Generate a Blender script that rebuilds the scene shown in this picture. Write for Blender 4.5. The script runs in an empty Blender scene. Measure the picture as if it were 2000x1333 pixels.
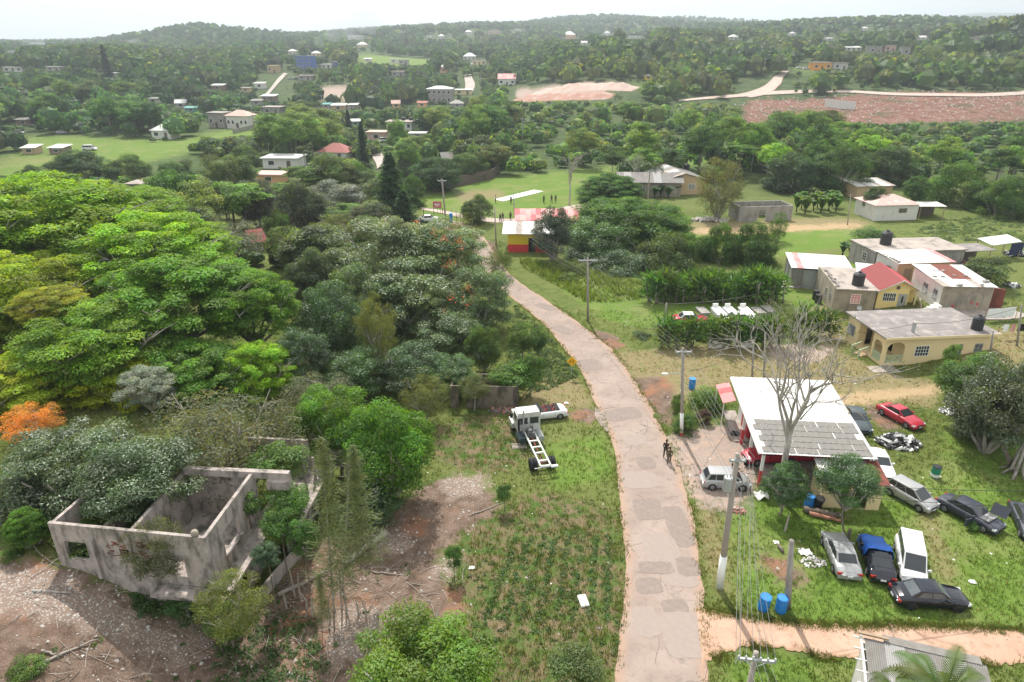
import bpy, bmesh, math, random
import numpy as np
from mathutils import Vector, Matrix
R = math.radians
SC = bpy.context.scene
COL = SC.collection
random.seed(7)
rng = np.random.default_rng(7)

# ---------------------------------------------------------------- camera, sky, sun, exposure
PITCH, CAM_H, FPX = R(23.6), 30.0, 1333.3
cam_d = bpy.data.cameras.new('camera'); cam = bpy.data.objects.new('camera', cam_d); COL.objects.link(cam)
cam.location = (0, 0, CAM_H); cam.rotation_euler = (R(90) - PITCH, 0, 0)
cam_d.sensor_width = 36; cam_d.lens = 24.0; cam_d.clip_start = 0.5; cam_d.clip_end = 20000
SC.camera = cam

SUN_EL, SUN_AZ = R(54), R(-10)          # azimuth measured from +Y (ahead), negative = to the left
world = bpy.data.worlds.new('World'); SC.world = world; world.use_nodes = True
nt = world.node_tree; nt.nodes.clear()
wo = nt.nodes.new('ShaderNodeOutputWorld'); bg = nt.nodes.new('ShaderNodeBackground'); bg.inputs['Strength'].default_value = 0.1
sky = nt.nodes.new('ShaderNodeTexSky'); sky.sky_type = 'NISHITA'; sky.sun_disc = False
sky.sun_elevation = SUN_EL; sky.sun_rotation = SUN_AZ; sky.air_density = 1.0; sky.dust_density = 1.5
tc = nt.nodes.new('ShaderNodeTexCoord'); mp = nt.nodes.new('ShaderNodeMapping'); mp.inputs['Scale'].default_value = (1.0, 1.0, 3.2)
mp.inputs['Location'].default_value = (0.35, 0.0, 0.1)
ns = nt.nodes.new('ShaderNodeTexNoise'); ns.inputs['Scale'].default_value = 1.7; ns.inputs['Detail'].default_value = 7; ns.inputs['Roughness'].default_value = .55
cr = nt.nodes.new('ShaderNodeValToRGB'); cr.color_ramp.elements[0].position = .30; cr.color_ramp.elements[0].color = (.35, .35, .35, 1)
cr.color_ramp.elements[1].position = .50; cr.color_ramp.elements[1].color = (1, 1, 1, 1)
mx = nt.nodes.new('ShaderNodeMix'); mx.data_type = 'RGBA'
mx.inputs['B'].default_value = (10.4, 10.7, 10.8, 1)     # bright cloud deck
for a, b in ((tc.outputs['Generated'], mp.inputs['Vector']), (mp.outputs[0], ns.inputs['Vector']), (ns.outputs['Fac'], cr.inputs[0]),
             (cr.outputs[0], mx.inputs['Factor']), (sky.outputs[0], mx.inputs['A']), (mx.outputs['Result'], bg.inputs[0]), (bg.outputs[0], wo.inputs[0])):
    nt.links.new(a, b)
sun_d = bpy.data.lights.new('sun', 'SUN'); sun_d.energy = 5.0; sun_d.angle = R(.6); sun_d.color = (1, .955, .88)
sun = bpy.data.objects.new('sun', sun_d); COL.objects.link(sun); sun.location = (-200, 600, 900)
_sv = Vector((math.sin(SUN_AZ) * math.cos(SUN_EL), math.cos(SUN_AZ) * math.cos(SUN_EL), math.sin(SUN_EL)))
sun.rotation_euler = (-_sv).to_track_quat('-Z', 'Y').to_euler()
SC.view_settings.view_transform = 'Standard'; SC.view_settings.look = 'None'
SC.view_settings.exposure = 0.3; SC.view_settings.gamma = 1; SC.view_settings.use_curve_mapping = False
SC.render.engine = 'CYCLES'
SC.cycles.max_bounces = 8; SC.cycles.diffuse_bounces = 4; SC.cycles.glossy_bounces = 2; SC.cycles.transmission_bounces = 3
SC.cycles.transparent_max_bounces = 6; SC.cycles.volume_bounces = 0; SC.cycles.use_denoising = True

# ---------------------------------------------------------------- terrain height function
_PX = [-600, 0, 200, 400, 600, 800, 1000, 1200, 1400, 1600, 1800, 2000, 2600]
_D = [0, 130, 200, 280, 330, 400, 470, 560, 700, 900, 1100, 1400, 2000, 3000, 5200]
_Z = [[0, 0, 0, 1, 5, 12, 19, 20, 18, 20, 30, 20, 25, 30, 40],
      [0, 0, 0, 1, 5, 12, 19, 20, 18, 20, 30, 20, 25, 30, 40],
      [0, 0, 0, 1, 4, 11, 18, 20, 18, 22, 28, 26, 26, 32, 42],
      [0, 0, 0, 0, 1, 5, 11, 17, 18, 32, 60, 46, 34, 35, 45],
      [0, 0, 0, 0, 1, 4, 11, 17, 20, 25, 36, 42, 50, 46, 50],
      [0, 0, 0, 0, 1, 4, 9, 13, 17, 24, 34, 46, 62, 58, 60],
      [0, 0, 0, 1, 3, 6, 9, 14, 20, 26, 38, 54, 74, 72, 75],
      [0, 0, 0, 2, 7, 15, 26, 34, 30, 28, 38, 56, 84, 84, 85],
      [0, 0, 0, 1, 5, 11, 18, 25, 32, 38, 46, 58, 78, 90, 95],
      [0, 0, 0, 0, 5, 15, 22, 26, 32, 50, 60, 60, 72, 90, 110],
      [0, 0, 0, 0, 8, 17, 26, 30, 32, 54, 62, 55, 65, 100, 190],
      [0, 0, 0, 0, 8, 20, 36, 41, 36, 46, 52, 50, 68, 110, 225],
      [0, 0, 0, 0, 8, 19, 29, 33, 30, 36, 45, 45, 65, 110, 200]]
_U = np.array([(p - 1000) / FPX * math.cos(PITCH) for p in _PX])
_NU, _ND = 160, 420
_ug = np.linspace(_U[0], _U[-1], _NU); _dg = np.expm1(np.linspace(0, math.log1p(5200 / 60.), _ND)) * 60.
_t = np.array([np.interp(_dg, _D, z) for z in _Z])
HM = np.array([np.interp(_ug, _U, _t[:, j]) for j in range(_ND)]).T
for _ in range(6):
    HM[1:-1] = (HM[:-2] + 2 * HM[1:-1] + HM[2:]) / 4
    HM[:, 1:-1] = (HM[:, :-2] + 2 * HM[:, 1:-1] + HM[:, 2:]) / 4
def sstep(a, b, x):
    t = np.clip((x - a) / (b - a), 0, 1); return t * t * (3 - 2 * t)
def height(x, y):
    x = np.asarray(x, float); y = np.asarray(y, float)
    yy = np.maximum(y, 1.0)
    u = np.clip(x / np.maximum(yy, 30), _U[0] + 1e-6, _U[-1] - 1e-6)
    fi = (u - _ug[0]) / (_ug[1] - _ug[0]); i = np.clip(fi.astype(int), 0, _NU - 2); fu = fi - i
    fj = np.log1p(np.minimum(yy, 5190) / 60.) / math.log1p(5200 / 60.) * (_ND - 1); j = np.clip(fj.astype(int), 0, _ND - 2); fv = fj - j
    z = (HM[i, j] * (1 - fu) + HM[i + 1, j] * fu) * (1 - fv) + (HM[i, j + 1] * (1 - fu) + HM[i + 1, j + 1] * fu) * fv
    z = z + sstep(150, 500, y) * (1.6 * np.sin(x * .021 + 1.3 * np.sin(y * .013)) * np.sin(y * .017 + .8) + .8 * np.sin(x * .055 + y * .031))
    z = z + sstep(700, 1200, y) * (7 * np.sin(x * .0061 + 2.0 * np.sin(y * .0017)) + 4 * np.sin(x * .0137 + y * .003))
    z = z + 3.3 * sstep(-16.2, -25.5, x) * sstep(70, 50, y) * sstep(10, 24, y)            # bank beside the ruin
    z = z + 1.4 * sstep(39, 50, x) * sstep(52, 60, y) * sstep(125, 100, y)              # yard behind the cream bungalow
    z = z - .9 * sstep(2.5, -2.5, x - (4.4 - .62 * np.maximum(y - 55, 0) * .12)) * sstep(52, 60, y) * sstep(84, 74, y) * 0
    return z
def H(x, y): return float(height(x, y))
def ray(px, py):
    dx = (px - 1000) / FPX; dy = -(py - 666.5) / FPX
    return Vector((dx, math.cos(PITCH) + dy * math.sin(PITCH), -math.sin(PITCH) + dy * math.cos(PITCH)))
def atz(px, py, z):
    d = ray(px, py); t = (z - CAM_H) / d.z; return Vector((d.x * t, d.y * t, z))
def aty(px, py, Y):
    d = ray(px, py); t = Y / d.y; return Vector((d.x * t, Y, CAM_H + d.z * t))
def G(px, py, dz=0.0):
    """ground point seen at a photo pixel"""
    d = ray(px, py); t0, t = 5.0, 5.0
    while t < 6000:
        z = CAM_H + d.z * t
        if z <= H(d.x * t, d.y * t):
            a, b = t0, t
            for _ in range(22):
                m = (a + b) / 2
                if CAM_H + d.z * m <= H(d.x * m, d.y * m): b = m
                else: a = m
            t = b; break
        t0 = t; t *= 1.012
    x, y = d.x * t, d.y * t
    return Vector((x, y, H(x, y) + dz))
def zcam(p): return p.y * math.cos(PITCH) - (p.z - CAM_H) * math.sin(PITCH)
def proj(p):
    f = zcam(p); u = p.y * math.sin(PITCH) + (p.z - CAM_H) * math.cos(PITCH)
    return 1000 + FPX * p.x / f, 666.5 - FPX * u / f
def mpp(p): return zcam(p) / FPX          # metres per photo pixel there

# ---------------------------------------------------------------- mesh + object helpers
class MB:
    def __init__(s): s.v = []; s.f = []
    def add(s, vs, fs):
        n = len(s.v); s.v += [tuple(p) for p in vs]; s.f += [tuple(i + n for i in f) for f in fs]; return s
    def bx(s, x0, y0, z0, x1, y1, z1):
        return s.add([(x0, y0, z0), (x1, y0, z0), (x1, y1, z0), (x0, y1, z0), (x0, y0, z1), (x1, y0, z1), (x1, y1, z1), (x0, y1, z1)],
                     [(3, 2, 1, 0), (4, 5, 6, 7), (0, 1, 5, 4), (1, 2, 6, 5), (2, 3, 7, 6), (3, 0, 4, 7)])
    def box(s, cx, cy, cz, sx, sy, sz, rz=0., ry=0., rx=0.):
        m = Matrix.Rotation(rz, 3, 'Z') @ Matrix.Rotation(ry, 3, 'Y') @ Matrix.Rotation(rx, 3, 'X'); c = Vector((cx, cy, cz))
        vs = [c + m @ Vector((a * sx / 2, b * sy / 2, d * sz / 2)) for d in (-1, 1) for a, b in ((-1, -1), (1, -1), (1, 1), (-1, 1))]
        return s.add(vs, [(3, 2, 1, 0), (4, 5, 6, 7), (0, 1, 5, 4), (1, 2, 6, 5), (2, 3, 7, 6), (3, 0, 4, 7)])
    def prism(s, poly, z0, z1):
        n = len(poly); z0 = z0 if hasattr(z0, '__len__') else [z0] * n; z1 = z1 if hasattr(z1, '__len__') else [z1] * n
        return s.add([(p[0], p[1], z0[i]) for i, p in enumerate(poly)] + [(p[0], p[1], z1[i]) for i, p in enumerate(poly)],
                     [tuple(range(n - 1, -1, -1)), tuple(range(n, 2 * n))] + [(i, (i + 1) % n, (i + 1) % n + n, i + n) for i in range(n)])
    def quad(s, *p): return s.add(p, [tuple(range(len(p)))])
    def slab(s, p, t):
        """thick panel: 4 corners of the top, thickness t downwards along its normal"""
        p = [Vector(q) for q in p]; n = (p[1] - p[0]).cross(p[3] - p[0]).normalized()
        b = [q - n * t for q in p]
        return s.add(p + b, [(0, 1, 2, 3), (7, 6, 5, 4), (0, 4, 5, 1), (1, 5, 6, 2), (2, 6, 7, 3), (3, 7, 4, 0)])
    def tube(s, pts, r0, r1=None, n=6, cap=True):
        pts = [Vector(p) for p in pts]; r1 = r0 if r1 is None else r1; k = len(pts); rings = []
        base = len(s.v)
        for i, p in enumerate(pts):
            d = (pts[min(i + 1, k - 1)] - pts[max(i - 1, 0)]).normalized()
            a = d.orthogonal().normalized() if abs(d.z) > .9 else d.cross(Vector((0, 0, 1))).normalized()
            b = d.cross(a); r = r0 + (r1 - r0) * i / max(k - 1, 1)
            for j in range(n):
                t = 2 * math.pi * j / n; s.v.append(tuple(p + (a * math.cos(t) + b * math.sin(t)) * r))
        for i in range(k - 1):
            for j in range(n):
                q = base + i * n
                s.f.append((q + j, q + (j + 1) % n, q + n + (j + 1) % n, q + n + j))
        if cap:
            s.f.append(tuple(base + j for j in range(n - 1, -1, -1))); s.f.append(tuple(base + (k - 1) * n + j for j in range(n)))
        return s
    def cyl(s, x, y, z0, z1, r0, r1=None, n=12): return s.tube([(x, y, z0), (x, y, z1)], r0, r1, n)
    def lathe(s, prof, n=14, x=0., y=0.):
        base = len(s.v); k = len(prof)
        for r, z in prof:
            for j in range(n):
                t = 2 * math.pi * j / n; s.v.append((x + r * math.cos(t), y + r * math.sin(t), z))
        for i in range(k - 1):
            for j in range(n):
                q = base + i * n; s.f.append((q + j, q + (j + 1) % n, q + n + (j + 1) % n, q + n + j))
        s.f.append(tuple(base + j for j in range(n - 1, -1, -1))); s.f.append(tuple(base + (k - 1) * n + j for j in range(n)))
        return s
    def mesh(s, name, smooth=False):
        m = bpy.data.meshes.new(name); m.from_pydata(s.v, [], s.f)
        if smooth: m.polygons.foreach_set('use_smooth', [True] * len(m.polygons))
        m.update(); return m
    def build(s, name, mat, parent=None, loc=None, rz=0., smooth=False):
        return part(name, s.mesh(name, smooth), mat, parent, loc, rz)
def part(name, me, mat=None, parent=None, loc=None, rz=0., scale=None):
    o = bpy.data.objects.new(name, me); COL.objects.link(o)
    if mat is not None and not me.materials: me.materials.append(mat)
    if parent is not None: o.parent = parent
    if loc is not None: o.location = loc
    if rz: o.rotation_euler = (0, 0, rz)
    if scale is not None: o.scale = scale
    return o
def tag(o, label=None, cat=None, group=None, kind=None):
    if label: o['label'] = label
    if cat: o['category'] = cat
    if group: o['group'] = group
    if kind: o['kind'] = kind
    return o
def thing(name, label, cat, loc=(0, 0, 0), rz=0., group=None):
    o = bpy.data.objects.new(name, None); COL.objects.link(o); o.location = loc; o.rotation_euler = (0, 0, rz)
    o.empty_display_size = .3
    return tag(o, label, cat, group)
def copy_tree(o, parent=None, ch=None):
    c = o.copy(); COL.objects.link(c)
    if parent is not None: c.parent = parent
    for k in list(o.children): copy_tree(k, c)
    return c

# ---------------------------------------------------------------- materials
def N(nt, t, **kw):
    n = nt.nodes.new(t)
    for k, v in kw.items():
        if k in n.inputs: n.inputs[k].default_value = v
        else: setattr(n, k, v)
    return n
def mat(name, c, rough=.85, var=.18, sc=2.5, metal=0., c2=None, c2f=.5, c2s=.8, bump=0., bsc=30., spec=.3, coat=0., obj=True):
    m = bpy.data.materials.new(name); m.use_nodes = True; t = m.node_tree; b = t.nodes['Principled BSDF']
    b.inputs['Roughness'].default_value = rough; b.inputs['Metallic'].default_value = metal
    b.inputs['Specular IOR Level'].default_value = spec; b.inputs['Coat Weight'].default_value = coat
    tc = N(t, 'ShaderNodeTexCoord'); co = tc.outputs['Object']
    n1 = N(t, 'ShaderNodeTexNoise', Scale=sc, Detail=6., Roughness=.6); t.links.new(co, n1.inputs['Vector'])
    mx = N(t, 'ShaderNodeMix', data_type='RGBA')
    mx.inputs['A'].default_value = (*[x * (1 - var) for x in c], 1); mx.inputs['B'].default_value = (*[min(1, x * (1 + var)) for x in c], 1)
    t.links.new(n1.outputs['Fac'], mx.inputs['Factor']); out = mx.outputs['Result']
    if c2 is not None:
        n2 = N(t, 'ShaderNodeTexNoise', Scale=c2s, Detail=8., Roughness=.65); mp = N(t, 'ShaderNodeMapping'); mp.inputs['Scale'].default_value = (1.3, 1.3, .55); t.links.new(co, mp.inputs['Vector']); t.links.new(mp.outputs[0], n2.inputs['Vector'])
        r = N(t, 'ShaderNodeValToRGB'); e = r.color_ramp.elements; e[0].position = 1 - c2f - .08; e[1].position = 1 - c2f + .1
        t.links.new(n2.outputs['Fac'], r.inputs[0])
        m2 = N(t, 'ShaderNodeMix', data_type='RGBA'); m2.inputs['B'].default_value = (*c2, 1)
        t.links.new(r.outputs[0], m2.inputs['Factor']); t.links.new(out, m2.inputs['A']); out = m2.outputs['Result']
    t.links.new(out, b.inputs['Base Color'])
    if bump:
        n3 = N(t, 'ShaderNodeTexNoise', Scale=bsc, Detail=4.); t.links.new(co, n3.inputs['Vector'])
        bp = N(t, 'ShaderNodeBump', Strength=bump, Distance=.03); t.links.new(n3.outputs['Fac'], bp.inputs['Height']); t.links.new(bp.outputs[0], b.inputs['Normal'])
    return m
def foliage_mat(name, trans=.45, gloss=.12, rough=.45):
    """leaf: diffuse + light coming through + a waxy sheen; colour = object colour x per-leaf tint"""
    m = bpy.data.materials.new(name); m.use_nodes = True; t = m.node_tree; t.nodes.clear()
    o = N(t, 'ShaderNodeOutputMaterial'); oi = N(t, 'ShaderNodeObjectInfo'); at = N(t, 'ShaderNodeAttribute', attribute_name='tint')
    mul = N(t, 'ShaderNodeMix', data_type='RGBA', blend_type='MULTIPLY'); mul.inputs['Factor'].default_value = 1
    t.links.new(oi.outputs['Color'], mul.inputs['A']); t.links.new(at.outputs['Color'], mul.inputs['B'])
    d = N(t, 'ShaderNodeBsdfDiffuse'); tr = N(t, 'ShaderNodeBsdfTranslucent'); g = N(t, 'ShaderNodeBsdfGlossy'); g.inputs['Roughness'].default_value = rough
    g.inputs['Color'].default_value = (.75, .8, .75, 1)
    yl = N(t, 'ShaderNodeMix', data_type='RGBA', blend_type='MULTIPLY'); yl.inputs['Factor'].default_value = 1; yl.inputs['B'].default_value = (1.65, 1.5, .55, 1)
    t.links.new(mul.outputs['Result'], yl.inputs['A']); t.links.new(yl.outputs['Result'], tr.inputs['Color']); t.links.new(mul.outputs['Result'], d.inputs['Color'])
    m1 = N(t, 'ShaderNodeMixShader'); m1.inputs[0].default_value = trans; t.links.new(d.outputs[0], m1.inputs[1]); t.links.new(tr.outputs[0], m1.inputs[2])
    m2 = N(t, 'ShaderNodeMixShader'); m2.inputs[0].default_value = gloss; t.links.new(m1.outputs[0], m2.inputs[1]); t.links.new(g.outputs[0], m2.inputs[2])
    t.links.new(m2.outputs[0], o.inputs['Surface']); return m
M = {}
M['leaf'] = foliage_mat('leaf', .52, .03, .55)
M['leaf_waxy'] = foliage_mat('leaf_waxy', .45, .07, .5)
M['blade'] = foliage_mat('blade', .45, .03, .6)
M['bark'] = mat('bark', (.17, .14, .11), .95, .3, 6, bump=.6, bsc=14)
M['pale_bark'] = mat('pale_bark', (.36, .33, .29), .95, .25, 5, c2=(.16, .14, .12), c2f=.42, c2s=3, bump=.5, bsc=12)
M['dead_wood'] = mat('dead_wood', (.33, .29, .25), .95, .3, 6, bump=.4)
M['asphalt'] = None
M['white_paint'] = mat('white_paint', (.76, .76, .73), .6, .06, 3)
M['concrete'] = mat('concrete', (.39, .335, .305), .92, .3, 1.6, c2=(.115, .105, .09), c2f=.46, c2s=1.1, bump=.5)
M['concrete_grey'] = mat('concrete_grey', (.33, .31, .285), .92, .15, 2, c2=(.22, .20, .18), c2f=.45, c2s=.8, bump=.3)
M['render_tan'] = mat('render_tan', (.33, .285, .22), .92, .18, 1.2, c2=(.20, .18, .155), c2f=.45, c2s=.7, bump=.2)
M['cream'] = mat('cream', (.72, .58, .33), .8, .07, 1.5, c2=(.58, .47, .29), c2f=.33, c2s=.7)
M['yellow_wall'] = mat('yellow_wall', (.76, .60, .26), .8, .06, 1.5, c2=(.6, .47, .22), c2f=.3, c2s=.9)
M['slab_roof'] = mat('slab_roof', (.21, .19, .18), .95, .35, 1., c2=(.35, .31, .29), c2f=.43, c2s=.55, bump=.25, bsc=10)
M['slab_roof_pale'] = mat('slab_roof_pale', (.37, .32, .28), .95, .3, 1.2, c2=(.19, .17, .155), c2f=.43, c2s=.5, bump=.2, bsc=10)
M['zinc_white'] = mat('zinc_white', (.58, .575, .555), .6, .12, 3, c2=(.42, .395, .35), c2f=.47, c2s=1.1)
M['zinc_old'] = mat('zinc_old', (.20, .19, .175), .75, .2, 2.5, c2=(.17, .15, .13), c2f=.45, c2s=1.6)
M['zinc_red'] = mat('zinc_red', (.46, .085, .09), .6, .15, 2, c2=(.36, .14, .12), c2f=.4, c2s=1.2)
M['zinc_pink'] = mat('zinc_pink', (.58, .2, .2), .6, .15, 2, c2=(.62, .4, .37), c2f=.45, c2s=.5)
M['zinc_rust'] = mat('zinc_rust', (.21, .065, .045), .85, .35, 3, c2=(.13, .05, .04), c2f=.5, c2s=1.4)
M['maroon'] = mat('maroon', (.24, .045, .045), .75, .2, 3, c2=(.16, .06, .055), c2f=.42, c2s=1.5)
M['timber'] = mat('timber', (.33, .24, .16), .9, .25, 4)
M['dark_wood'] = mat('dark_wood', (.13, .10, .08), .9, .25, 4)
M['glass'] = mat('glass', (.035, .04, .045), .12, .2, 1, spec=.6)
M['glass_sky_tint'] = mat('glass_sky_tint', (.10, .115, .125), .15, .2, 1, spec=.6)  # paler copy of the glass: reflected sky put into the base colour
M['dark'] = mat('dark', (.02, .02, .02), .8, .3, 3)
M['tank'] = mat('tank', (.022, .022, .025), .5, .2, 3, spec=.5)
M['rubber'] = mat('rubber', (.025, .025, .026), .85, .2, 5)
M['alloy'] = mat('alloy', (.5, .5, .52), .35, .1, 5, metal=.7)
M['blue_plastic'] = mat('blue_plastic', (.02, .20, .55), .45, .12, 3, spec=.5)
M['tarp'] = mat('tarp', (.02, .12, .48), .5, .2, 3, bump=.5, bsc=6, spec=.5)
M['red_paint'] = mat('red_paint', (.5, .06, .07), .6, .12, 3)
M['blue_paint'] = mat('blue_paint', (.06, .13, .34), .7, .12, 2)
M['bar_yellow'] = mat('bar_yellow', (.66, .48, .03), .7, .1, 2)
M['bar_red'] = mat('bar_red', (.60, .05, .05), .7, .1, 2)
M['orange_wall'] = mat('orange_wall', (.72, .33, .07), .8, .08, 2)
M['peach'] = mat('peach', (.7, .42, .22), .8, .08, 2)
M['offwhite'] = mat('offwhite', (.62, .6, .56), .85, .1, 2, c2=(.45, .42, .38), c2f=.35, c2s=.7)
M['far_roof_white'] = mat('far_roof_white', (.58, .575, .56), .6, .1, 1, c2=(.4, .38, .35), c2f=.42, c2s=.5)
M['tan_wall'] = mat('tan_wall', (.50, .36, .21), .85, .1, 2, c2=(.4, .32, .22), c2f=.4, c2s=.8)
M['cable'] = mat('cable', (.2, .2, .2), .6, .1, 1)
M['cable_dark'] = mat('cable_dark', (.05, .05, .05), .7, .1, 1)
M['pole'] = mat('pole', (.31, .27, .235), .9, .2, 2.5, bump=.2)
M['pole_red'] = mat('pole_red', (.42, .10, .07), .8, .2, 3)
M['metal_grey'] = mat('metal_grey', (.42, .43, .43), .5, .1, 3, metal=.4)
M['stone'] = mat('stone', (.42, .385, .35), .95, .3, 3)
M['rubble_red'] = mat('rubble_red', (.4, .19, .13), .95, .35, 3)
M['litter'] = mat('litter', (.78, .77, .74), .8, .1, 3)
M['scrap'] = mat('scrap', (.10, .10, .105), .6, .6, 2, c2=(.5, .5, .5), c2f=.4, c2s=2.5)
M['cloth_white'] = mat('cloth_white', (.8, .8, .8), .9, .04, 3)
M['block_white'] = mat('block_white', (.62, .59, .55), .9, .2, 3)
M['skin_brown'] = mat('skin_brown', (.10, .055, .035), .6, .1, 5)
M['cloth_black'] = mat('cloth_black', (.02, .02, .022), .9, .2, 5)
M['cloth_khaki'] = mat('cloth_khaki', (.10, .085, .06), .9, .2, 5)
M['cloth_olive'] = mat('cloth_olive', (.07, .06, .04), .9, .2, 5)
# ---------------------------------------------------------------- ground
def grow(a, step, k, lim):
    out = []; x, s = a, step
    while abs(x) < lim: s *= k; x += s if step > 0 else s; out.append(x)
    return out
xs = np.arange(-42, 56.01, .5); ys = np.arange(12, 96.01, .5)
xs = np.array(sorted(grow(-42, -.5, 1.075, 4200)) + list(xs) + grow(56, .5, 1.075, 4200))
ys = np.array([-260, -120, -60, -30, -10, 0, 6] + list(ys) + grow(96, .5, 1.034, 5600))
GX, GY = np.meshgrid(xs, ys, indexing='ij'); GZ = height(GX, GY)
near = (GY > 5) & (GY < 110)
rough = np.zeros_like(GZ)
_n = rng.normal(size=GZ.shape)
for _ in range(3): _n[1:-1, 1:-1] = (_n[:-2, 1:-1] + _n[2:, 1:-1] + _n[1:-1, :-2] + _n[1:-1, 2:] + _n[1:-1, 1:-1]) / 5
def inpoly(poly, X, Y):
    ins = np.zeros(X.shape, bool); n = len(poly)
    for i in range(n):
        x1, y1 = poly[i]; x2, y2 = poly[(i + 1) % n]
        c = ((y1 > Y) != (y2 > Y)); 
        with np.errstate(divide='ignore', invalid='ignore'): xi = (x2 - x1) * (Y - y1) / (y2 - y1 + 1e-12) + x1
        ins ^= c & (X < xi)
    return ins
def blur(m, k=2):
    for _ in range(k):
        m = m.copy(); m[1:-1] = (m[:-2] + 2 * m[1:-1] + m[2:]) / 4; m[:, 1:-1] = (m[:, :-2] + 2 * m[:, 1:-1] + m[:, 2:]) / 4
    return m
def wpoly(px): return [tuple(G(*p).xy) for p in px]
AREAS = {k: [] for k in ('soil', 'litter', 'dry', 'lush', 'gravel', 'weed', 'track', 'cut')}
def area(kind, *px): AREAS[kind].append(wpoly(px))
area('soil', (-60, 1060), (70, 1098), (300, 1190), (410, 1240), (560, 1120), (640, 1040), (760, 1010), (820, 950), (890, 930), (960, 960), (975, 1000), (900, 1050), (850, 1090), (880, 1150), (930, 1200), (760, 1240), (700, 1345), (-80, 1345))
area('soil', (1160, 640), (1200, 655), (1222, 678), (1200, 690), (1168, 668))
area('soil', (1222, 740), (1300, 735), (1325, 770), (1310, 800), (1262, 790)); area('soil', (1262, 780), (1318, 790), (1316, 832), (1296, 838))
area('soil', (1105, 800), (1165, 797), (1175, 822), (1120, 830)); area('soil', (1482, 1078), (1530, 1082), (1592, 1140), (1545, 1155), (1505, 1120))
area('soil', (1690, 790), (1730, 800), (1765, 835), (1730, 845), (1695, 815)); area('soil', (940, 470), (965, 470), (985, 505), (960, 520))
area('litter', (-40, 1095), (200, 1165), (330, 1240), (180, 1235), (-40, 1190)); area('litter', (640, 1190), (770, 1180), (800, 1230), (720, 1290), (640, 1285))
area('litter', (865, 925), (960, 930), (945, 965), (870, 985)); area('litter', (850, 1085), (898, 1085), (890, 1130), (850, 1130)); area('litter', (250, 1215), (400, 1230), (390, 1290), (250, 1275))
area('litter', (1350, 975), (1465, 980), (1470, 1005), (1380, 1000)); area('litter', (720, 1030), (800, 1040), (790, 1080), (720, 1075))
area('dry', (1185, 690), (1400, 672), (1650, 690), (1720, 725), (1840, 745), (1830, 800), (1640, 765), (1420, 748), (1300, 800), (1250, 760))
area('dry', (1130, 740), (1160, 790), (1150, 800), (1010, 790), (1020, 740)); area('dry', (1340, 432), (1700, 425), (1700, 446), (1350, 460)); area('dry', (1600, 595), (1640, 600), (1660, 680), (1600, 690))
area('dry', (1840, 660), (2000, 640), (2010, 720), (1880, 740)); area('dry', (880, 375), (980, 370), (990, 385), (900, 395)); area('dry', (1360, 990), (1395, 985), (1430, 1150), (1400, 1175), (1375, 1100))
area('dry', (1790, 990), (1830, 1000), (1880, 1160), (1830, 1130)); area('dry', (20, 310), (110, 305), (100, 325), (20, 330))
area('track', (1560, 775), (1700, 765), (1835, 750), (1835, 768), (1690, 790), (1560, 800)); area('track', (1350, 447), (1560, 440), (1690, 436), (1690, 445), (1560, 452), (1352, 458))
area('lush', (1420, 1000), (1480, 965), (1700, 960), (1900, 890), (2010, 930), (2010, 1225), (1600, 1216), (1430, 1180)); area('lush', (1430, 1272), (1620, 1292), (1680, 1300), (2020, 1304), (2020, 1345), (1390, 1345))
area('lush', (1012, 500), (1140, 555), (1290, 560), (1600, 585), (1520, 615), (1250, 640), (1180, 625)); area('lush', (826, 432), (822, 385), (950, 350), (1100, 332), (1250, 322), (1440, 300), (1440, 318), (1200, 335), (1150, 405), (1000, 425))
area('lush', (1345, 455), (1700, 448), (1680, 482), (1500, 505), (1350, 485)); area('lush', (-60, 345), (0, 300), (200, 302), (520, 240), (560, 258), (420, 282), (220, 340), (90, 385))
area('lush', (0, 260), (120, 265), (300, 275), (230, 300), (0, 290)); area('lush', (690, 100), (860, 118), (860, 140), (700, 128)); area('lush', (870, 240), (905, 240), (900, 275), (880, 278)); area('lush', (1240, 165), (1310, 165), (1310, 180), (1240, 182))
area('lush', (1060, 870), (1180, 850), (1200, 930), (1080, 960)); area('lush', (1600, 500), (1700, 500), (1620, 600), (1500, 600)); area('lush', (1560, 125), (1600, 130), (1600, 148), (1540, 150)); area('lush', (1840, 820), (2010, 860), (2010, 930), (1840, 900))
area('gravel', (1300, 852), (1345, 838), (1430, 828), (1480, 880), (1488, 935), (1440, 985), (1370, 985), (1335, 950)); area('gravel', (1000, 192), (1010, 176), (1100, 166), (1240, 165), (1240, 172), (1120, 190)); area('gravel', (1870, 75), (1960, 70), (1960, 92), (1880, 95))
area('gravel', (1500, 670), (1640, 680), (1600, 710), (1500, 700)); area('gravel', (600, 175), (690, 165), (690, 205), (610, 190))
area('weed', (880, 1100), (955, 1000), (1060, 960), (1205, 1000), (1216, 1200), (1205, 1345), (930, 1345), (905, 1200)); area('weed', (850, 830), (1020, 800), (1030, 900), (960, 930), (850, 900))
area('cut', (1445, 248), (1455, 196), (1620, 186), (2030, 178), (2030, 242), (1800, 236), (1680, 248), (1560, 228)); area('cut', (1480, 180), (1535, 140), (1545, 146), (1500, 182))
masks = {}
for k, pl in AREAS.items():
    m = np.zeros(GX.shape)
    for p in pl: m = np.maximum(m, inpoly(p, GX, GY))
    masks[k] = blur(m, 3 if k != 'cut' else 1)
rough = _n * .10 * np.clip(masks['soil'] + masks['weed'] * .6 + .15, 0, 1) * near
ROADFREE = None
NX, NY = len(xs), len(ys)
co = np.stack([GX, GY, GZ + rough], -1).reshape(-1, 3)
idx = np.arange(NX * NY).reshape(NX, NY)
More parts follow.
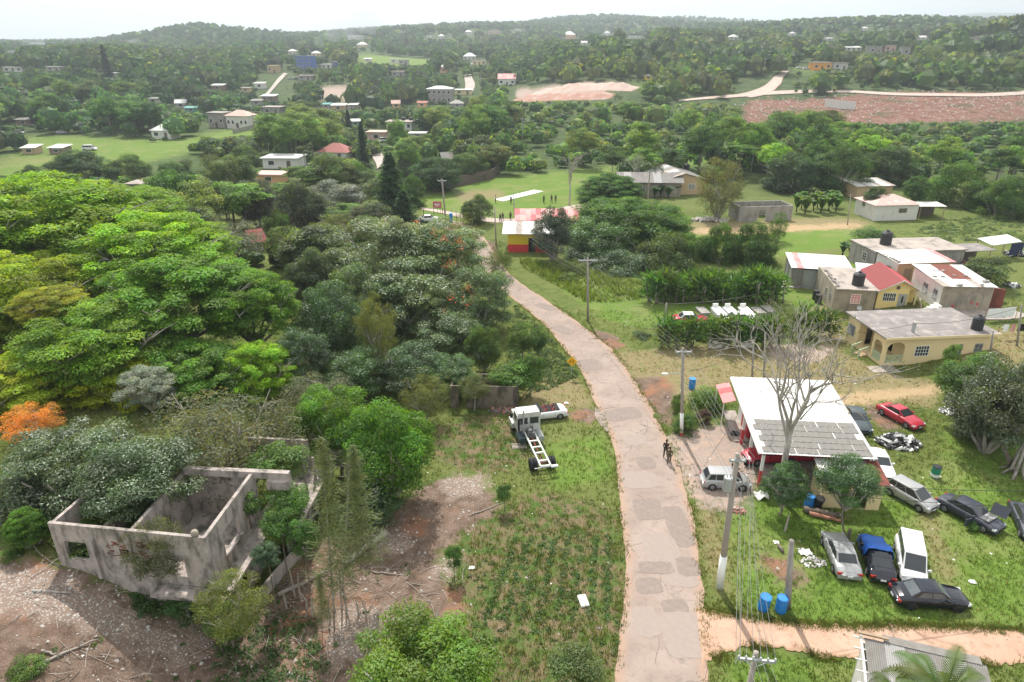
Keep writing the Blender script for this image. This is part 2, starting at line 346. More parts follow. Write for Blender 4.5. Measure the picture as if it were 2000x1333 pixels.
fc = np.stack([idx[:-1, :-1], idx[1:, :-1], idx[1:, 1:], idx[:-1, 1:]], -1).reshape(-1, 4)
def np_mesh(name, co, fc, smooth=True, tint=None, tris=False):
    me = bpy.data.meshes.new(name); k = fc.shape[1]
    me.vertices.add(len(co)); me.vertices.foreach_set('co', np.ascontiguousarray(co, np.float32).ravel())
    me.loops.add(fc.size); me.loops.foreach_set('vertex_index', np.ascontiguousarray(fc, np.int32).ravel())
    me.polygons.add(len(fc)); me.polygons.foreach_set('loop_start', np.arange(0, fc.size, k, dtype=np.int32))
    if smooth: me.polygons.foreach_set('use_smooth', np.ones(len(fc), bool))
    if tint is not None:
        a = me.color_attributes.new('tint', 'FLOAT_COLOR', 'POINT'); t = np.ones((len(co), 4), np.float32); t[:, :3] = tint; a.data.foreach_set('color', t.ravel())
    me.update(calc_edges=True); return me
gm = np_mesh('ground', co, fc)
for nm, ks in (('mask_a', ('soil', 'litter', 'dry', 'lush')), ('mask_b', ('gravel', 'weed', 'track', 'cut'))):
    a = gm.color_attributes.new(nm, 'FLOAT_COLOR', 'POINT')
    a.data.foreach_set('color', np.stack([masks[k] for k in ks], -1).astype(np.float32).ravel())
def ground_material():
    m = bpy.data.materials.new('ground'); m.use_nodes = True; t = m.node_tree; b = t.nodes['Principled BSDF']; b.inputs['Roughness'].default_value = .95; b.inputs['Specular IOR Level'].default_value = .1
    g = N(t, 'ShaderNodeNewGeometry'); P = g.outputs['Position']
    def noise(s, d=6., r=.6):
        n = N(t, 'ShaderNodeTexNoise', Scale=s, Detail=d, Roughness=r); t.links.new(P, n.inputs['Vector']); return n.outputs['Fac']
    def ramp(x, a, c):
        n = N(t, 'ShaderNodeMapRange', interpolation_type='SMOOTHSTEP'); n.inputs['From Min'].default_value = a; n.inputs['From Max'].default_value = c; t.links.new(x, n.inputs['Value']); return n.outputs[0]
    def mix(f, a, c):
        n = N(t, 'ShaderNodeMix', data_type='RGBA')
        for s, v in (('A', a), ('B', c)):
            if isinstance(v, tuple): n.inputs[s].default_value = (*v, 1)
            else: t.links.new(v, n.inputs[s])
        t.links.new(f, n.inputs['Factor']); return n.outputs['Result']
    def math_(op, a, c):
        n = N(t, 'ShaderNodeMath', operation=op)
        for i, v in enumerate((a, c)):
            if isinstance(v, (int, float)): n.inputs[i].default_value = v
            else: t.links.new(v, n.inputs[i])
        return n.outputs[0]
    A = N(t, 'ShaderNodeAttribute', attribute_name='mask_a'); B = N(t, 'ShaderNodeAttribute', attribute_name='mask_b')
    sa = N(t, 'ShaderNodeSeparateColor'); sb = N(t, 'ShaderNodeSeparateColor'); t.links.new(A.outputs['Color'], sa.inputs[0]); t.links.new(B.outputs['Color'], sb.inputs[0])
    soil, lit, dry, lush = sa.outputs[0], sa.outputs[1], sa.outputs[2], A.outputs['Alpha']
    grav, weed, track, cut = sb.outputs[0], sb.outputs[1], sb.outputs[2], B.outputs['Alpha']
    nf, nm_, nl, nvl = noise(9., 5.), noise(1.1, 7.), noise(.22, 7.), noise(.03, 6.)
    def edge(mask, w=.35, n=nm_):       # mask with a broken edge
        return ramp(math_('ADD', mask, math_('MULTIPLY', math_('SUBTRACT', n, .5), 1.6)), .5 - w, .5 + w)
    c = mix(ramp(nm_, .35, .65), (.06, .10, .025), (.13, .155, .04))
    c = mix(ramp(nl, .38, .62), c, mix(ramp(nf, .3, .7), (.085, .135, .03), (.17, .165, .06)))
    c = mix(ramp(nvl, .5, .62), c, (.15, .17, .055))
    sp = N(t, 'ShaderNodeSeparateXYZ'); t.links.new(P, sp.inputs[0]); c = mix(ramp(sp.outputs[1], 120., 190.), c, mix(ramp(nl, .4, .6), (.045, .075, .025), (.075, .10, .038)))       # leaf litter and undergrowth of the woods
    lushc = mix(ramp(nf, .3, .7), (.085, .15, .024), (.15, .225, .045)); lushc = mix(ramp(nl, .45, .62), lushc, (.165, .20, .06))
    c = mix(edge(lush, .4), c, lushc)
    dryc = mix(ramp(nf, .3, .7), (.17, .145, .07), (.28, .225, .125)); dryc = mix(ramp(nm_, .52, .7), dryc, (.13, .17, .045))
    c = mix(edge(dry, .4), c, dryc)
    weedc = mix(ramp(nm_, .38, .6), (.075, .125, .03), (.17, .13, .075)); weedc = mix(ramp(nf, .6, .8), weedc, (.25, .2, .13)); c = mix(edge(weed), c, weedc)
    trc = mix(ramp(nf, .3, .7), (.34, .24, .13), (.42, .31, .19)); c = mix(edge(track, .3), c, trc)
    soc = mix(ramp(nm_, .3, .7), (.10, .063, .045), (.20, .14, .105)); soc = mix(ramp(noise(28., 3.), .54, .68), soc, (.34, .28, .24)); soc = mix(ramp(nl, .52, .66), soc, (.27, .135, .08)); soc = mix(ramp(noise(.6, 6.), .56, .7), soc, (.085, .06, .042))
    c = mix(edge(soil, .25), c, soc)
    vr = N(t, 'ShaderNodeTexVoronoi', Scale=7.); t.links.new(P, vr.inputs['Vector'])
    lic = mix(ramp(vr.outputs['Distance'], .1, .5), (.46, .42, .38), (.24, .18, .145)); c = mix(edge(lit, .35), c, lic)
    grc = mix(ramp(noise(22., 3.), .4, .62), (.24, .18, .15), (.44, .36, .31)); grc = mix(ramp(nm_, .45, .65), grc, (.40, .29, .23)); c = mix(edge(grav, .3), c, grc)
    v2 = N(t, 'ShaderNodeTexVoronoi', Scale=.9); t.links.new(P, v2.inputs['Vector'])
    cuc = mix(ramp(noise(.35, 8., .7), .38, .62), (.15, .065, .045), (.23, .135, .10)); cuc = mix(ramp(noise(.9, 5., .7), .60, .72), cuc, (.42, .37, .34)); cuc = mix(ramp(noise(.12, 6.), .52, .66), cuc, (.10, .085, .045)); c = mix(edge(cut, .2, nl), c, cuc)
    t.links.new(c, b.inputs['Base Color'])
    bp = N(t, 'ShaderNodeBump', Strength=.7, Distance=.12); t.links.new(math_('ADD', nf, math_('MULTIPLY', nm_, 2.)), bp.inputs['Height']); t.links.new(bp.outputs[0], b.inputs['Normal'])
    return m
M['ground'] = ground_material(); gm.materials.append(M['ground'])
ground = bpy.data.objects.new('ground', gm); COL.objects.link(ground); tag(ground, 'green and brown earth of the village and its hills', None, None, 'structure')

# ---------------------------------------------------------------- roads and tracks: sheets draped on the ground
def road_mat(name, base, pale, dark, dust, crack=True):
    m = bpy.data.materials.new(name); m.use_nodes = True; t = m.node_tree; b = t.nodes['Principled BSDF']; b.inputs['Roughness'].default_value = .9; b.inputs['Specular IOR Level'].default_value = .2
    g = N(t, 'ShaderNodeNewGeometry'); P = g.outputs['Position']; uv = N(t, 'ShaderNodeUVMap'); su = N(t, 'ShaderNodeSeparateXYZ'); t.links.new(uv.outputs[0], su.inputs[0])
    def noise(s, d=6., r=.6):
        n = N(t, 'ShaderNodeTexNoise', Scale=s, Detail=d, Roughness=r); t.links.new(P, n.inputs['Vector']); return n.outputs['Fac']
    def ramp(x, a, c):
        n = N(t, 'ShaderNodeMapRange', interpolation_type='SMOOTHSTEP'); n.inputs['From Min'].default_value = a; n.inputs['From Max'].default_value = c; t.links.new(x, n.inputs['Value']); return n.outputs[0]
    def mix(f, a, c):
        n = N(t, 'ShaderNodeMix', data_type='RGBA')
        for s, v in (('A', a), ('B', c)):
            if isinstance(v, tuple): n.inputs[s].default_value = (*v, 1)
            else: t.links.new(v, n.inputs[s])
        t.links.new(f, n.inputs['Factor']); return n.outputs['Result']
    c = mix(ramp(noise(.35, 5.), .35, .65), base, pale); c = mix(ramp(noise(1.6, 7., .7), .50, .70), c, dark); c = mix(ramp(noise(5., 6., .75), .56, .72), c, tuple(q * .85 for q in base)); c = mix(ramp(noise(26., 3.), .55, .75), c, pale)
    n = N(t, 'ShaderNodeMath', operation='SUBTRACT'); n.inputs[1].default_value = .5; t.links.new(su.outputs[0], n.inputs[0])
    n2 = N(t, 'ShaderNodeMath', operation='ABSOLUTE'); t.links.new(n.outputs[0], n2.inputs[0])
    n3 = N(t, 'ShaderNodeMath', operation='MULTIPLY_ADD'); n3.inputs[1].default_value = .22; t.links.new(noise(.8, 5.), n3.inputs[0]); t.links.new(n2.outputs[0], n3.inputs[2])
    c = mix(ramp(n3.outputs[0], .46, .60), c, dust)
    if crack:
        v = N(t, 'ShaderNodeTexVoronoi', feature='DISTANCE_TO_EDGE', Scale=.55); w = N(t, 'ShaderNodeTexNoise', Scale=1.2, Detail=4.); t.links.new(P, w.inputs['Vector'])
        a = N(t, 'ShaderNodeMix', data_type='VECTOR'); a.inputs['Factor'].default_value = .35; t.links.new(P, a.inputs['A']); t.links.new(w.outputs['Color'], a.inputs['B']); t.links.new(a.outputs['Result'], v.inputs['Vector'])
        k = N(t, 'ShaderNodeMath', operation='MULTIPLY'); t.links.new(ramp(v.outputs['Distance'], .010, .002), k.inputs[0]); t.links.new(ramp(noise(.25, 3.), .48, .6), k.inputs[1])
        c = mix(k.outputs[0], c, tuple(x * .6 for x in dark))
    t.links.new(c, b.inputs['Base Color'])
    bp = N(t, 'ShaderNodeBump', Strength=.35, Distance=.03); t.links.new(noise(14., 5.), bp.inputs['Height']); t.links.new(bp.outputs[0], b.inputs['Normal'])
    return m
M['asphalt'] = road_mat('asphalt', (.268, .208, .176), (.33, .262, .223), (.21, .168, .145), (.35, .24, .18))
M['asphalt_old'] = road_mat('asphalt_old', (.36, .32, .29), (.44, .39, .35), (.28, .25, .22), (.42, .34, .28), False)
M['dirt_track'] = road_mat('dirt_track', (.40, .25, .175), (.48, .32, .235), (.31, .19, .13), (.34, .22, .14), False)
M['marl'] = road_mat('marl', (.42, .335, .285), (.49, .40, .35), (.34, .25, .205), (.38, .27, .22), False)
M['patch'] = mat('patch', (.232, .187, .163), .95, .25, 3, c2=(.275, .218, .187), c2f=.4, c2s=1.2, bump=.3)
M['patch_pale'] = mat('patch_pale', (.30, .243, .212), .95, .15, 3, c2=(.25, .202, .175), c2f=.35, c2s=1.2, bump=.3)
def resample(pts, n):
    P = np.array([tuple(p) for p in pts], float); s = np.r_[0, np.cumsum(np.linalg.norm(np.diff(P, axis=0), axis=1))]
    t = np.linspace(0, s[-1], n)
    if len(P) >= 4:      # smooth a little by cubic hermite
        m = np.gradient(P, s, axis=0); k = np.clip(np.searchsorted(s, t, side='right') - 1, 0, len(P) - 2); h = (s[k + 1] - s[k])[:, None]; u = ((t - s[k]) / (s[k + 1] - s[k]))[:, None]
        return (2 * u**3 - 3 * u**2 + 1) * P[k] + (u**3 - 2 * u**2 + u) * h * m[k] + (-2 * u**3 + 3 * u**2) * P[k + 1] + (u**3 - u**2) * h * m[k + 1]
    return np.stack([np.interp(t, s, P[:, i]) for i in range(P.shape[1])], -1)
def ribbon(name, Lp, Rp, n, m, mt, dz, ragged=.12, label=None):
    a, b = resample(Lp, n), resample(Rp, n); r1 = rng.normal(size=n); r2 = rng.normal(size=n)
    for _ in range(4): r1[1:-1] = (r1[:-2] + r1[1:-1] * 2 + r1[2:]) / 4; r2[1:-1] = (r2[:-2] + r2[1:-1] * 2 + r2[2:]) / 4
    w = np.linalg.norm(b - a, axis=1)[:, None]; d = (b - a) / w
    a = a - d * (r1 * ragged * 1.5)[:, None]; b = b + d * (r2 * ragged * 1.5)[:, None]
    u = np.linspace(0, 1, m); xy = a[:, None] * (1 - u)[None, :, None] + b[:, None] * u[None, :, None]
    z = height(xy[..., 0], xy[..., 1]) + dz
    co = np.concatenate([xy, z[..., None]], -1).reshape(-1, 3); ix = np.arange(n * m).reshape(n, m)
    f = np.stack([ix[:-1, :-1], ix[:-1, 1:], ix[1:, 1:], ix[1:, :-1]], -1).reshape(-1, 4)
    me = np_mesh(name, co, f); uvl = me.uv_layers.new(name='UVMap'); li = np.empty(len(me.loops), np.int32); me.loops.foreach_get('vertex_index', li)
    uu = np.tile(u, n); vv = np.repeat(np.linspace(0, 1, n), m); uvl.data.foreach_set('uv', np.stack([uu[li], vv[li]], -1).astype(np.float32).ravel())
    me.materials.append(mt); o = bpy.data.objects.new(name, me); COL.objects.link(o); return tag(o, label, None, None, 'structure')
def gl(*px): return [G(*p).xy for p in px]
ROAD_L = gl((1190, 1480), (1202, 1333), (1207, 1269), (1218, 1181), (1221, 1094), (1212, 1006), (1195, 867), (1182, 831), (1161, 785), (1137, 729), (1105, 687), (1063, 635), (1004, 586), (962, 548), (930, 505), (903, 470), (870, 447), (838, 436))
ROAD_R = gl((1400, 1480), (1384, 1333), (1374, 1190), (1366, 1111), (1352, 1006), (1298, 848), (1280, 812), (1246, 754), (1190, 680), (1140, 638), (1070, 589), (1000, 540), (978, 515), (966, 498), (955, 478), (935, 455), (905, 436), (850, 427))
road = ribbon('road', ROAD_L, ROAD_R, 420, 9, M['asphalt'], .03, .07, 'worn pinkish asphalt road with patches curving through the village')
for k, (Lp, Rp, n, lab) in enumerate([
    (gl((738, 332), (728, 308), (722, 292), (722, 284)), gl((757, 322), (744, 300), (735, 288), (730, 282)), 20, 'pale road climbing past the narrow dark cypress'),
    (gl((905, 186), (909, 165), (907, 152), (913, 136), (922, 124)), gl((922, 184), (927, 165), (921, 150), (925, 136), (930, 124)), 24, 'pale road going uphill to the white hip roof house')]):
    ribbon('road', Lp, Rp, n, 4, M['asphalt_old'], .35, .2, lab)
ribbon('dirt_track', gl((1360, 1190), (1420, 1198), (1500, 1213), (1600, 1223), (1800, 1224), (2060, 1238)), gl((1372, 1300), (1425, 1272), (1480, 1264), (1620, 1285), (1800, 1292), (2060, 1300)), 300, 7, M['dirt_track'], .045, .16, 'pink earth side track leaving the asphalt road')
ribbon('dirt_track', gl((1440, 186), (1490, 170), (1515, 148), (1530, 138)), gl((1470, 193), (1500, 184), (1532, 152), (1543, 139)), 30, 5, M['marl'], .3, .3, 'pale marl track climbing to the orange house')
ribbon('dirt_track', gl((1325, 197), (1400, 189), (1500, 180), (1640, 177), (1760, 183), (1880, 184), (2060, 172)), gl((1325, 200), (1400, 194), (1500, 187), (1640, 182), (1760, 188), (1880, 190), (2060, 181)), 60, 3, M['marl'], .3, .2, 'pale marl track running along the top of the red cut slope')
ribbon('dirt_track', gl((512, 192), (530, 172), (548, 150), (555, 144)), gl((517, 194), (537, 173), (556, 152), (562, 146)), 20, 3, M['asphalt_old'], .5, .1, 'straight concrete lane going uphill towards the blue house')
ribbon('dirt_track', gl((820, 405), (1000, 428), (1130, 400), (1200, 395)), gl((826, 411), (1000, 437), (1140, 412), (1205, 400)), 30, 3, M['marl'], .06, .2, 'pale dirt path along the edge of the cricket field')
ribbon('dirt_track', gl((600, 222), (640, 224), (670, 226)), gl((604, 232), (640, 236), (668, 228)), 12, 3, M['marl'], .4, .2, 'pale bend of the village lane below the low sheds')
for (px, py, w, d, rz, mt) in [(1152, 713, 2.3, 2.6, .25, 'patch'), (1266, 995, 2., 2.4, .05, 'patch'), (1325, 1028, 1.5, 4.2, .03, 'patch'), (1292, 1078, 2.2, 3.6, 0, 'patch_pale'), (1315, 1100, 1.2, 3.4, 0, 'patch_pale'), (1343, 1108, 1.4, 1.7, .02, 'patch'), (1282, 1110, 2.1, 1.1, 0, 'patch'), (1330, 1130, 2.0, 1.5, 0, 'patch_pale'), (1268, 1145, 1.6, 1.3, .05, 'patch'),
                               (1335, 1240, 2.4, 3.2, 0, 'patch_pale'), (1262, 1215, 1.4, 2.2, .05, 'patch_pale'), (1250, 938, 2.6, 2.2, .1, 'patch_pale'), (1215, 810, 3.4, 2.0, .3, 'patch'), (1240, 860, 2., 1.6, .2, 'patch_pale'), (1100, 645, 1.6, 3, .7, 'patch'), (1066, 600, 1.4, 3, .7, 'patch'), (1262, 905, 1.4, 1.6, .1, 'patch'), (1320, 1190, 1.5, 1.5, .1, 'patch')]:
    p = G(px, py); k = 26; poly = []
    for i in range(k):
        a = 2 * math.pi * i / k; q = (abs(math.cos(a)) ** 5 + abs(math.sin(a)) ** 5) ** .2; j = 1 + random.uniform(-.06, .06)
        lx, ly = math.cos(a) / q * w / 2 * j, math.sin(a) / q * d / 2 * j
        poly.append((lx * math.cos(rz) - ly * math.sin(rz), lx * math.sin(rz) + ly * math.cos(rz)))
    MB().prism(poly, 0, .006).build('road_patch', M[mt], road, (p.x, p.y, p.z + .032 + random.uniform(0, .004)))
# worn white marl lip at the road edge
pp = [G(*q) for q in ((1163, 795), (1176, 806), (1190, 838), (1186, 845), (1172, 830), (1161, 812))]
MB().prism([(q.x, q.y) for q in pp], .01, .05).build('road_patch', M['patch_pale'], road)

# ---------------------------------------------------------------- air: one even box round the scene
hz = bpy.data.materials.new('haze'); hz.use_nodes = True; t = hz.node_tree; t.nodes.clear()
o = N(t, 'ShaderNodeOutputMaterial'); pv = N(t, 'ShaderNodeVolumePrincipled'); pv.inputs['Color'].default_value = (.80, .89, .97, 1); pv.inputs['Density'].default_value = .00031; pv.inputs['Anisotropy'].default_value = .5
t.links.new(pv.outputs[0], o.inputs['Volume'])
haze = MB().bx(-4700, -300, -3, 4700, 6000, 262).build('haze', hz); tag(haze, 'thin pale bluish haze over the valley and hills', None, None, 'stuff')
# ---------------------------------------------------------------- vegetation
def unit(v): return v / np.maximum(np.linalg.norm(v, axis=-1, keepdims=True), 1e-9)
def leaf_mesh(name, pos, nrm, ln, wd, tint, r, along=None, tri=False):
    """one bent leaf (two triangles' worth) per position"""
    n = len(pos); nrm = unit(nrm)
    t = unit(np.cross(nrm, r.normal(size=(n, 3)))) if along is None else unit(along - nrm * (along * nrm).sum(-1, keepdims=True))
    b = np.cross(nrm, t); L = ln[:, None] / 2; W = wd[:, None] / 2
    co = np.stack([pos - t * L, pos + b * W + nrm * W * .25, pos + t * L - nrm * L * .25, pos - b * W + nrm * W * .25], 1).reshape(-1, 3)
    return np_mesh(name, co, np.arange(4 * n).reshape(n, 4), False, np.repeat(tint, 4, axis=0))
def leaf_tint(r, n, base=1., sd=.16, hue=.10):
    v = np.clip(1 + r.normal(size=n) * sd, .55, 1.6) * base; h = r.normal(size=n) * hue
    return np.stack([v * (1 + h), v, v * (1 - h * .6)], -1)
def crown(name, seed, nc, nl, ln, wd, cr=.34, flat=.75, up=.5, shell=.75, zmin=-.55, aspect=1., csd=.16, cone=0.):
    """crown of unit radius: leaf clumps through an ellipsoid; leaves sit on the outside of each clump"""
    r = np.random.default_rng(seed); C = []
    while len(C) < nc:
        p = r.uniform(-1, 1, 3); d = np.linalg.norm(p)
        if d > 1 or p[2] < zmin: continue
        if d < r.uniform(0, shell): continue
        C.append(p * .80)
    C = np.array(C)
    if cone:
        h = (C[:, 2] + 1) / 2; C[:, :2] *= (1.15 - cone * h)[:, None]
    s = r.uniform(.6, 1.25, nc) * cr; w = s**2; k = r.choice(nc, nl, p=w / w.sum())
    d = unit(r.normal(size=(nl, 3))); d[:, 2] = np.where(r.random(nl) < .65, np.abs(d[:, 2]), d[:, 2])
    pos = C[k] + d * s[k][:, None] * r.uniform(.55, 1.05, nl)[:, None] * np.array([1, 1, flat])
    pos[:, 2] *= aspect
    nrm = d * (1 - up) + np.array([0, 0, 1]) * up + r.normal(size=(nl, 3)) * .35
    ct = leaf_tint(r, nc, 1, csd, .08)[k]
    return leaf_mesh(name, pos, nrm, ln * r.uniform(.6, 1.3, nl), wd * r.uniform(.6, 1.3, nl), ct * leaf_tint(r, nl), r, along=d * 1. + r.normal(size=(nl, 3)) * .6 - np.array([0, 0, .3]))
def cone_crown(name, seed, nl, ln, wd, rad=.26, droop=.2, tiers=16):
    """conifer: branches round a mast from z=-1 to z=1"""
    r = np.random.default_rng(seed); h = r.random(nl) ** 1.25; a = r.uniform(0, 2 * math.pi, nl); 
    lump = .75 + .35 * np.sin(a * 3 + np.floor(h * tiers) * 2.1) 
    q = rad * (1.08 - h) ** .8 * lump * np.sqrt(r.random(nl)); d = np.stack([np.cos(a), np.sin(a), np.zeros(nl)], -1)
    pos = d * q[:, None]; pos[:, 2] = h * 2 - 1 - q * droop + r.normal(size=nl) * .02
    return leaf_mesh(name, pos, d * .6 + np.array([0, 0, .6]) + r.normal(size=(nl, 3)) * .4, ln * r.uniform(.6, 1.3, nl), wd * r.uniform(.6, 1.3, nl), leaf_tint(r, nl, 1, .2), r, along=d + np.array([0, 0, .5]))
def trunk_mesh(name, r0, r1, bend=.0, seed=0, n=7):
    r = random.Random(seed); pts = [(bend * math.sin(t * 2.2) + r.uniform(-.01, .01), bend * .6 * (1 - math.cos(t * 2)), t) for t in (0, .04, .25, .5, .75, 1)]
    m = MB(); base = len(m.v); m.tube(pts, r0, r1, n)
    for j in range(n): v = m.v[j]; m.v[j] = (v[0] * 1.7, v[1] * 1.7, v[2])
    return m.mesh(name, True)
def limb_mesh(name, seed, k=9, r0=.05, zlo=-1.0, spread=.8, sub=3):
    """limbs fanning from the bottom of a unit crown into it"""
    r = random.Random(seed); m = MB()
    for i in range(k):
        a = 2 * math.pi * i / k + r.uniform(-.3, .3); e = Vector((math.cos(a) * spread * r.uniform(.5, 1), math.sin(a) * spread * r.uniform(.5, 1), r.uniform(-.1, .65)))
        s = Vector((0, 0, zlo)); mid = s.lerp(e, .5) + Vector((0, 0, -.08 + r.uniform(-.05, .15)))
        m.tube([s, s.lerp(mid, .6), mid, e], r0, r0 * .2, 5, False)
        for _ in range(sub):
            f = mid.lerp(e, r.uniform(0, .7)); g = f + Vector((r.uniform(-.3, .3), r.uniform(-.3, .3), r.uniform(.05, .3))); m.tube([f, f.lerp(g, .5) + Vector((0, 0, .02)), g], r0 * .4, r0 * .1, 4, False)
    return m.mesh(name, True)
CR = {'feather': [crown('crown', 11 + i, 340, 62000, .042, .0165, .145, .5, .62, .6, -.4, csd=.28) for i in range(2)],
      'broad': [crown('crown', 21 + i, 90, 27000, .048, .021, .23, .7, .42, .7, -.6, csd=.2) for i in range(2)],
      'round': [crown('crown', 31 + i, 80, 22000, .058, .026, .25, .85, .38, .8, -.8, csd=.2) for i in range(2)],
      'tulip': [crown('crown', 41 + i, 120, 26000, .045, .02, .18, .6, .55, .6, -.6, csd=.22) for i in range(2)],
      'sparse': [crown('crown', 51 + i, 120, 14000, .045, .018, .21, .7, .35, .3, -.8, csd=.2) for i in range(2)],
      'bush': [crown('crown', 61 + i, 40, 5500, .11, .045, .34, .8, .42, .6, -.9) for i in range(2)],
      'mid': [crown('crown', 71 + i, 50, 5200, .095, .055, .28, .75, .48, .7, -.6, csd=.24) for i in range(4)],
      'flatmid': [crown('crown', 81 + i, 60, 5200, .095, .05, .25, .4, .65, .6, -.3, csd=.24) for i in range(2)],
      'conifer': [cone_crown('crown', 91, 5200, .085, .035, .42, .25), cone_crown('crown', 92, 2600, .075, .006, .22, .1)]}
TR = {'std': trunk_mesh('trunk', .045, .025, .04, 1), 'pale': trunk_mesh('trunk', .03, .02, .06, 2), 'lean': trunk_mesh('trunk', .03, .018, .16, 3)}
LM = {'std': limb_mesh('limbs', 1), 'thin': limb_mesh('limbs', 2, 12, .022, -.9, .85, 5), 'flat': limb_mesh('limbs', 3, 10, .035, -.75, .9, 4)}
for q in TR.values(): q.materials.append(M['bark'])
TR['pale'].materials[0] = M['pale_bark']
for q in LM.values(): q.materials.append(M['pale_bark'])
for k, q in CR.items():
    for me in q: me.materials.append(M['leaf_waxy'] if k in ('tulip', 'broad') else M['leaf'])
NAMES = {'feather': 'spreading_tree', 'broad': 'broadleaf_tree', 'round': 'round_tree', 'tulip': 'tulip_tree', 'sparse': 'sparse_tree', 'bush': 'shrub', 'mid': 'leafy_tree', 'flatmid': 'spreading_tree', 'conifer': 'conifer_tree'}
def tree(kind, label, c, rx, rz, col, base=None, trunk='std', limbs=None, var=0, group=None, name=None, cat=None, rot=None, tilt=0., lw=.045):
    """crown centre c (world), half width rx, half height rz; trunk down to the ground"""
    bx, by = (c.x, c.y) if base is None else (base.x, base.y); gz = H(bx, by)
    t = thing(name or NAMES[kind], label, cat or ('shrub' if kind == 'bush' else 'tree'), (bx, by, gz), 0, group)
    me = CR[kind][var % len(CR[kind])]
    o = part('crown', me, None, t, (c.x - bx, c.y - by, c.z - gz)); o.scale = (rx, rx * random.uniform(.92, 1.05), rz); o.rotation_euler = (tilt, 0, rot if rot is not None else random.uniform(0, 6.28)); o.color = (*[q * 1.3 for q in col], 1)
    th = c.z - gz - rz * (.5 if kind != 'bush' else .2) if kind != 'conifer' else c.z - gz + rz * .5
    if th > .15:
        k = part('trunk', TR[trunk], None, t); dx, dy = c.x - bx, c.y - by
        w = max(rx * 1.1, th * .28) if kind != 'conifer' else th * .22
        k.scale = (w, w, math.hypot(th, math.hypot(dx, dy) * .8)); 
        if dx or dy: k.rotation_euler = Vector((dx * .8, dy * .8, th)).to_track_quat('Z', 'Y').to_euler()
    if limbs:
        l = part('limbs', LM[limbs], None, t, (c.x - bx, c.y - by, c.z - gz)); l.scale = (rx, rx, rz)
    return t
def T(kind, cx, cy, w, h, Y, col, label, base=None, **kw):
    c = aty(cx, cy, Y); s = mpp(c); b = G(*base) if base else None
    gz = H(c.x, c.y); rz = h * s / 2 / .85
    return tree(kind, label, c, w * s / 2 / .92, rz, col, base=b, **kw)
BRIGHT, LIME, MIDG, DARK, OLIVE, GREY, DEEP = (.085, .19, .012), (.15, .23, .014), (.065, .145, .018), (.038, .085, .02), (.11, .13, .038), (.09, .10, .06), (.052, .115, .02)
# the big feathery canopy
G1 = 'bright feathery spreading trees of the big canopy'
for a in [('feather', 80, 450, 460, 210, 74, (.085, .18, .014), 'huge bright feathery tree at the back of the canopy below the green pasture'),
          ('feather', 235, 425, 260, 120, 84, MIDG, 'darker feathery tree at the back of the canopy beside the grey olive tree'),
          ('feather', 300, 500, 330, 170, 68, BRIGHT, 'broad bright feathery tree in the middle back of the canopy'),
          ('feather', 40, 600, 330, 230, 60, (.10, .17, .014), 'feathery tree with yellow tipped branches at the photo edge'),
          ('feather', 350, 590, 360, 190, 60, (.05, .13, .016), 'wide deep green feathery tree in the heart of the canopy'),
          ('feather', 490, 610, 200, 170, 60, (.045, .115, .016), 'deep green feathery tree next to the grey waxy tulip trees'),
          ('feather', 190, 680, 330, 190, 53, MIDG, 'shaded feathery tree above the lone silver tree'),
          ('feather', 60, 760, 260, 150, 49, (.12, .19, .014), 'yellow green feathery tree behind the orange leaved tree'),
          ('feather', 250, 745, 230, 120, 51, (.13, .2, .012), 'lime feathery tree directly behind the lone silver tree'),
          ('feather', 380, 740, 240, 150, 52, (.045, .12, .016), 'dark feathery tree between the silver tree and the bright mango'),
          ('feather', 500, 735, 170, 140, 53, BRIGHT, 'small bright feathery tree at the edge of the canopy facing the ruin'),
          ('feather', -60, 480, 260, 220, 66, BRIGHT, 'bright feathery tree cut by the photo edge at the back')]:
    T(*a[:6], tuple(c * k for c, k in zip(a[6], (1.85, 1.45, .75))), a[7], limbs='flat', group=G1, var=a[1] % 3)
T('feather', 95, 600, 150, 80, 55, (.20, .22, .014), 'yellow flowering feathery tree with bare limbs showing, in the canopy', limbs='flat', var=1)
T('sparse', 60, 825, 118, 76, 43, (.50, .23, .045), 'orange leaved small tree at the edge of the canopy', limbs='thin', var=2, name='orange_tree')
T('tulip', 287, 758, 118, 84, 47, (.17, .2, .17), 'lone silver leaved tree with pale forked limbs in front of the canopy', limbs='std', trunk='pale', name='silver_tree')
# tulip trees with grey sheen and orange flowers
G2 = 'grey waxy tulip trees beside the road'
TUL = []
for a in [('tulip', 745, 505, 230, 170, 80, (.11, .15, .065), 'tall grey waxy tulip tree at the back of the roadside grove'), ('tulip', 870, 505, 200, 150, 82, (.09, .14, .05), 'grey waxy tulip tree dotted with the most orange flowers'),
          ('tulip', 935, 590, 150, 150, 72, (.07, .12, .035), 'dark waxy tulip tree overhanging the road edge'), ('tulip', 810, 590, 230, 170, 73, (.09, .135, .05), 'wide tulip tree in the middle of the roadside grove with two pale trunks'),
          ('tulip', 690, 600, 150, 170, 70, (.075, .125, .035), 'tulip tree in the grove next to the feathery canopy'), ('tulip', 880, 660, 170, 110, 67, (.07, .115, .032), 'low tulip tree at the front of the grove above the ruined wall'), ('tulip', 780, 480, 90, 110, 79, (.12, .15, .08), 'pale silvery narrow tulip tree rising at the back of the grove'), ('tulip', 850, 610, 80, 100, 69.5, (.10, .15, .045), 'slender greener tulip tree in the front of the grove')]:
    TUL.append(T(*a, limbs='thin', group=G2, trunk='pale', var=a[1] % 2))
M['flower'] = mat('flower', (.75, .12, .03), .7, .2, 3)
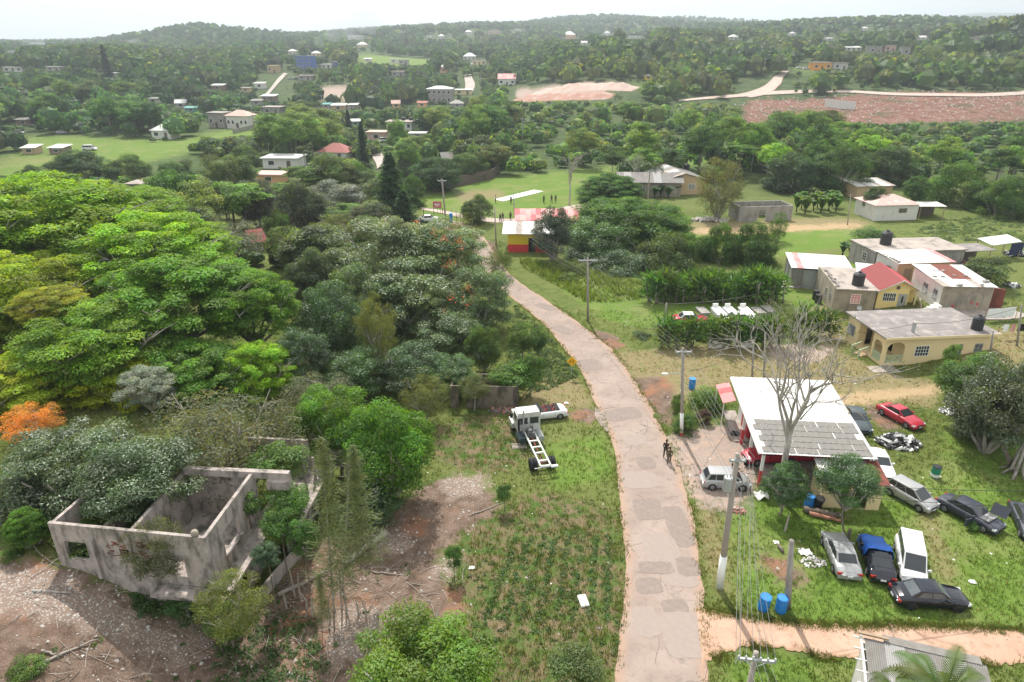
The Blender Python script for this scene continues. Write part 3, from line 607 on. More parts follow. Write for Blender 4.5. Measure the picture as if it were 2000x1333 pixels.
def flowers(parent_tree, pts, n, seed, nm='flower_cluster'):
    r = np.random.default_rng(seed); n = n // len(pts)
    for p in pts: me = leaf_mesh(nm, r.normal(size=(n, 3)) * .3, r.normal(size=(n, 3)) + np.array([0, 0, .8]), r.uniform(.1, .24, n), r.uniform(.08, .18, n), np.ones((n, 3)), r); part(nm, me, M['flower'], parent_tree, p - parent_tree.location)['kind'] = 'stuff'
flowers(TUL[1], [aty(x, y, Y) for x, y, Y in ((868, 465, 78), (902, 482, 77), (884, 515, 76.5), (872, 520, 76.5), (895, 470, 78), (850, 455, 79), (880, 440, 82), (812, 435, 84), (760, 447, 84))], 260, 5)
flowers(TUL[3], [aty(x, y, Y) for x, y, Y in ((915, 565, 68), (912, 590, 67.5), (880, 580, 68), (868, 608, 67))], 70, 6)
# darker mass in front of the grove
for a in [('broad', 640, 640, 150, 180, 62, DARK, 'dark broadleaf tree between the feathery canopy and the tulip grove'), ('round', 610, 545, 110, 110, 76, (.06, .09, .04), 'grey green round tree behind the dark broadleaf tree'),
          ('sparse', 735, 640, 90, 150, 60, OLIVE, 'half bare forked tree standing in front of the tulip grove', None), ('broad', 700, 730, 150, 110, 57, DEEP, 'dark low tree at the foot of the half bare tree'),
          ('broad', 800, 725, 150, 110, 57, DARK, 'dark tree behind the ruined block wall'), ('broad', 880, 735, 120, 90, 57, DEEP, 'leafy tree drooping over the ruined block wall'), ('round', 945, 680, 80, 90, 61, (.055, .1, .02), 'low leafy tree at the road edge end of the grove'),
          ('sparse', 830, 775, 110, 90, 51, (.10, .12, .03), 'olive shrubby tree beside the ruined wall doorway'), ('broad', 590, 690, 120, 100, 56, DARK, 'shadowed tree deep under the canopy edge'), ('sparse', 620, 770, 160, 70, 50, (.09, .11, .05), 'grey green shrubby tree behind the two bright mango trees'),
          ('sparse', 925, 755, 70, 50, 53.2, (.085, .11, .03), 'small olive tree growing against the ruined block wall')]:
    T(*a[:8], limbs='thin', trunk='pale', var=a[1] % 2)
G3 = 'bright round mango trees beside the cleared plot'
T('round', 760, 880, 195, 200, 40, (.075, .165, .014), 'larger bright round mango tree at the edge of the cleared plot', limbs='std', group=G3)
T('round', 655, 825, 175, 140, 43, (.08, .165, .014), 'smaller bright round mango tree nearer the ruin', limbs='std', group=G3, var=1)
T('broad', 720, 985, 130, 70, 38, DARK, 'dark leafy thicket tree at the foot of the bright mango', limbs='thin')
# round the ruin
T('sparse', 430, 858, 330, 190, 39.5, (.105, .115, .06), 'wide grey olive twiggy tree behind the ruined house', limbs='thin', name='twiggy_tree')
T('sparse', 560, 850, 130, 130, 43, (.085, .11, .045), 'olive twiggy tree between the grey olive tree and the bright mango', limbs='thin', name='twiggy_tree', var=1)
T('broad', 140, 915, 290, 165, 36, (.07, .105, .04), 'glossy broadleaf tree spreading over the far end of the ruin', limbs='std', trunk='pale')
T('broad', 275, 935, 250, 150, 34.2, (.06, .10, .032), 'glossy broadleaf tree rooted inside the ruined house', base=(243, 1040), limbs='std', trunk='lean', var=1)
T('broad', 45, 985, 120, 110, 34, (.055, .08, .035), 'glossy broadleaf tree hanging past the ruin end wall', limbs='std', trunk='pale', var=1)
T('feather', 55, 1035, 85, 95, 31.5, (.08, .17, .018), 'small bright sapling leaning off the ruin end wall', base=(118, 1108), limbs='thin', trunk='lean')
T('sparse', 305, 1075, 130, 140, 29.2, (.075, .09, .035), 'slim leaning tree growing against the long ruin wall', base=(352, 1185), trunk='lean', limbs='thin', name='leaning_tree')
T('sparse', 452, 1178, 150, 130, 26.8, (.12, .145, .03), 'bushy yellow green tree at the near corner of the ruin', base=(440, 1262), trunk='pale', limbs='thin', var=1)
T('broad', 520, 1085, 60, 55, 29.5, (.03, .075, .022), 'dark leafy plant against the lower ruin storey')
for a in [('bush', 270, 1172, 130, 50, 29.4, (.045, .10, .018), 'low green bush along the foot of the long ruin wall'), ('bush', 365, 1185, 80, 50, 28.2, (.035, .085, .018), 'dark bush in front of the ruin undercroft'), 
          ('bush', 560, 985, 90, 70, 34, (.07, .15, .022), 'leafy bush behind the ruin terrace'), ('bush', 590, 1050, 60, 70, 31.5, (.05, .12, .02), 'dark green bush beside the ruin terrace end'), ('bush', 225, 1000, 150, 70, 33, (.10, .17, .03), 'grassy growth along the middle room of the ruin'), ('bush', 545, 905, 110, 60, 37, (.09, .16, .03), 'yellowish bush behind the ruin canopy beam'), ('bush', 445, 1215, 90, 60, 27.2, (.06, .12, .022), 'green bush under the yellow green tree'),  ('bush', 20, 1095, 60, 40, 30.5, (.07, .14, .02), 'small bush at the photo edge below the ruin end wall'),
          ('bush', 545, 1030, 70, 60, 32, (.06, .13, .02), 'green bush on the ruin terrace edge'), ('bush', 50, 1310, 70, 50, 23.4, (.09, .15, .03), 'small bush on the bare earth below the ruin'), ('bush', 190, 1025, 170, 45, 32.5, (.09, .15, .025), 'reedy bush inside the ruin room behind the window'),
          ('bush', 480, 985, 60, 50, 33.5, (.075, .14, .025), 'vine bush on the ruin upper terrace'), ('bush', 885, 1088, 40, 44, 32.5, (.05, .12, .02), 'leafy green bush on the cleared plot'), ('bush', 985, 965, 34, 34, 39, (.05, .11, .02), 'upright bush at the end of the fallen branch'),
          ('bush', 1125, 1310, 110, 70, 23.6, (.085, .125, .035), 'grassy bush at the bottom of the cleared plot'), ('bush', 1020, 660, 60, 60, 63, (.07, .12, .03), 'vine covered shrub beside the road bend'), ('bush', 1035, 725, 60, 60, 56, (.06, .12, .025), 'green shrub behind the yellow road sign'),
          ('bush', 1000, 735, 90, 50, 55.5, (.07, .14, .02), 'bright creeper shrub above the ruined wall corner'), ('bush', 1050, 665, 40, 50, 64, (.045, .09, .025), 'dark shrub close to the road bend')]:
    T(*a, var=a[1] % 2)
T('round', 825, 1300, 300, 150, 23.2, (.10, .17, .012), 'bright yellow green round tree at the bottom of the photo', limbs='std', var=1)
# casuarina saplings in the clearing
G4 = 'thin feathery casuarina saplings beside the clearing'
for cx, cy, w, h, Y, b, lab in [(645, 1000, 120, 330, 29.5, (652, 1195), 'tallest thin casuarina sapling beside the clearing'), (700, 980, 110, 250, 31, (668, 1150), 'casuarina sapling leaning towards the bright mango'), (628, 1165, 50, 110, 27.5, (628, 1215), 'short casuarina stump with a green tuft')]:
    c = aty(cx, cy, Y); s = mpp(c); bb = G(*b)
    o = tree('conifer', lab, c, w * s / 2 / .2, h * s / 2, (.11, .135, .05), base=bb, var=1, trunk='pale', group=G4, name='casuarina_tree')
# road junction and field edge
for a in [('sparse', 975, 510, 60, 75, 92, (.08, .12, .03), 'small leafy tree leaning over the road before the bar'), ('sparse', 905, 470, 80, 110, 100, (.095, .115, .03), 'thin yellowish tree beside the road junction'), ('round', 932, 412, 66, 58, 122, (.07, .105, .03), 'willowy round tree in front of the cricket field'),
          ('broad', 1080, 458, 84, 112, 99, (.028, .052, .022), 'dark upright tree between the bar and the pavilion'), ('feather', 1190, 378, 150, 76, 142, (.05, .115, .016), 'flat topped green tree beside the school building'), ('feather', 1225, 455, 270, 140, 110, (.06, .125, .018), 'wide flat crowned tree behind the bar'), ('broad', 1215, 535, 130, 90, 95, (.05, .095, .025), 'shady tree rising from the reedy bank'), ('sparse', 1120, 530, 70, 50, 93, (.09, .13, .035), 'loose shrubby tree in the reeds beside the utility pole'),
          ('broad', 1170, 490, 165, 125, 101, (.055, .115, .02), 'green spreading tree next to the roadside utility pole'), ('round', 1290, 525, 150, 130, 97, (.07, .105, .03), 'olive round tree above the dracaena thicket'), ('round', 1345, 508, 100, 104, 99.5, (.055, .105, .02), 'green round tree between olive tree and mangoes'),
          ('round', 1408, 498, 88, 112, 99, (.06, .115, .018), 'mango tree nearer the road of the pair on the lawn'), ('round', 1470, 496, 100, 112, 98.5, (.05, .10, .018), 'mango tree nearer the metal shed of the pair on the lawn'), ('round', 1440, 480, 50, 40, 108, (.075, .13, .018), 'small light green tree behind the mango pair'),
          ('sparse', 1408, 365, 110, 130, 125, (.10, .11, .045), 'tall half bare tree with a pale trunk on the track bank'), ('sparse', 1520, 445, 40, 70, 108, (.06, .12, .02), 'slender green sapling on the lawn behind the metal shed'), ('round', 1708, 392, 50, 50, 128, (.05, .085, .03), 'leafy tree with a leaning trunk in front of the pale cottage'),
          ('round', 1790, 372, 54, 50, 132, (.045, .10, .02), 'round green tree beside the pale cottage roof'), ('round', 1640, 335, 120, 100, 150, (.055, .105, .022), 'big round tree behind the banana clump'), ('round', 1545, 350, 130, 90, 152, (.032, .065, .02), 'dark round tree behind the roofless block shed'),
          ('round', 1870, 380, 130, 110, 138, (.07, .13, .022), 'light green bushy tree behind the clothes yard'), ('round', 1960, 405, 110, 110, 128, (.055, .11, .02), 'green bushy tree at the photo edge above the yam patch'), ('round', 1740, 330, 110, 80, 160, (.045, .08, .025), 'dark spreading tree above the zinc roof'),
          ('sparse', 1300, 425, 50, 60, 128, (.05, .09, .02), 'thin tree beside the coconut palm'), ('round', 1030, 345, 50, 60, 190, (.06, .10, .025), 'round tree at the far edge of the cricket field')]:
    T(*a, limbs='thin', trunk='pale', var=a[1] % 2)
T('round', 1908, 745, 145, 105, 51, (.075, .14, .03), 'light green feathery leaved tree beside the bungalow corner', limbs='std')
T('broad', 1955, 790, 200, 200, 46.5, (.06, .08, .035), 'big dark olive tree with thick buttressed trunk by the lawn', base=(1985, 925), limbs='std', trunk='std')
T('broad', 1925, 825, 120, 130, 48.5, (.055, .075, .032), 'dark olive tree with a slim trunk next to the buttressed tree', base=(1948, 888), limbs='std', var=1)
G5 = 'dark citrus trees in front of the garage'
T('broad', 1535, 948, 96, 92, 38.6, (.045, .11, .02), 'smaller dark citrus tree in front of the garage', group=G5, limbs='std')
T('broad', 1662, 946, 132, 106, 37.2, (.048, .115, .02), 'larger dark citrus tree in front of the garage lean-to', base=(1652, 1052), group=G5, limbs='std', var=1, trunk='lean')
for a in [('bush', 1380, 782, 70, 44, 54, (.085, .15, .02), 'yellow green garden shrub next to the pink awning'), ('bush', 1325, 790, 30, 40, 53, (.09, .15, .025), 'small bright shrub behind the painted utility pole'), ('bush', 1340, 832, 50, 50, 49.6, (.06, .115, .025), 'garden shrub at the foot of the painted utility pole'), ('bush', 1375, 815, 30, 30, 51, (.09, .06, .06), 'purple leaved shrub on the garage lawn'),
          ('bush', 1252, 668, 54, 40, 70, (.04, .07, .028), 'grey green bush at the road end of the dracaena hedge'), ('bush', 1898, 1030, 24, 20, 37, (.075, .16, .03), 'small weed bush beside the wrecked car wheel'), ('bush', 1860, 700, 34, 60, 58, (.07, .13, .025), 'young tree against the bungalow wall'),
          ('bush', 1110, 545, 40, 24, 90, (.085, .13, .03), 'bush on the grass bank near the utility pole'), ('bush', 1700, 466, 80, 40, 99, (.07, .13, .04), 'banana like bush behind the metal shed'), ('bush', 1935, 530, 90, 50, 83, (.075, .11, .04), 'leafy shrub tree beyond the rusty roof house')]:
    T(*a, var=a[1] % 2)
# dracaena plants: stems with strap leaf heads
def strap_head(name, seed, n=150):
    r = np.random.default_rng(seed); a = r.uniform(0, 6.283, n); e = r.uniform(-.5, 1.3, n); h = r.choice([.3, .55, .78, .92], n, p=[.2, .25, .25, .3]) 
    cx = r.normal(size=(n, 2)) * .12; d = np.stack([np.cos(a) * np.cos(e), np.sin(a) * np.cos(e), np.sin(e)], -1)
    pos = np.stack([cx[:, 0], cx[:, 1], h], -1) + d * .17
    return leaf_mesh(name, pos, np.cross(d, r.normal(size=(n, 3))), np.full(n, .34), np.full(n, .055), leaf_tint(r, n), r, along=d)
CR['strap'] = [strap_head('leaves', 101), strap_head('leaves', 102)]
for q in CR['strap']: q.materials.append(M['leaf'])
_m = MB()
for dx, dy in ((.05, 0), (-.08, .05), (.02, -.09)): _m.tube([(dx * .3, dy * .3, 0), (dx, dy, .35), (dx * 1.4, dy * 1.4, .75)], .03, .022, 5)
STEM = _m.mesh('stems', True); STEM.materials.append(M['dead_wood'])
def dracaena(px, py, hpx, label, group, col):
    p = G(px, py); s = hpx * mpp(p) / math.cos(PITCH) * 1.15; t = thing('dracaena_plant', label, 'plant', p, random.uniform(0, 6), group)
    s *= random.uniform(.8, 1.12); o = part('leaves', CR['strap'][px % 2], None, t, scale=(s * 1.15, s * 1.15, s)); o.color = (*[q * random.uniform(1.15, 1.7) for q in col], 1); part('stems', STEM, None, t, scale=(s, s, s))
for i in range(20):
    dracaena(1268 + i * 13, 592 + random.randint(-6, 3), 40 + random.randint(-9, 9), 'tall dracaena plant in the thicket below the mango trees', 'dracaena thicket below the mango trees', (.05, .105, .02))
for i in range(18):
    dracaena(1275 + i * 13 + random.randint(-3, 3), 582 + random.randint(-8, 3), 36, 'tall dracaena plant in the thicket below the mango trees', 'dracaena thicket below the mango trees', (.045, .095, .02))
for i, x in enumerate([1292, 1305, 1322, 1340, 1352, 1385, 1398, 1412, 1425, 1438, 1450, 1463, 1476, 1490, 1505, 1520, 1545, 1562, 1580, 1598, 1620]):
    dracaena(x, 678 - (x > 1530) * 18 + random.randint(-3, 2), 44 + random.randint(-5, 4), 'dracaena plant in the hedge behind the parked cars', 'dracaena hedge in front of the graves', (.05, .10, .02))
T('bush', 1372, 655, 34, 42, 69.5, (.09, .14, .025), 'yellow green shrub inside the dracaena hedge')
# big bare tree by the garage
def bare_tree(label, base, top, spread, seed, r0=.26, depth=5, lean=0., col=None, leafy=0):
    r = random.Random(seed); t = thing('bare_tree', label, 'tree', base); tm, bm = MB(), MB(); tips = []
    hh = top; fork = hh * .34
    tm.tube([(0, 0, 0), (.02, 0, fork * .1), (.05, .03, fork * .5), (0, 0, fork)], r0 * 1.25, r0 * .85, 9)
    def grow_(p, d, ln, rad, k):
        q = p + d * ln; mid = p.lerp(q, .5) + Vector((r.uniform(-1, 1), r.uniform(-1, 1), r.uniform(-.3, .6))) * ln * .09
        bm.tube([p, mid, q], rad, rad * .62, 6 if k > 3 else 4, False)
        if k == 0: tips.append(q); return
        for _ in range(r.choice([2, 3, 3]) if k > 1 else 3):
            a = d.cross(Vector((r.uniform(-1, 1), r.uniform(-1, 1), r.uniform(-1, 1)))).normalized(); nd = (d + a * r.uniform(.45, .95) + Vector((0, 0, .12))).normalized()
            grow_(p.lerp(q, r.uniform(.65, 1)), nd, ln * r.uniform(.62, .82), rad * .58, k - 1)
    n = 6
    for i in range(n):
        a = 2 * math.pi * i / n + r.uniform(-.4, .4); f = r.uniform(.15, 1); z = fork * (.72 + .3 * i / n)
        grow_(Vector((0, 0, z)), Vector((math.cos(a) * spread * f, math.sin(a) * spread * f, 1)).normalized(), hh * .24 * r.uniform(.8, 1.1), r0 * r.uniform(.4, .62), depth - 1)
    tm.build('trunk', M['pale_bark'], t, smooth=True); bm.build('branches', M['pale_bark'], t, smooth=True)
    if leafy:
        g = np.random.default_rng(seed); P = np.array([tuple(q) for q in tips]); P = P[g.integers(0, len(P), leafy)] + g.normal(size=(leafy, 3)) * .15
        o = part('leaves', leaf_mesh('leaves', P, g.normal(size=(leafy, 3)), g.uniform(.14, .26, leafy), g.uniform(.06, .1, leafy), leaf_tint(g, leafy), g), M['leaf'], t); o.color = (.13, .16, .05, 1)
    return t
_b = G(1519, 968); bare_tree('tall leafless grey tree standing in front of the garage roof', _b, 16.2, .92, 4, .22, 5, leafy=420)
bare_tree('slim leafless tree at the edge of the cricket field behind the pavilion', G(1112, 402), 13, .25, 9, .16, 4)
bare_tree('leafless twiggy tree in front of the school building roof', G(1240, 372), 10, .5, 12, .12, 4)
# palms and bananas
def frond_mesh(name, L=3., droop=.5, n=26, w=.5):
    v, f = [], []; spine = lambda s: Vector((L * s * math.cos(.15 + droop * s * .8), 0, L * s * (.45 - droop * s * s)))
    m = MB(); m.tube([spine(i / 6) for i in range(7)], .035, .01, 4, False)
    for i in range(n):
        s = .12 + .88 * i / n; p = spine(s); q = spine(min(s + .05, 1.02)); d = (q - p).normalized(); ln = w * math.sin(math.pi * (.12 + .8 * s)) * L / 3 * 1.3
        for sd in (-1, 1):
            o = Vector((d.x * .5, sd * .75, -.35)).normalized() * ln; sdw = d * .045 * L / 3
            m.add([p - sdw, p + sdw, p + o * .6 + sdw * .6 + Vector((0, 0, .05)), p + o + Vector((0, 0, -.12 * ln)), p + o * .6 - sdw * .6 + Vector((0, 0, .05))], [(0, 1, 2, 4), (4, 2, 3)])
    me = m.mesh(name); a = me.color_attributes.new('tint', 'FLOAT_COLOR', 'POINT'); a.data.foreach_set('color', np.ones(len(me.vertices) * 4, np.float32)); me.materials.append(M['leaf']); return me
FROND, FROND2 = frond_mesh('frond'), frond_mesh('frond', 3., .75)
PTRUNK = MB().tube([(0, 0, 0), (.02, 0, .1), (.05, .01, .5), (.03, 0, 1)], .05, .03, 8).mesh('trunk', True); PTRUNK.materials.append(M['pale_bark'])
def palm(label, base, hgt, fl, col=(.075, .12, .028), n=15, group=None):
    t = thing('palm_tree', label, 'palm tree', base, random.uniform(0, 6), group); k = part('trunk', PTRUNK, None, t); k.scale = (3.2, 3.2, hgt)
    for i in range(n):
        o = part('frond', FROND if i % 2 else FROND2, None, t, (.03 * 3.2, 0, hgt)); o.rotation_euler = (random.uniform(-.2, .2), random.uniform(-.75, .35), 2 * math.pi * i / n * 1.62); o.scale = (fl / 3,) * 3; o.color = (*[c * random.uniform(.85, 1.2) for c in col], 1)
    return t
p = aty(1850, 1350, 17.5); palm('young coconut palm in front of the corrugated hut roof', Vector((p.x, p.y, H(p.x, p.y))), p.z - .6, 2.5, (.10, .15, .03), 18)
p = aty(1772, 1345, 18.5); palm('smaller palm top beside the corrugated hut roof edge', Vector((p.x, p.y, H(p.x, p.y))), p.z - .5, 1.6, (.09, .14, .04), 12)
for px, py, h, fl, lab in [(1265, 402, 9.5, 4.2, 'coconut palm in front of the school building'), (1690, 162, 9, 4, 'coconut palm on the slope beside the orange house'), (783, 212, 9, 3.6, 'coconut palm below the two storey grey house'), (740, 205, 8, 3.6, 'coconut palm beside the low sheds on the slope'), (650, 118, 10, 4, 'coconut palm on the ridge near the smoke'), (1205, 205, 4, 4, 'low palm in the bush below the gravel mound'), (598, 330, 6, 3.6, 'coconut palm beside the red hip roof'), (585, 108, 9, 3.6, 'coconut palm on the skyline behind the blue house'), (835, 160, 8, 3.5, 'coconut palm beside the orange hut')]:
    palm(lab, G(px, py), h * .78, fl * .85, (.055, .085, .03), 14)
_m = MB(); L = 8
for i in range(L):
    s0, s1 = i / L, (i + 1) / L; f = lambda s: Vector((1.1 * s * (1 - .25 * s), 0, 1.35 * s - 1.0 * s * s)); wd = lambda s: .26 * math.sin(math.pi * min(1, .06 + .94 * s)) + .01
    for sd in (-1, 1): _m.add([f(s0), f(s1), f(s1) + Vector((0, sd * wd(s1), -.06)), f(s0) + Vector((0, sd * wd(s0), -.06))], [(0, 1, 2, 3)])
BLEAF = _m.mesh('leaf'); a = BLEAF.color_attributes.new('tint', 'FLOAT_COLOR', 'POINT'); a.data.foreach_set('color', np.ones(len(BLEAF.vertices) * 4, np.float32)); BLEAF.materials.append(M['leaf'])
BSTEM = MB().tube([(0, 0, 0), (0, 0, 1)], .09, .05, 7).mesh('stem', True); BSTEM.materials.append(M['leaf']); 
def banana(px, py, h, label, group, col=(.10, .18, .03)):
    b = G(px, py); t = thing('banana_plant', label, 'plant', b, random.uniform(0, 6), group); k = part('stem', BSTEM, None, t, scale=(1.4, 1.4, h * .26)); k.color = (.12, .14, .05, 1)
    for i in range(8):
        o = part('leaf', BLEAF, None, t, (0, 0, h * .22)); o.rotation_euler = (0, random.uniform(-1.0, -.3), i * 2.4); o.scale = (h * .62,) * 3; o.color = (*[c * random.uniform(.8, 1.25) for c in col], 1)
for x, y in ((1555, 415), (1572, 418), (1588, 412), (1603, 416), (1618, 412), (1632, 414), (1565, 408), (1596, 406), (1625, 405)): banana(x, y, 4.6, 'banana plant in the clump beside the roofless block shed', 'banana clump')
for x, y in ((1645, 500), (1662, 505), (1675, 495), (1690, 500)): banana(x, y, 2.8, 'banana plant in the row behind the metal shed', 'banana row behind the metal shed', (.07, .14, .04))
for x, y in ((550, 432), (562, 436), (574, 430), (543, 440)): banana(x, y, 4.2, 'banana plant among the trees behind the canopy', 'banana plants behind the canopy', (.08, .13, .05))
for x, y in ((1290, 385), (1305, 388), (1320, 384), (1278, 388)): banana(x, y, 3.4, 'banana plant below the school building wall', 'banana plants below the school', (.06, .11, .03))
banana(1985, 430, 3.5, 'lone banana plant at the photo edge beside the yam patch', None)
# ---------------------------------------------------------------- buildings close by
def wall(mb, x0, x1, z0, z1, y0, t, holes=()):
    """wall along x between z0 and z1, thickness t towards +y, with rectangular holes (hx0,hx1,hz0,hz1)"""
    X = sorted({x0, x1, *[h[0] for h in holes], *[h[1] for h in holes]}); Z = sorted({z0, z1, *[h[2] for h in holes], *[h[3] for h in holes]})
    for a, b in zip(X, X[1:]):
        run = None
        for c, d in zip(Z, Z[1:]):
            if any(h[0] <= a + 1e-6 and b - 1e-6 <= h[1] and h[2] <= c + 1e-6 and d - 1e-6 <= h[3] for h in holes):
                if run: mb.bx(a, y0, run[0], b, y0 + t, run[1]); run = None
            else: run = (run[0], d) if run else (c, d)
        if run: mb.bx(a, y0, run[0], b, y0 + t, run[1])
def wally(mb, y0, y1, z0, z1, x0, t, holes=()):
    m = MB(); wall(m, y0, y1, z0, z1, 0, t, holes); mb.add([(x0 + v[1], v[0], v[2]) for v in m.v], [f[::-1] for f in m.f])
SIDE = {'f': 0., 'l': -math.pi / 2, 'r': math.pi / 2, 'b': math.pi}
def place(o, side, u, z, L, D):
    o.rotation_euler = (0, 0, SIDE[side]); o.location = {'f': (u, 0, z), 'l': (0, u, z), 'r': (L, u, z), 'b': (u, D, z)}[side]
def window(parent, side, u, z, w, h, L, D, style='grid', fm='white_paint', gm='glass', nx=3, nz=3, inset=0.0):
    """frame standing 3 cm proud of the wall, pane behind bars; u,z = centre"""
    m = MB(); f = .05
    for a, b, c, d in ((-w / 2 - f, w / 2 + f, -h / 2 - f, -h / 2), (-w / 2 - f, w / 2 + f, h / 2, h / 2 + f), (-w / 2 - f, -w / 2, -h / 2, h / 2), (w / 2, w / 2 + f, -h / 2, h / 2)): m.bx(a, -.035 + inset, c, b, .05 + inset, d)
    if style == 'grid':
        for i in range(1, nx): x = -w / 2 + w * i / nx; m.bx(x - .018, -.03 + inset, -h / 2, x + .018, 0 + inset, h / 2)
        for i in range(1, nz): q = -h / 2 + h * i / nz; m.bx(-w / 2, -.025 + inset, q - .018, w / 2, .002 + inset, q + .018)
    elif style == 'louvre':
        for i in range(nz): q = -h / 2 + h * (i + .5) / nz; m.box(0, -.012 + inset, q, w - .01, .03, h / nz * .55, rx=.5)
        for i in range(1, nx): x = -w / 2 + w * i / nx; m.bx(x - .025, -.038 + inset, -h / 2, x + .025, 0 + inset, h / 2)
    o = m.build('window', M[fm], parent); place(o, side, u, z, L, D)
    MB().bx(-w / 2, -.012 + inset, -h / 2, w / 2, .03 + inset, h / 2).build('pane', M[gm], o); return o
def door(parent, side, u, w, h, L, D, mt='metal_grey', z0=0., glass=True):
    m = MB().bx(-w / 2, -.03, 0, w / 2, .03, h)
    for x in (-w / 2 - .05, w / 2): m.bx(x, -.045, 0, x + .05, .03, h + .05)
    o = m.build('door', M[mt], parent); place(o, side, u, z0, L, D)
    if glass: MB().bx(-w * .12, -.036, h * .45, w * .12, -.02, h * .85).build('pane', M['glass'], o)
    MB().bx(w * .32, -.075, h * .46, w * .4, -.03, h * .5).build('handle', M['dark'], o); return o
def sheet_mesh(name, w, l, ridges, amp, mt):
    """corrugated sheet, w along x, l along y, ridges along y"""
    n = ridges * 2; m = MB()
    for i in range(n): 
        x0, x1 = w * i / n, w * (i + 1) / n; a, b = (amp, 0) if i % 2 else (0, amp)
        m.quad((x0, 0, a), (x1, 0, b), (x1, l, b), (x0, l, a))
    for i in range(n):
        x0, x1 = w * i / n, w * (i + 1) / n; a, b = (amp, 0) if i % 2 else (0, amp); m.quad((x0, 0, a - .02), (x0, l, a - .02), (x1, l, b - .02), (x1, 0, b - .02))
    me = m.mesh(name); me.materials.append(M[mt]); return me
_sm = {}
def sheets(parent, o, ux, uy, W, Dp, n, mats, rows=1, ridges=5, amp=.03, lap=.03, nm='roof_sheet', jitter=0.):
    """a field of corrugated sheets: corner o, unit vectors ux (across) and uy (up the slope)"""
    ux, uy = Vector(ux).normalized(), Vector(uy).normalized(); uz = ux.cross(uy).normalized(); rot = Matrix((ux, uy, uz)).transposed().to_euler()
    w, l = W / n, Dp / rows
    for r in range(rows):
        for i in range(n):
            mt = mats(i, r) if callable(mats) else mats[(i + r * n) % len(mats)]
            if mt is None: continue
            key = (round(w, 3), round(l, 3), ridges, amp, mt)
            if key not in _sm: _sm[key] = sheet_mesh(nm, w + lap, l + lap, ridges, amp, mt)
            q = part(nm, _sm[key], None, parent, Vector(o) + ux * (w * i) + uy * (l * r) + uz * (.008 * (i % 2) + .012 * r + random.uniform(0, jitter))); q.rotation_euler = rot
def site(a, b, hgt=0., base=False):
    """front edge seen between two photo pixels at height hgt above the ground: (origin, angle, length)"""
    def one(p):
        z = 0.
        for _ in range(6): q = atz(*p, z + hgt); z = H(q.x, q.y)
        return Vector((q.x, q.y, z))
    A, B = one(a), one(b); d = B - A; return A, math.atan2(d.y, d.x), math.hypot(d.x, d.y)
def tank(parent, x, y, z, r=.62, h=1.35):
    """ribbed black water tank, a thing of its own"""
    prof = [(r * .96, 0)]; 
    for i in range(5): q = h * .82 * i / 5; prof += [(r, q + .03), (r, q + h * .12), (r * .96, q + h * .14)]
    prof += [(r * .98, h * .82), (r * .7, h * .93), (r * .28, h * .97), (r * .28, h * 1.02)]
    return prof
def water_tank(label, p, r=.6, h=1.35, group='black ribbed water tanks on flat roofs'):
    t = thing('water_tank', label, 'water tank', p, 0, group); MB().lathe(tank(None, 0, 0, 0, r, h), 18).build('barrel', M['tank'], t, smooth=False); MB().cyl(0, 0, h * .97, h * 1.06, r * .32, r * .3, 14).build('lid', M['tank'], t)
    MB().tube([(r + .02, 0, h * .85), (r + .1, .05, h * .7), (r + .1, .05, 0)], .025, None, 5).build('pipe', M['dark'], t); return t
def world(t, v): return t.matrix_basis @ Vector(v)

M['far_zinc'] = mat('far_zinc', (.30, .29, .28), .7, .2, 2.5)
# ---- garage with the big zinc roof
A = Vector((17.85, 41.75, 0)); t = thing('garage_building', 'open fronted garage with a large white and rusty grey zinc roof and red posts', 'garage', A, R(-5.2)); W, Dp, z0, z1 = 7.9, 10.5, 3.0, 3.75
sl = Vector((0, Dp, z1 - z0)); so = Vector((0, 0, z0))
sheets(t, so + Vector((-.1, -.15, 0)), (1, 0, 0), sl, W + .25, math.hypot(Dp, z1 - z0) + .25, 10, lambda i, r: 'zinc_white', 3, 4, .025, .04)
r_ = sl.normalized()
for row in range(6):
    x = .15 + (row % 2) * .3 + random.uniform(0, .2)
    while x < W - .5:
        w = min(random.choice([1.5, 1.9, 2.3, 2.6]), W - .05 - x)
        o = so + r_ * (.05 + row * .71) + Vector((x, 0, .055))
        sheets(t, o, (1, 0, 0), sl, w, .655, 1, ['zinc_old'], 1, max(3, int(w * 2.5)), .02, .0); x += w + random.choice([.03, .05, .09])
m = MB(); zr = lambda y: z0 + (z1 - z0) * y / Dp
wall(m, .9, W - .1, 0, zr(10.2) - .05, 10.2, .15, [(2, 3, 1, 2.2)]); wally(m, .3, 10.2, 0, 2.95, W - .25, .15, [(1.5, 3.6, 0, 2.2)])
wall(m, .9, W - .25, 0, zr(6.9) - .08, 6.9, .15, [(2.2, 3.1, 0, 2.1), (4.4, 5.6, 1., 2.)]); wally(m, 7.05, 10.2, 0, 3.35, .9, .15, [(7.5, 8.3, .1, 2.1)])
m.build('wall', M['offwhite'], t)
MB().bx(.86, 6.86, .02, .9, 8.9, 1.9).bx(.9, 6.84, 0, 2.2, 6.9, 1.15).build('red_dado', M['red_paint'], t)
m = MB().bx(-.2, 6.2, .0, .9, 11.3, .16); m.bx(.9, .3, 0, W - .3, 6.85, .05); m.build('floor_slab', M['slab_roof_pale'], t)
for q in ((.35, .25), (.3, 3.4), (.3, 6.0)):
    o = MB().bx(q[0] - .11, q[1] - .11, 0, q[0] + .11, q[1] + .11, 1.35).build('post', M['red_paint'], t); MB().bx(q[0] - .1, q[1] - .1, 1.35, q[0] + .1, q[1] + .1, zr(q[1]) - .08).build('post_top', M['white_paint'], o)
m = MB()
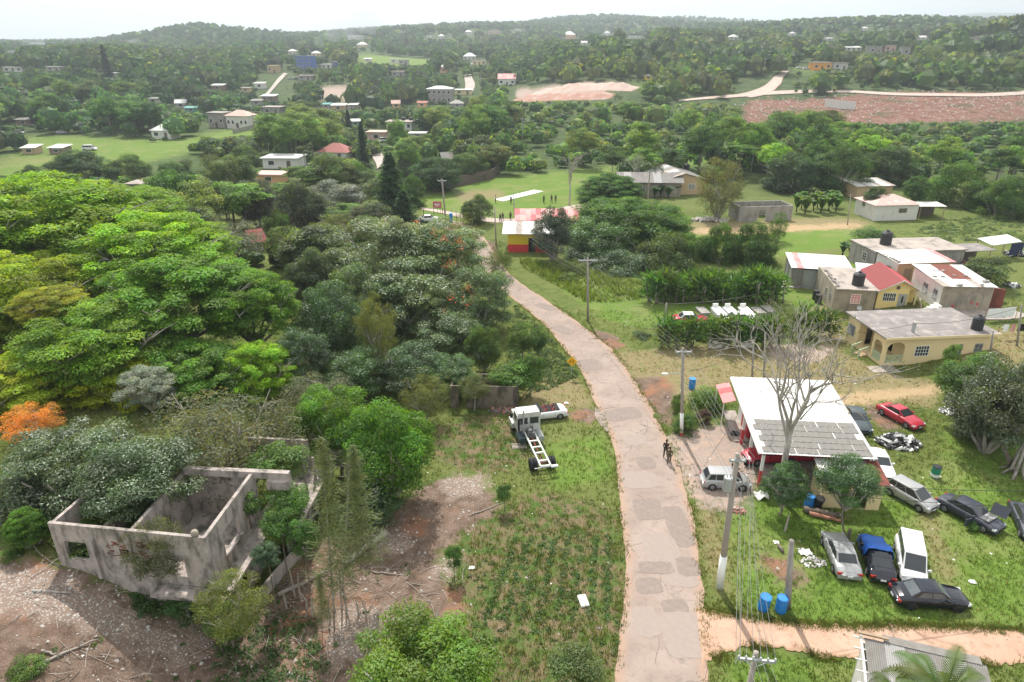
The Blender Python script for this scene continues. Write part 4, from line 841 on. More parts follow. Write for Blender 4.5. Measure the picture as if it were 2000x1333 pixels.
for y in (.2, 2.2, 4.2, 6.2, 8.2, 10.2): m.bx(0, y - .04, zr(y) - .12, W, y + .04, zr(y) - .03)
for x in (.3, 4, W - .3): m.slab([(x - .05, 0, z0 - .13), (x + .05, 0, z0 - .13), (x + .05, Dp, z1 - .13), (x - .05, Dp, z1 - .13)], .1)
m.build('rafters', M['dark_wood'], t)
MB().bx(-.16, -.12, z0 - .06, -.11, .02, z0 + .1).slab([(-.16, -.15, z0 + .07), (-.1, -.15, z0 + .07), (-.1, Dp, z1 + .07), (-.16, Dp, z1 + .07)], .14).build('barge_board', M['white_paint'], t)
sheets(t, (-1.05, 8.1, 2.55), (0, 1, 0), (1, 0, .28), 3.3, 1.1, 4, ['zinc_pink', 'zinc_pink', 'zinc_red', 'zinc_pink'], 1, 4, .02); 
for y in (8.2, 11.2): MB().cyl(-.95, y, 0, 2.55, .04, .04, 6).build('awning_post', M['white_paint'], t)
lt = MB(); wally(lt, -2.0, .1, 0, 2.25, 4.0, .12, [(-1.3, -.6, 1.2, 1.8)]); wall(lt, 4.12, 8.0, 0, 2.2, -2.0, .12, [(6.2, 7.1, .05, 2.0)]); wally(lt, -1.88, .1, 0, 2.25, 7.88, .12); lt.build('lean_to_wall', M['cream'], t)
sheets(t, (3.85, -2.25, 2.28), (1, 0, 0), (0, 1, .14), 4.4, 2.5, 5, ['zinc_white', 'zinc_old', 'zinc_white', 'zinc_old', 'zinc_rust'], 1, 6, .025)
GAR = t
o = thing('wheel_rim', 'dark wheel lying on the garage porch slab', 'wheel', world(t, (-.0, 7.2, .26))); MB().lathe([(.2, -.09), (.3, -.09), (.33, -.05), (.33, .05), (.3, .09), (.2, .09)], 16).build('tyre', M['rubber'], o); MB().lathe([(.2, -.06), (.2, .05), (.06, .03), (.05, .06)], 12).build('rim', M['alloy'], o)

# ---- cream bungalow
A = Vector((37.3, 62.3, 0)); t = thing('cream_bungalow', 'cream bungalow with a flat grey concrete roof and an arched corner verandah', 'house', A, R(5.5)); L, Dp, Hh = 11.5, 6.7, 3.1
m = MB(); wall(m, 2.5, L, 0, Hh, 0, .18, [(3.35, 4.75, 1.0, 2.05), (7.3, 8.3, 1.0, 2.05), (9.7, 10.5, 1., 2.05)]); wally(m, .18, Dp, 0, Hh, L - .18, .18); wall(m, 0, L - .18, 0, Hh, Dp - .18, .18)
wally(m, 4.6, Dp - .18, 0, Hh, 0, .18, [(5.3, 6.6, 1.0, 2.1)]); wall(m, .18, 2.5, 0, Hh, 4.6, .18, [(.9, 1.7, .35, 2.4)]); wally(m, .18, 4.6, 0, Hh, 2.5, .18, [(2.3, 3.2, .35, 2.4)]); m.build('wall', M['cream'], t)
def arch(x0, x1, zs, zt, y, th):
    mm = MB(); n = 8; c, rx = (x0 + x1) / 2, (x1 - x0) / 2; rz = min(rx * .7, zt - zs - .12)
    for i in range(n):
        a0, a1 = math.pi * i / n, math.pi * (i + 1) / n; xa, xb = c + rx * math.cos(a0), c + rx * math.cos(a1); za, zb = zs + rz * math.sin(a0), zs + rz * math.sin(a1)
        mm.add([(xb, y, zb), (xa, y, za), (xa, y, zt), (xb, y, zt), (xb, y + th, zb), (xa, y + th, za), (xa, y + th, zt), (xb, y + th, zt)], [(0, 1, 2, 3), (5, 4, 7, 6), (0, 4, 5, 1)])
    return mm
def arched(parent, x0, x1, y, th, zb, zt, zs, col, flip=False, lat=True):
    mm = arch(x0, x1, zs, zt, y, th); fl = (lambda v: (v[1], v[0], v[2])) if flip else (lambda v: v)
    MB().add([fl(v) for v in mm.v], [f[::-1] for f in mm.f] if flip else mm.f).build('arch', M[col], parent)
    if lat:
        q = MB(); n = 7
        q.bx(x0, y + .03, zb + .72, x1, y + .13, zb + .8); q.bx(x0, y + .03, zb + .05, x1, y + .13, zb + .12)
        for i in range(n): xx = x0 + (x1 - x0) * (i + .5) / n; dx = (x1 - x0) / n / 2; q.slab([(xx - dx, y + .06, zb + .12), (xx - dx + .06, y + .06, zb + .12), (xx + dx, y + .06, zb + .72), (xx + dx - .06, y + .06, zb + .72)], .05); q.slab([(xx + dx - .06, y + .07, zb + .12), (xx + dx, y + .07, zb + .12), (xx - dx + .06, y + .07, zb + .72), (xx - dx, y + .07, zb + .72)], .05)
        MB().add([fl(v) for v in q.v], [f[::-1] for f in q.f] if flip else q.f).build('balustrade', M['pale_green'], parent)
M['pale_green'] = mat('pale_green', (.42, .5, .33), .8, .1, 3)
m = MB().bx(0, 0, 0, 2.5, 4.6, .32); m.bx(0, 0, .32, .3, .18, Hh).bx(2.2, 0, .32, 2.5, .18, Hh).bx(0, .18, .32, .18, .36, Hh).bx(0, 1.8, .32, .18, 2.05, Hh); m.build('verandah', M['cream'], t)
arched(t, .3, 2.2, 0, .18, .32, Hh, 1.9, 'cream'); arched(t, .36, 1.8, 0, .18, .32, Hh, 1.9, 'cream', True)
for i in range(3): MB().bx(-.28 * (3 - i), 2.3, 0, -.28 * (2 - i), 3.4, .1 * (i + 1)).build('step', M['tan_wall'], t)
for y in (2.2, 3.5): MB().slab([(-1.1, y, .75), (-1.1, y + .1, .75), (0, y + .1, 1.15), (0, y, 1.15)], .1).bx(-1.15, y - .02, 0, -1.0, y + .12, .85).build('stair_rail', M['pale_green'], t)
MB().bx(-1.6, -1.4, .0, 1.2, 0, .05).build('apron_slab', M['slab_roof_pale'], t)
rf = MB(); rf.prism([(-.35, -.4), (L + .4, -.4), (L + .4, Dp + .4), (-.35, Dp + .4)], Hh, Hh + .14); rf = rf.build('roof', M['slab_roof'], t)
MB().bx(-.36, -.43, Hh - .1, L + .42, -.40, Hh + .16).build('fascia', M['cream'], rf)
MB().bx(3.05, .7, Hh + .14, 3.3, .95, Hh + 1.25).build('chimney', M['metal_grey'], rf)
window(t, 'f', 4.05, 1.52, 1.4, 1.05, L, Dp, 'grid', nx=5, nz=3); window(t, 'f', 7.8, 1.52, 1.0, 1.05, L, Dp, 'louvre', 'metal_grey', nx=3, nz=7); window(t, 'f', 10.1, 1.52, .8, 1.05, L, Dp, 'louvre', 'metal_grey', nx=2, nz=7); window(t, 'l', 5.95, 1.55, 1.3, 1.1, L, Dp, 'louvre', 'metal_grey', nx=2, nz=8)
BUN = t
water_tank('black water tank on the grey roof of the cream bungalow', world(t, (10.2, 1.0, Hh + .14)), .55, 1.5)
# ---- grey rendered house with tank
A, an, _ = site((1622, 610), (1692, 607)); t = thing('grey_house', 'small grey rendered house with a pale flat roof and a pink barred window', 'house', A, an - R(3)); L, Dp, Hh = 4.7, 8.6, 3.0
m = MB(); wall(m, 0, L, 0, Hh, 0, .16, [(2.0, 3.0, 1.3, 2.4)]); wall(m, 0, L, 0, Hh, Dp - .16, .16); wally(m, .16, Dp - .16, 0, Hh + .2, 0, .16, [(1., 1.5, 1., 2.), (3, 3.5, 1, 2)]); wally(m, .16, Dp - .16, 0, Hh, L - .16, .16); m.build('wall', M['render_tan'], t)
MB().prism([(.1, -.35), (L + .35, -.35), (L + .35, Dp + .1), (.1, Dp + .1)], Hh + .003, Hh + .13).build('roof', M['slab_roof_pale'], t)
window(t, 'f', 2.5, 1.85, 1.0, 1.1, L, Dp, 'grid', 'white_paint', 'zinc_pink', 3, 4); window(t, 'l', 1.25, 1.5, .5, 1., L, Dp, 'grid', 'metal_grey', 'glass', 2, 3); window(t, 'l', 3.25, 1.5, .5, 1., L, Dp, 'grid', 'metal_grey', 'glass', 2, 3)
MB().tube([(3.0, -.02, .75), (3.0, -.3, .8)], .025).build('dish_arm', M['metal_grey'], t); d = MB().lathe([(.02, 0), (.2, .04), (.32, .12), (.31, .13), (.19, .055), (.02, .02)], 12).build('satellite_dish', M['metal_grey'], t, (3.0, -.32, .85)); d.rotation_euler = (R(60), 0, 0)
water_tank('black water tank on the pale roof of the small grey house', world(t, (2.9, 1.5, Hh + .13)), .68, 1.65)
# blocks heaped along the parapet
for i in range(12):
    o = MB().box(0, 0, .1, .4, .2, .2, rz=random.uniform(0, 3)).build('block', M['concrete_grey'], t, (.35 + random.uniform(-.1, .3), .4 + i * .55, Hh + .14))
# ---- metal shed
A, an, L = site((1550, 521), (1668, 519), 2.9); t = thing('metal_shed', 'grey zinc sided shed with a white roof and one pink roof strip', 'shed', A, an); Dp = 6.2; Hh = 2.8
sheets(t, (-.3, -.3, Hh + .02), (1, 0, 0), (0, 1, .03), L + .5, Dp + .5, 10, lambda i, r: 'zinc_pink' if i in (1,) else 'zinc_white', 2, 4, .025)
sheets(t, (0, 0, .0), (1, 0, 0), (0, 0, 1), L * .18, Hh - .1, 2, ['zinc_old'], 1, 4, .03, nm='wall_sheet'); sheets(t, (L * .18 + .06, .25, .15), (1, 0, 0), (0, 0, 1), L * .32, Hh - .5, 4, ['metal_grey'], 1, 4, .03, nm='wall_sheet'); sheets(t, (0, Dp, .0), (0, -1, 0), (0, 0, 1), Dp, Hh - .05, 6, ['zinc_old', 'metal_grey', 'zinc_old'], 1, 4, .03, nm='wall_sheet')
sheets(t, (L, 0, 0), (0, 1, 0), (0, 0, 1), Dp, Hh - .05, 6, ['zinc_old'], 1, 4, .03, nm='wall_sheet'); sheets(t, (L, Dp, 0), (-1, 0, 0), (0, 0, 1), L, Hh - .05, 6, ['zinc_old'], 1, 4, .03, nm='wall_sheet')
for x in (.02, L * .18, L * .5, L * .75, L - .05): MB().bx(x - .05, .02, 0, x + .05, .12, Hh).build('post', M['timber'], t)
MB().bx(0, .1, Hh - .2, L, .16, Hh).bx(L * .5, .3, 0, L, .34, Hh - .3).build('dark_back_panel', M['dark'], t); window(t, 'l', 1.6, 1.5, 1.2, 1.0, L, Dp, 'grid', 'metal_grey', 'glass', 5, 4)  # near-black sheet stands in for the shade inside the open half
MB().bx(-.1, -.2, 0, L * .55, .02, .22).build('sill_slab', M['concrete_grey'], t)
m = MB()
for i in range(9): m.box(random.uniform(-1.8, -.4), random.uniform(-1.2, 1.6), .35 + random.uniform(0, .35), 1.5, .12, .14, rz=random.uniform(-.6, .9), ry=random.uniform(-.6, .6))
o = m.build('scrap_timber', M['block_white'], None, A); tag(o, 'jumble of pale timber and scrap leaning beside the zinc shed', 'scrap pile')
# ---- long concrete house behind
A, an, L = site((1712, 492), (1873, 487), 3.0); t = thing('concrete_house', 'long bare concrete block house with a stained flat roof', 'house', A, an); Dp = 6.0; Hh = 2.9; L += 1.0
m = MB(); wall(m, 0, L, 0, Hh, 0, .16); wally(m, .16, Dp, 0, Hh, 0, .16, [(2.0, 2.8, 1.1, 2.2)]); wally(m, .16, Dp, 0, Hh, L - .16, .16); wall(m, .16, L - .16, 0, Hh, Dp - .16, .16); m.build('wall', M['concrete_grey'], t)
MB().prism([(-.2, -.25), (L + .2, -.25), (L + .2, Dp + .2), (-.2, Dp + .2)], Hh + .002, Hh + .15).build('roof', M['slab_roof_pale'], t); window(t, 'l', 2.4, 1.65, .8, 1.1, L, Dp, 'grid', 'white_paint', 'glass', 2, 3)
water_tank('black water tank on the stained roof of the long concrete house', world(t, (3.2, 3.2, Hh + .15)), .75, 1.9)
MB().prism([(L + .4, .3), (L + 5.2, .6), (L + 5.0, 4.2), (L + .4, 4.)], 2.5, 2.58).build('lean_to_roof', M['slab_roof'], t); MB().bx(L + .3, 3.8, 0, L + 5., 3.95, 2.45).build('lean_to_wall', M['dark_wood'], t)
# ---- tan house with white roof
A, an, L = site((1757, 514), (1862, 510), 3.0); t = thing('tan_house', 'tan plywood house with a white zinc roof in front of the long concrete house', 'house', A, an); Dp = 4.6; Hh = 2.9
m = MB(); wall(m, 0, L, 0, Hh, 0, .14, [(.9, 2.0, .5, 2.2)]); wally(m, .14, Dp, 0, Hh, L - .14, .14); wall(m, .14, L - .14, 0, Hh, Dp - .14, .14); m.build('wall', M['tan_wall'], t); m = MB(); wally(m, .14, Dp, 0, Hh, 0, .14, [(1.4, 2.2, .9, 2.)]); m.build('side_wall', M['offwhite'], t)
MB().bx(.9, .04, .5, 2.0, .1, 2.2).build('shutter', M['timber'], t); window(t, 'l', 1.8, 1.45, .8, 1.1, L, Dp, 'grid', 'metal_grey', 'glass', 2, 3)
sheets(t, (-.25, -.3, Hh + .05), (1, 0, 0), (0, 1, .06), L + .5, Dp + .5, 9, lambda i, r: 'zinc_pink' if i == 8 else 'zinc_white', 1, 4, .025)
for i in range(7): MB().box(0, 0, .1, .4, .2, .2, rz=random.uniform(0, 3)).build('block', M['concrete_grey'], t, (-.05 + random.uniform(-.05, .1), .2 + i * .6, Hh + .12))
# small white lean-to
A, an, L = site((1682, 537), (1728, 535), 2.5); t = thing('zinc_shelter', 'white zinc shelter squeezed between the grey house and the red gable', 'shelter', A, an)
sheets(t, (-.5, 0, 2.45), (1, 0, 0), (0, 1, .1), L + .9, 4.2, 5, ['zinc_white'], 1, 4, .025)
for x in (0, L): 
    for y in (.2, 4.): MB().bx(x - .05, y - .05, 0, x + .05, y + .05, 2.5).build('post', M['timber'], t)
MB().bx(0, 3.9, 0, L, 3.96, 2.4).build('dark_back_panel', M['dark_wood'], t)
# ---- yellow gable house
A, an, L = site((1708, 604), (1778, 606)); t = thing('yellow_house', 'small yellow house with a maroon and red gable roof facing the camera', 'house', A, R(-7)); L, Dp, Hh, Hr = 4.5, 7.0, 2.55, 3.75
m = MB(); wall(m, 0, 3.5, 0, Hh, 0, .14, [(.65, 2.05, 1.1, 2.05)]); wally(m, .14, Dp, 0, Hh, 0, .14, [(.5, 1.1, .9, 2.1)]); wally(m, .9, Dp, 0, Hh, L - .14, .14); wall(m, .14, L - .14, 0, Hh, Dp - .14, .14); wall(m, 3.5, L - .14, 0, Hh, .9, .14); wally(m, .14, .9, 0, Hh, 3.36, .14)
m.add([(0, .02, Hh), (L, .02, Hh), (L / 2, .02, Hr), (0, .14, Hh), (L, .14, Hh), (L / 2, .14, Hr)], [(0, 1, 2), (4, 3, 5), (0, 3, 4, 1), (1, 4, 5, 2), (2, 5, 3, 0)]); m.build('wall', M['yellow_wall'], t)
MB().bx(4.25, -.05, 0, 4.4, .1, Hh).build('post', M['cream'], t); MB().bx(-.1, -.35, -.1, L + .1, 0, .12).build('porch_slab', M['concrete_grey'], t)
window(t, 'f', 1.0, 1.6, .66, .95, L, Dp, 'grid', 'white_paint', 'glass', 3, 2); window(t, 'f', 1.72, 1.6, .66, .95, L, Dp, 'grid', 'white_paint', 'glass', 3, 2); door(t, 'f', 2.85, .85, 2.05, L, Dp); MB().bx(1.95, -.02, 2.6, 2.35, .02, 3.0).build('vent', M['dark_wood'], t)
window(t, 'l', .8, 1.5, .6, 1.2, L, Dp, 'louvre', 'dark_wood', 'glass', 1, 6)
hl = math.hypot(L / 2 + .35, Hr - Hh + .15)
sheets(t, (-.35, Dp + .2, Hh - .1), (0, -1, 0), (L / 2 + .35, 0, Hr - Hh + .18), Dp + .8, hl, 8, ['maroon'], 1, 4, .025); sheets(t, (L + .35, -.6, Hh - .1), (0, 1, 0), (-L / 2 - .35, 0, Hr - Hh + .18), Dp + .8, hl, 8, ['zinc_red'], 1, 4, .025)
for sx in (-1, 1): MB().slab([(L / 2, -.62, Hr + .1), (L / 2, -.56, Hr + .1), (L / 2 + sx * (L / 2 + .36), -.56, Hh - .1), (L / 2 + sx * (L / 2 + .36), -.62, Hh - .1)], .14).build('barge_board', M['offwhite'], t)
# ---- rusty roof block house
A, an, L = site((1832, 607), (1908, 607)); t = thing('block_house', 'block house with a patched white and rusty brown roof and arched outlines on its wall', 'house', A, R(-3)); L, Dp, Hh = 5.6, 7.2, 3.0
m = MB(); wall(m, 0, L, 0, Hh, 0, .16); wall(m, .16, L - .16, 0, Hh, Dp - .16, .16); wally(m, .16, Dp, 0, Hh, L - .16, .16); m.build('wall', M['render_tan'], t); m = MB(); wally(m, .16, Dp - .16, 0, Hh, 0, .16, [(1, 1.8, 1, 2.1), (3.2, 4.2, 1, 2.1)]); m.build('side_wall', M['offwhite'], t)
for cx in (1.4, 3.8):
    mm = arch(cx - .9, cx + .9, 1.75, 3.0, -.03, .05); pts = [(cx + .9 * math.cos(math.pi * i / 10), -.02, 1.75 + .6 * math.sin(math.pi * i / 10)) for i in range(11)]; MB().tube([(cx + .9, -.02, .7)] + pts + [(cx - .9, -.02, .7)], .04, None, 5).build('arch_outline', M['concrete_grey'], t)
for x, z in ((1.5, .6), (3.5, 1.1), (4.2, .9)): MB().lathe([(.02, 0), (.16, .0), (.15, .012)], 9).build('red_daub', M['red_paint'], t, (x, -.012, z)).rotation_euler = (R(90), 0, 0)
sheets(t, (-.3, -.35, Hh + .05), (1, 0, 0), (0, 1, .035), L + .5, Dp + .5, 8, lambda i, r: 'zinc_rust' if (3 <= i <= 5 and r >= 1) else ('zinc_white' if (i + r) % 5 else 'slab_roof_pale'), 3, 3, .025, .03, jitter=.02)
for i in range(16): MB().box(0, 0, .1, .4, .2, .16, rz=random.uniform(0, 3)).build('block', M['concrete_grey'], t, (random.uniform(0, L), random.choice([-.15, 1.2, 3, 5, 6.8]) + random.uniform(-.2, .2), Hh + .16))
window(t, 'l', 1.4, 1.55, .8, 1.1, L, Dp, 'louvre', 'metal_grey', nx=2, nz=6); window(t, 'l', 3.7, 1.55, 1., 1.1, L, Dp, 'louvre', 'metal_grey', nx=2, nz=6)
for i in range(4): MB().bx(-1.6 + i * .35, -.9, 0, -1.25 + i * .35, .3, .22 * (i + 1)).build('step', M['white_paint'], t)
MB().prism([(L + .2, .9), (L + 1.6, .3), (L + 1.6, .5), (L + .2, 1.1)], 0, 2.6).build('side_screen', M['zinc_rust'], t)
p = world(t, (-1.7, .5, .05)); o = thing('wooden_pallet', 'grey wooden pallet leaning beside the white steps', 'pallet', p, R(70)); 
for i in range(6): MB().box(0, 0, .12 + i * .2, 1.1, .03, .13, rx=0).build('slat', M['block_white'], o, (0, i * .07, 0))
for x in (-.5, 0, .5): MB().slab([(x - .04, -.02, 0), (x + .04, -.02, 0), (x + .04, .42, 1.2), (x - .04, .42, 1.2)], .09).build('bearer', M['timber'], o)
# rounded grey wall, concrete barbecue floor
A = G(1908, 597); m = MB(); n = 9; e = G(1957, 588); d = (e - A)
ps = [A + d * (i / (n - 1)) for i in range(n)]
for i in range(n - 1):
    h0, h1 = [1.9 - .5 * abs(j / (n - 1) - .45) ** 2 * 4 for j in (i, i + 1)]; a, b = ps[i] - A, ps[i + 1] - A; m.add([(a.x, a.y, -.1), (b.x, b.y, -.1), (b.x, b.y, h1), (a.x, a.y, h0), (a.x, a.y + .2, -.1), (b.x, b.y + .2, -.1), (b.x, b.y + .2, h1), (a.x, a.y + .2, h0)], [(0, 1, 2, 3), (5, 4, 7, 6), (3, 2, 6, 7), (1, 5, 6, 2), (4, 0, 3, 7)])
tag(m.build('block_screen', M['concrete_grey'], None, A), 'curved topped grey block screen wall beside the rusty roof house', 'wall')
A = G(1925, 615); m = MB().prism([(4.5 * math.cos(i * .449) , 1.8 * math.sin(i * .449)) for i in range(14)], -.05, .14); tag(m.build('drying_floor', M['slab_roof_pale'], None, A), 'pale rounded concrete floor beside the laundry', 'concrete slab')
def clothesline(label, a, b, z, items, group=None):
    t = thing('clothes_line', label, 'clothes line', a); d = b - a
    m = MB().tube([(0, 0, z), (d.x / 2, d.y / 2, d.z / 2 + z - .12), (d.x, d.y, d.z + z)], .012, None, 4); m.build('line', M['cable'], t)
    for q in (Vector((0, 0, 0)), d): MB().tube([(q.x, q.y, q.z), (q.x, q.y, q.z + z)], .035, None, 5).build('pole', M['timber'], t)
    for s, w, h, mt, lab, nm in items:
        c = a + d * s + Vector((0, 0, z - .1)); u = d.normalized(); mm = MB(); n = 5
        for i in range(n):
            x0, x1 = -w / 2 + w * i / n, -w / 2 + w * (i + 1) / n; f = lambda x: .05 * math.sin(x * 9); mm.add([(u.x * x0, u.y * x0 + f(x0), -h), (u.x * x1, u.y * x1 + f(x1), -h), (u.x * x1, u.y * x1 + .0, 0), (u.x * x0, u.y * x0, 0), (u.x * x0, u.y * x0 + f(x0) + .02, -h), (u.x * x1, u.y * x1 + f(x1) + .02, -h), (u.x * x1, u.y * x1 + .02, 0), (u.x * x0, u.y * x0 + .02, 0)], [(0, 1, 2, 3), (5, 4, 7, 6)])
        tag(mm.build(nm, M[mt], None, c), lab, 'laundry', 'washing hung on the lines')
clothesline('clothes line carrying white sheets beside the rusty roof house', G(1920, 629), G(1982, 624), 1.6, [(.2, 1.1, 1.1, 'cloth_white', 'white sheet nearest the drying floor on the upper line', 'hung_sheet'), (.45, 1.1, 1.2, 'cloth_white', 'white sheet in the middle of the upper line', 'hung_sheet'), (.75, 1.6, 1.1, 'cloth_white', 'wide white sheet at the far end of the upper line', 'hung_sheet')])
clothesline('clothes line with mixed washing behind the bungalow corner', G(1945, 662), G(2010, 660), 1.7, [(.2, .6, .8, 'cloth_white', 'white garment on the line behind the bungalow', 'hung_garment'), (.42, .5, .9, 'zinc_pink', 'pink garment on the line behind the bungalow', 'hung_garment'), (.7, 1.0, .8, 'cloth_black', 'black garment on the line behind the bungalow', 'hung_garment')])
# ---- dark blue tarp shelter beyond
A = G(1960, 505); t = thing('tarp_shelter', 'shelter of navy tarpaulin and scrap beyond the concrete house', 'shelter', A, R(10)); M['navy'] = mat('navy', (.03, .035, .09), .8, .2, 3)
MB().slab([(-3, -.5, 2.2), (2, -.3, 2.5), (2.2, 2.6, 2.8), (-3, 2.4, 2.5)], .08).build('roof', M['zinc_white'], t); MB().slab([(.2, -.5, 2.3), (.2, -.42, .5), (2.3, -.42, .6), (2.3, -.5, 2.4)], .05).build('tarp', M['navy'], t)
for x, y in ((-2.9, -.4), (1.9, -.4), (2, 2.4), (-2.8, 2.3)): MB().bx(x - .05, y - .05, 0, x + .05, y + .05, 2.3).build('post', M['timber'], t)
def heap(name, label, cat, p, rx, ry, rz, n, mats, size, seed=1, kind=None):
    r = random.Random(seed); t = thing(name, label, cat, p)
    for mi, mt in enumerate(mats):
        m = MB()
        for _ in range(n // len(mats)):
            a, q = r.uniform(0, 6.28), math.sqrt(r.random()); m.box(math.cos(a) * q * rx, math.sin(a) * q * ry, rz * (1 - q) * r.uniform(.2, 1) + size * .2, size * r.uniform(.4, 1.6), size * r.uniform(.3, .9), size * r.uniform(.15, .6), r.uniform(0, 3), r.uniform(-.7, .7), r.uniform(-.7, .7))
        o = m.build('pieces', M[mt], t); o['kind'] = 'stuff'
    return t
heap('scrap_pile', 'heap of car parts and scrap metal behind the garage', 'scrap pile', G(1752, 866), 1.7, 1.1, .8, 120, ['scrap', 'dark', 'litter'], .5, 3); heap('scrap_pile', 'pale rubbish heap under the dark olive tree', 'scrap pile', G(1858, 806), 1.0, .6, .3, 60, ['litter', 'scrap'], .35, 4)
heap('rubbish_pile', 'white rubbish strewn behind the small silver sedan', 'rubbish', G(1588, 1100), .8, .5, .15, 60, ['litter', 'stone'], .16, 5); heap('rubble_pile', 'small heap of broken red brick beside the silver hatchback', 'rubble', G(1442, 998), .55, .4, .2, 70, ['rubble_red', 'rubble_red', 'stone'], .16, 6)
heap('ash_pile', 'burnt rubbish heap at the foot of the ruined block wall', 'rubbish', G(985, 803), 1.4, .5, .25, 90, ['scrap', 'rubble_red'], .25, 7); heap('rubbish_pile', 'clutter heap beyond the navy tarpaulin', 'rubbish', G(1985, 498), 1.8, 1., .8, 90, ['scrap', 'dark', 'litter'], .5, 8); heap('scrap_pile', 'dark clutter beside the red wall sheets of the tan house', 'scrap pile', G(1880, 530), 1.6, 1.6, 1.2, 90, ['dark_wood', 'scrap', 'zinc_rust'], .7, 9)
heap('rubbish_pile', 'grey plastic covered heap on the grass beyond the screen wall', 'rubbish', G(1975, 560), 1.0, .6, .5, 30, ['scrap', 'metal_grey'], .5, 10); heap('stone_pile', 'pale stone heap on the bank above the dirt track', 'stones', G(1385, 432), 3.4, 1.0, .6, 60, ['stone'], .7, 11)
# ---- pale cottage and the yard behind
def hip(mb, x0, y0, x1, y1, z0, z1, f=.5, ov=.4):
    x0 -= ov; y0 -= ov; x1 += ov; y1 += ov; w, d = x1 - x0, y1 - y0; k = min(w, d) * f
    a, b = ((x0 + k, (y0 + y1) / 2), (x1 - k, (y0 + y1) / 2)) if w >= d else (((x0 + x1) / 2, y0 + k), ((x0 + x1) / 2, y1 - k))
    v = [(x0, y0, z0), (x1, y0, z0), (x1, y1, z0), (x0, y1, z0), (*a, z1), (*b, z1)]
    fs = [(0, 1, 5, 4), (1, 2, 5), (2, 3, 4, 5), (3, 0, 4)] if w >= d else [(0, 1, 4), (1, 2, 5, 4), (2, 3, 5), (3, 0, 4, 5)]
    return mb.add(v, fs + [(3, 2, 1, 0)])
A, an, L = site((1705, 432), (1778, 428)); t = thing('pale_cottage', 'pale cottage with a faded pink hip roof above the yam patch', 'house', A, R(6)); L, Dp, Hh = 8.4, 6.4, 2.9
m = MB(); wall(m, 0, L, 0, Hh, 0, .16, [(4.6, 6.2, 1.4, 2.2)]); wally(m, .16, Dp, 0, Hh, 0, .16); wally(m, .16, Dp, 0, Hh, L - .16, .16); wall(m, .16, L - .16, 0, Hh, Dp - .16, .16); m.build('wall', M['offwhite'], t); M['roof_pink'] = mat('roof_pink', (.52, .36, .32), .8, .1, 1.5, c2=(.62, .52, .48), c2f=.4, c2s=.6)
hip(MB(), 0, 0, L, Dp, Hh, Hh + 1.3).build('roof', M['roof_pink'], t); window(t, 'f', 5.4, 1.8, 1.5, .75, L, Dp, 'louvre', 'render_tan', nx=2, nz=4)
A, an, L = site((1676, 364), (1745, 362), 2.6); t = thing('zinc_house', 'low house with a long white zinc roof among the trees behind the cottage', 'house', A, an); MB().bx(0, 0, 0, L, 6, 2.5).build('wall', M['tan_wall'], t); sheets(t, (-.4, -.4, 2.55), (1, 0, 0), (0, 1, .08), L + .8, 6.6, 9, ['zinc_white', 'zinc_white', 'slab_roof_pale'], 1, 3, .03); window(t, 'f', L * .4, 1.4, 1.2, .9, L, 6, 'dark'); door(t, 'f', L * .7, .9, 2, L, 6, 'dark_wood')
A, an, L = site((1800, 404), (1838, 404), 2.3); t = thing('zinc_shelter', 'white roofed shelter beside the pale cottage', 'shelter', A, an); sheets(t, (-.3, 0, 2.3), (1, 0, 0), (0, 1, .05), L + 1.5, 3.5, 5, ['zinc_white'], 1, 3, .03)
for x in (0, L + .8):
    for y in (.1, 3.2): MB().bx(x - .06, y - .06, 0, x + .06, y + .06, 2.3).build('post', M['timber'], t)
MB().bx(0, 3.1, 0, L + .8, 3.2, 2.1).build('dark_back_panel', M['dark_wood'], t)
# roofless block shed
A, an, L = site((1442, 434), (1545, 431)); t = thing('block_shed', 'roofless grey block shed beside the banana clump', 'shed', A, an); Dp, Hh = 4.5, 2.9
def blocks(parent, a, b, z0, z1, bl, bh, th, mt, holes=(), frac=0.):
    """wall of separate blocks as one piece of real geometry; returns the object"""
    d = b - a; L_ = d.length; u = d / L_; nx, nz = max(1, int(L_ / bl)), max(1, int((z1 - z0) / bh)); n = Vector((-u.y, u.x, 0)); m = MB()
    for j in range(nz):
        for i in range(nx + (j % 2)):
            x0, x1 = max(0, (i - .5 * (j % 2)) * bl), min(L_, (i + 1 - .5 * (j % 2)) * bl); zc = z0 + (j + .5) * bh
            if x1 - x0 < .05 or any(h[0] < (x0 + x1) / 2 < h[1] and h[2] < zc < h[3] for h in holes) or random.random() < frac: continue
            c = a + u * ((x0 + x1) / 2) + n * (th / 2 + random.uniform(-.008, .008)); m.box(c.x, c.y, zc, x1 - x0 - .015, th, bh - .015, math.atan2(u.y, u.x))
    o = m.build('block_courses', M[mt], parent); o['kind'] = 'stuff'; return o
V = Vector
blocks(t, V((0, 0, 0)), V((L, 0, 0)), 0, Hh, .5, .25, .2, 'concrete_grey', [(L * .36, L * .5, 0, 2.1)]); blocks(t, V((0, Dp, 0)), V((L, Dp, 0)), 0, Hh, .5, .25, .2, 'concrete_grey'); blocks(t, V((0, Dp, 0)), V((0, 0, 0)), 0, Hh, .5, .25, .2, 'concrete_grey', [(1.5, 2.4, 1, 2)]); blocks(t, V((L, 0, 0)), V((L, Dp, 0)), 0, Hh, .5, .25, .2, 'concrete_grey')
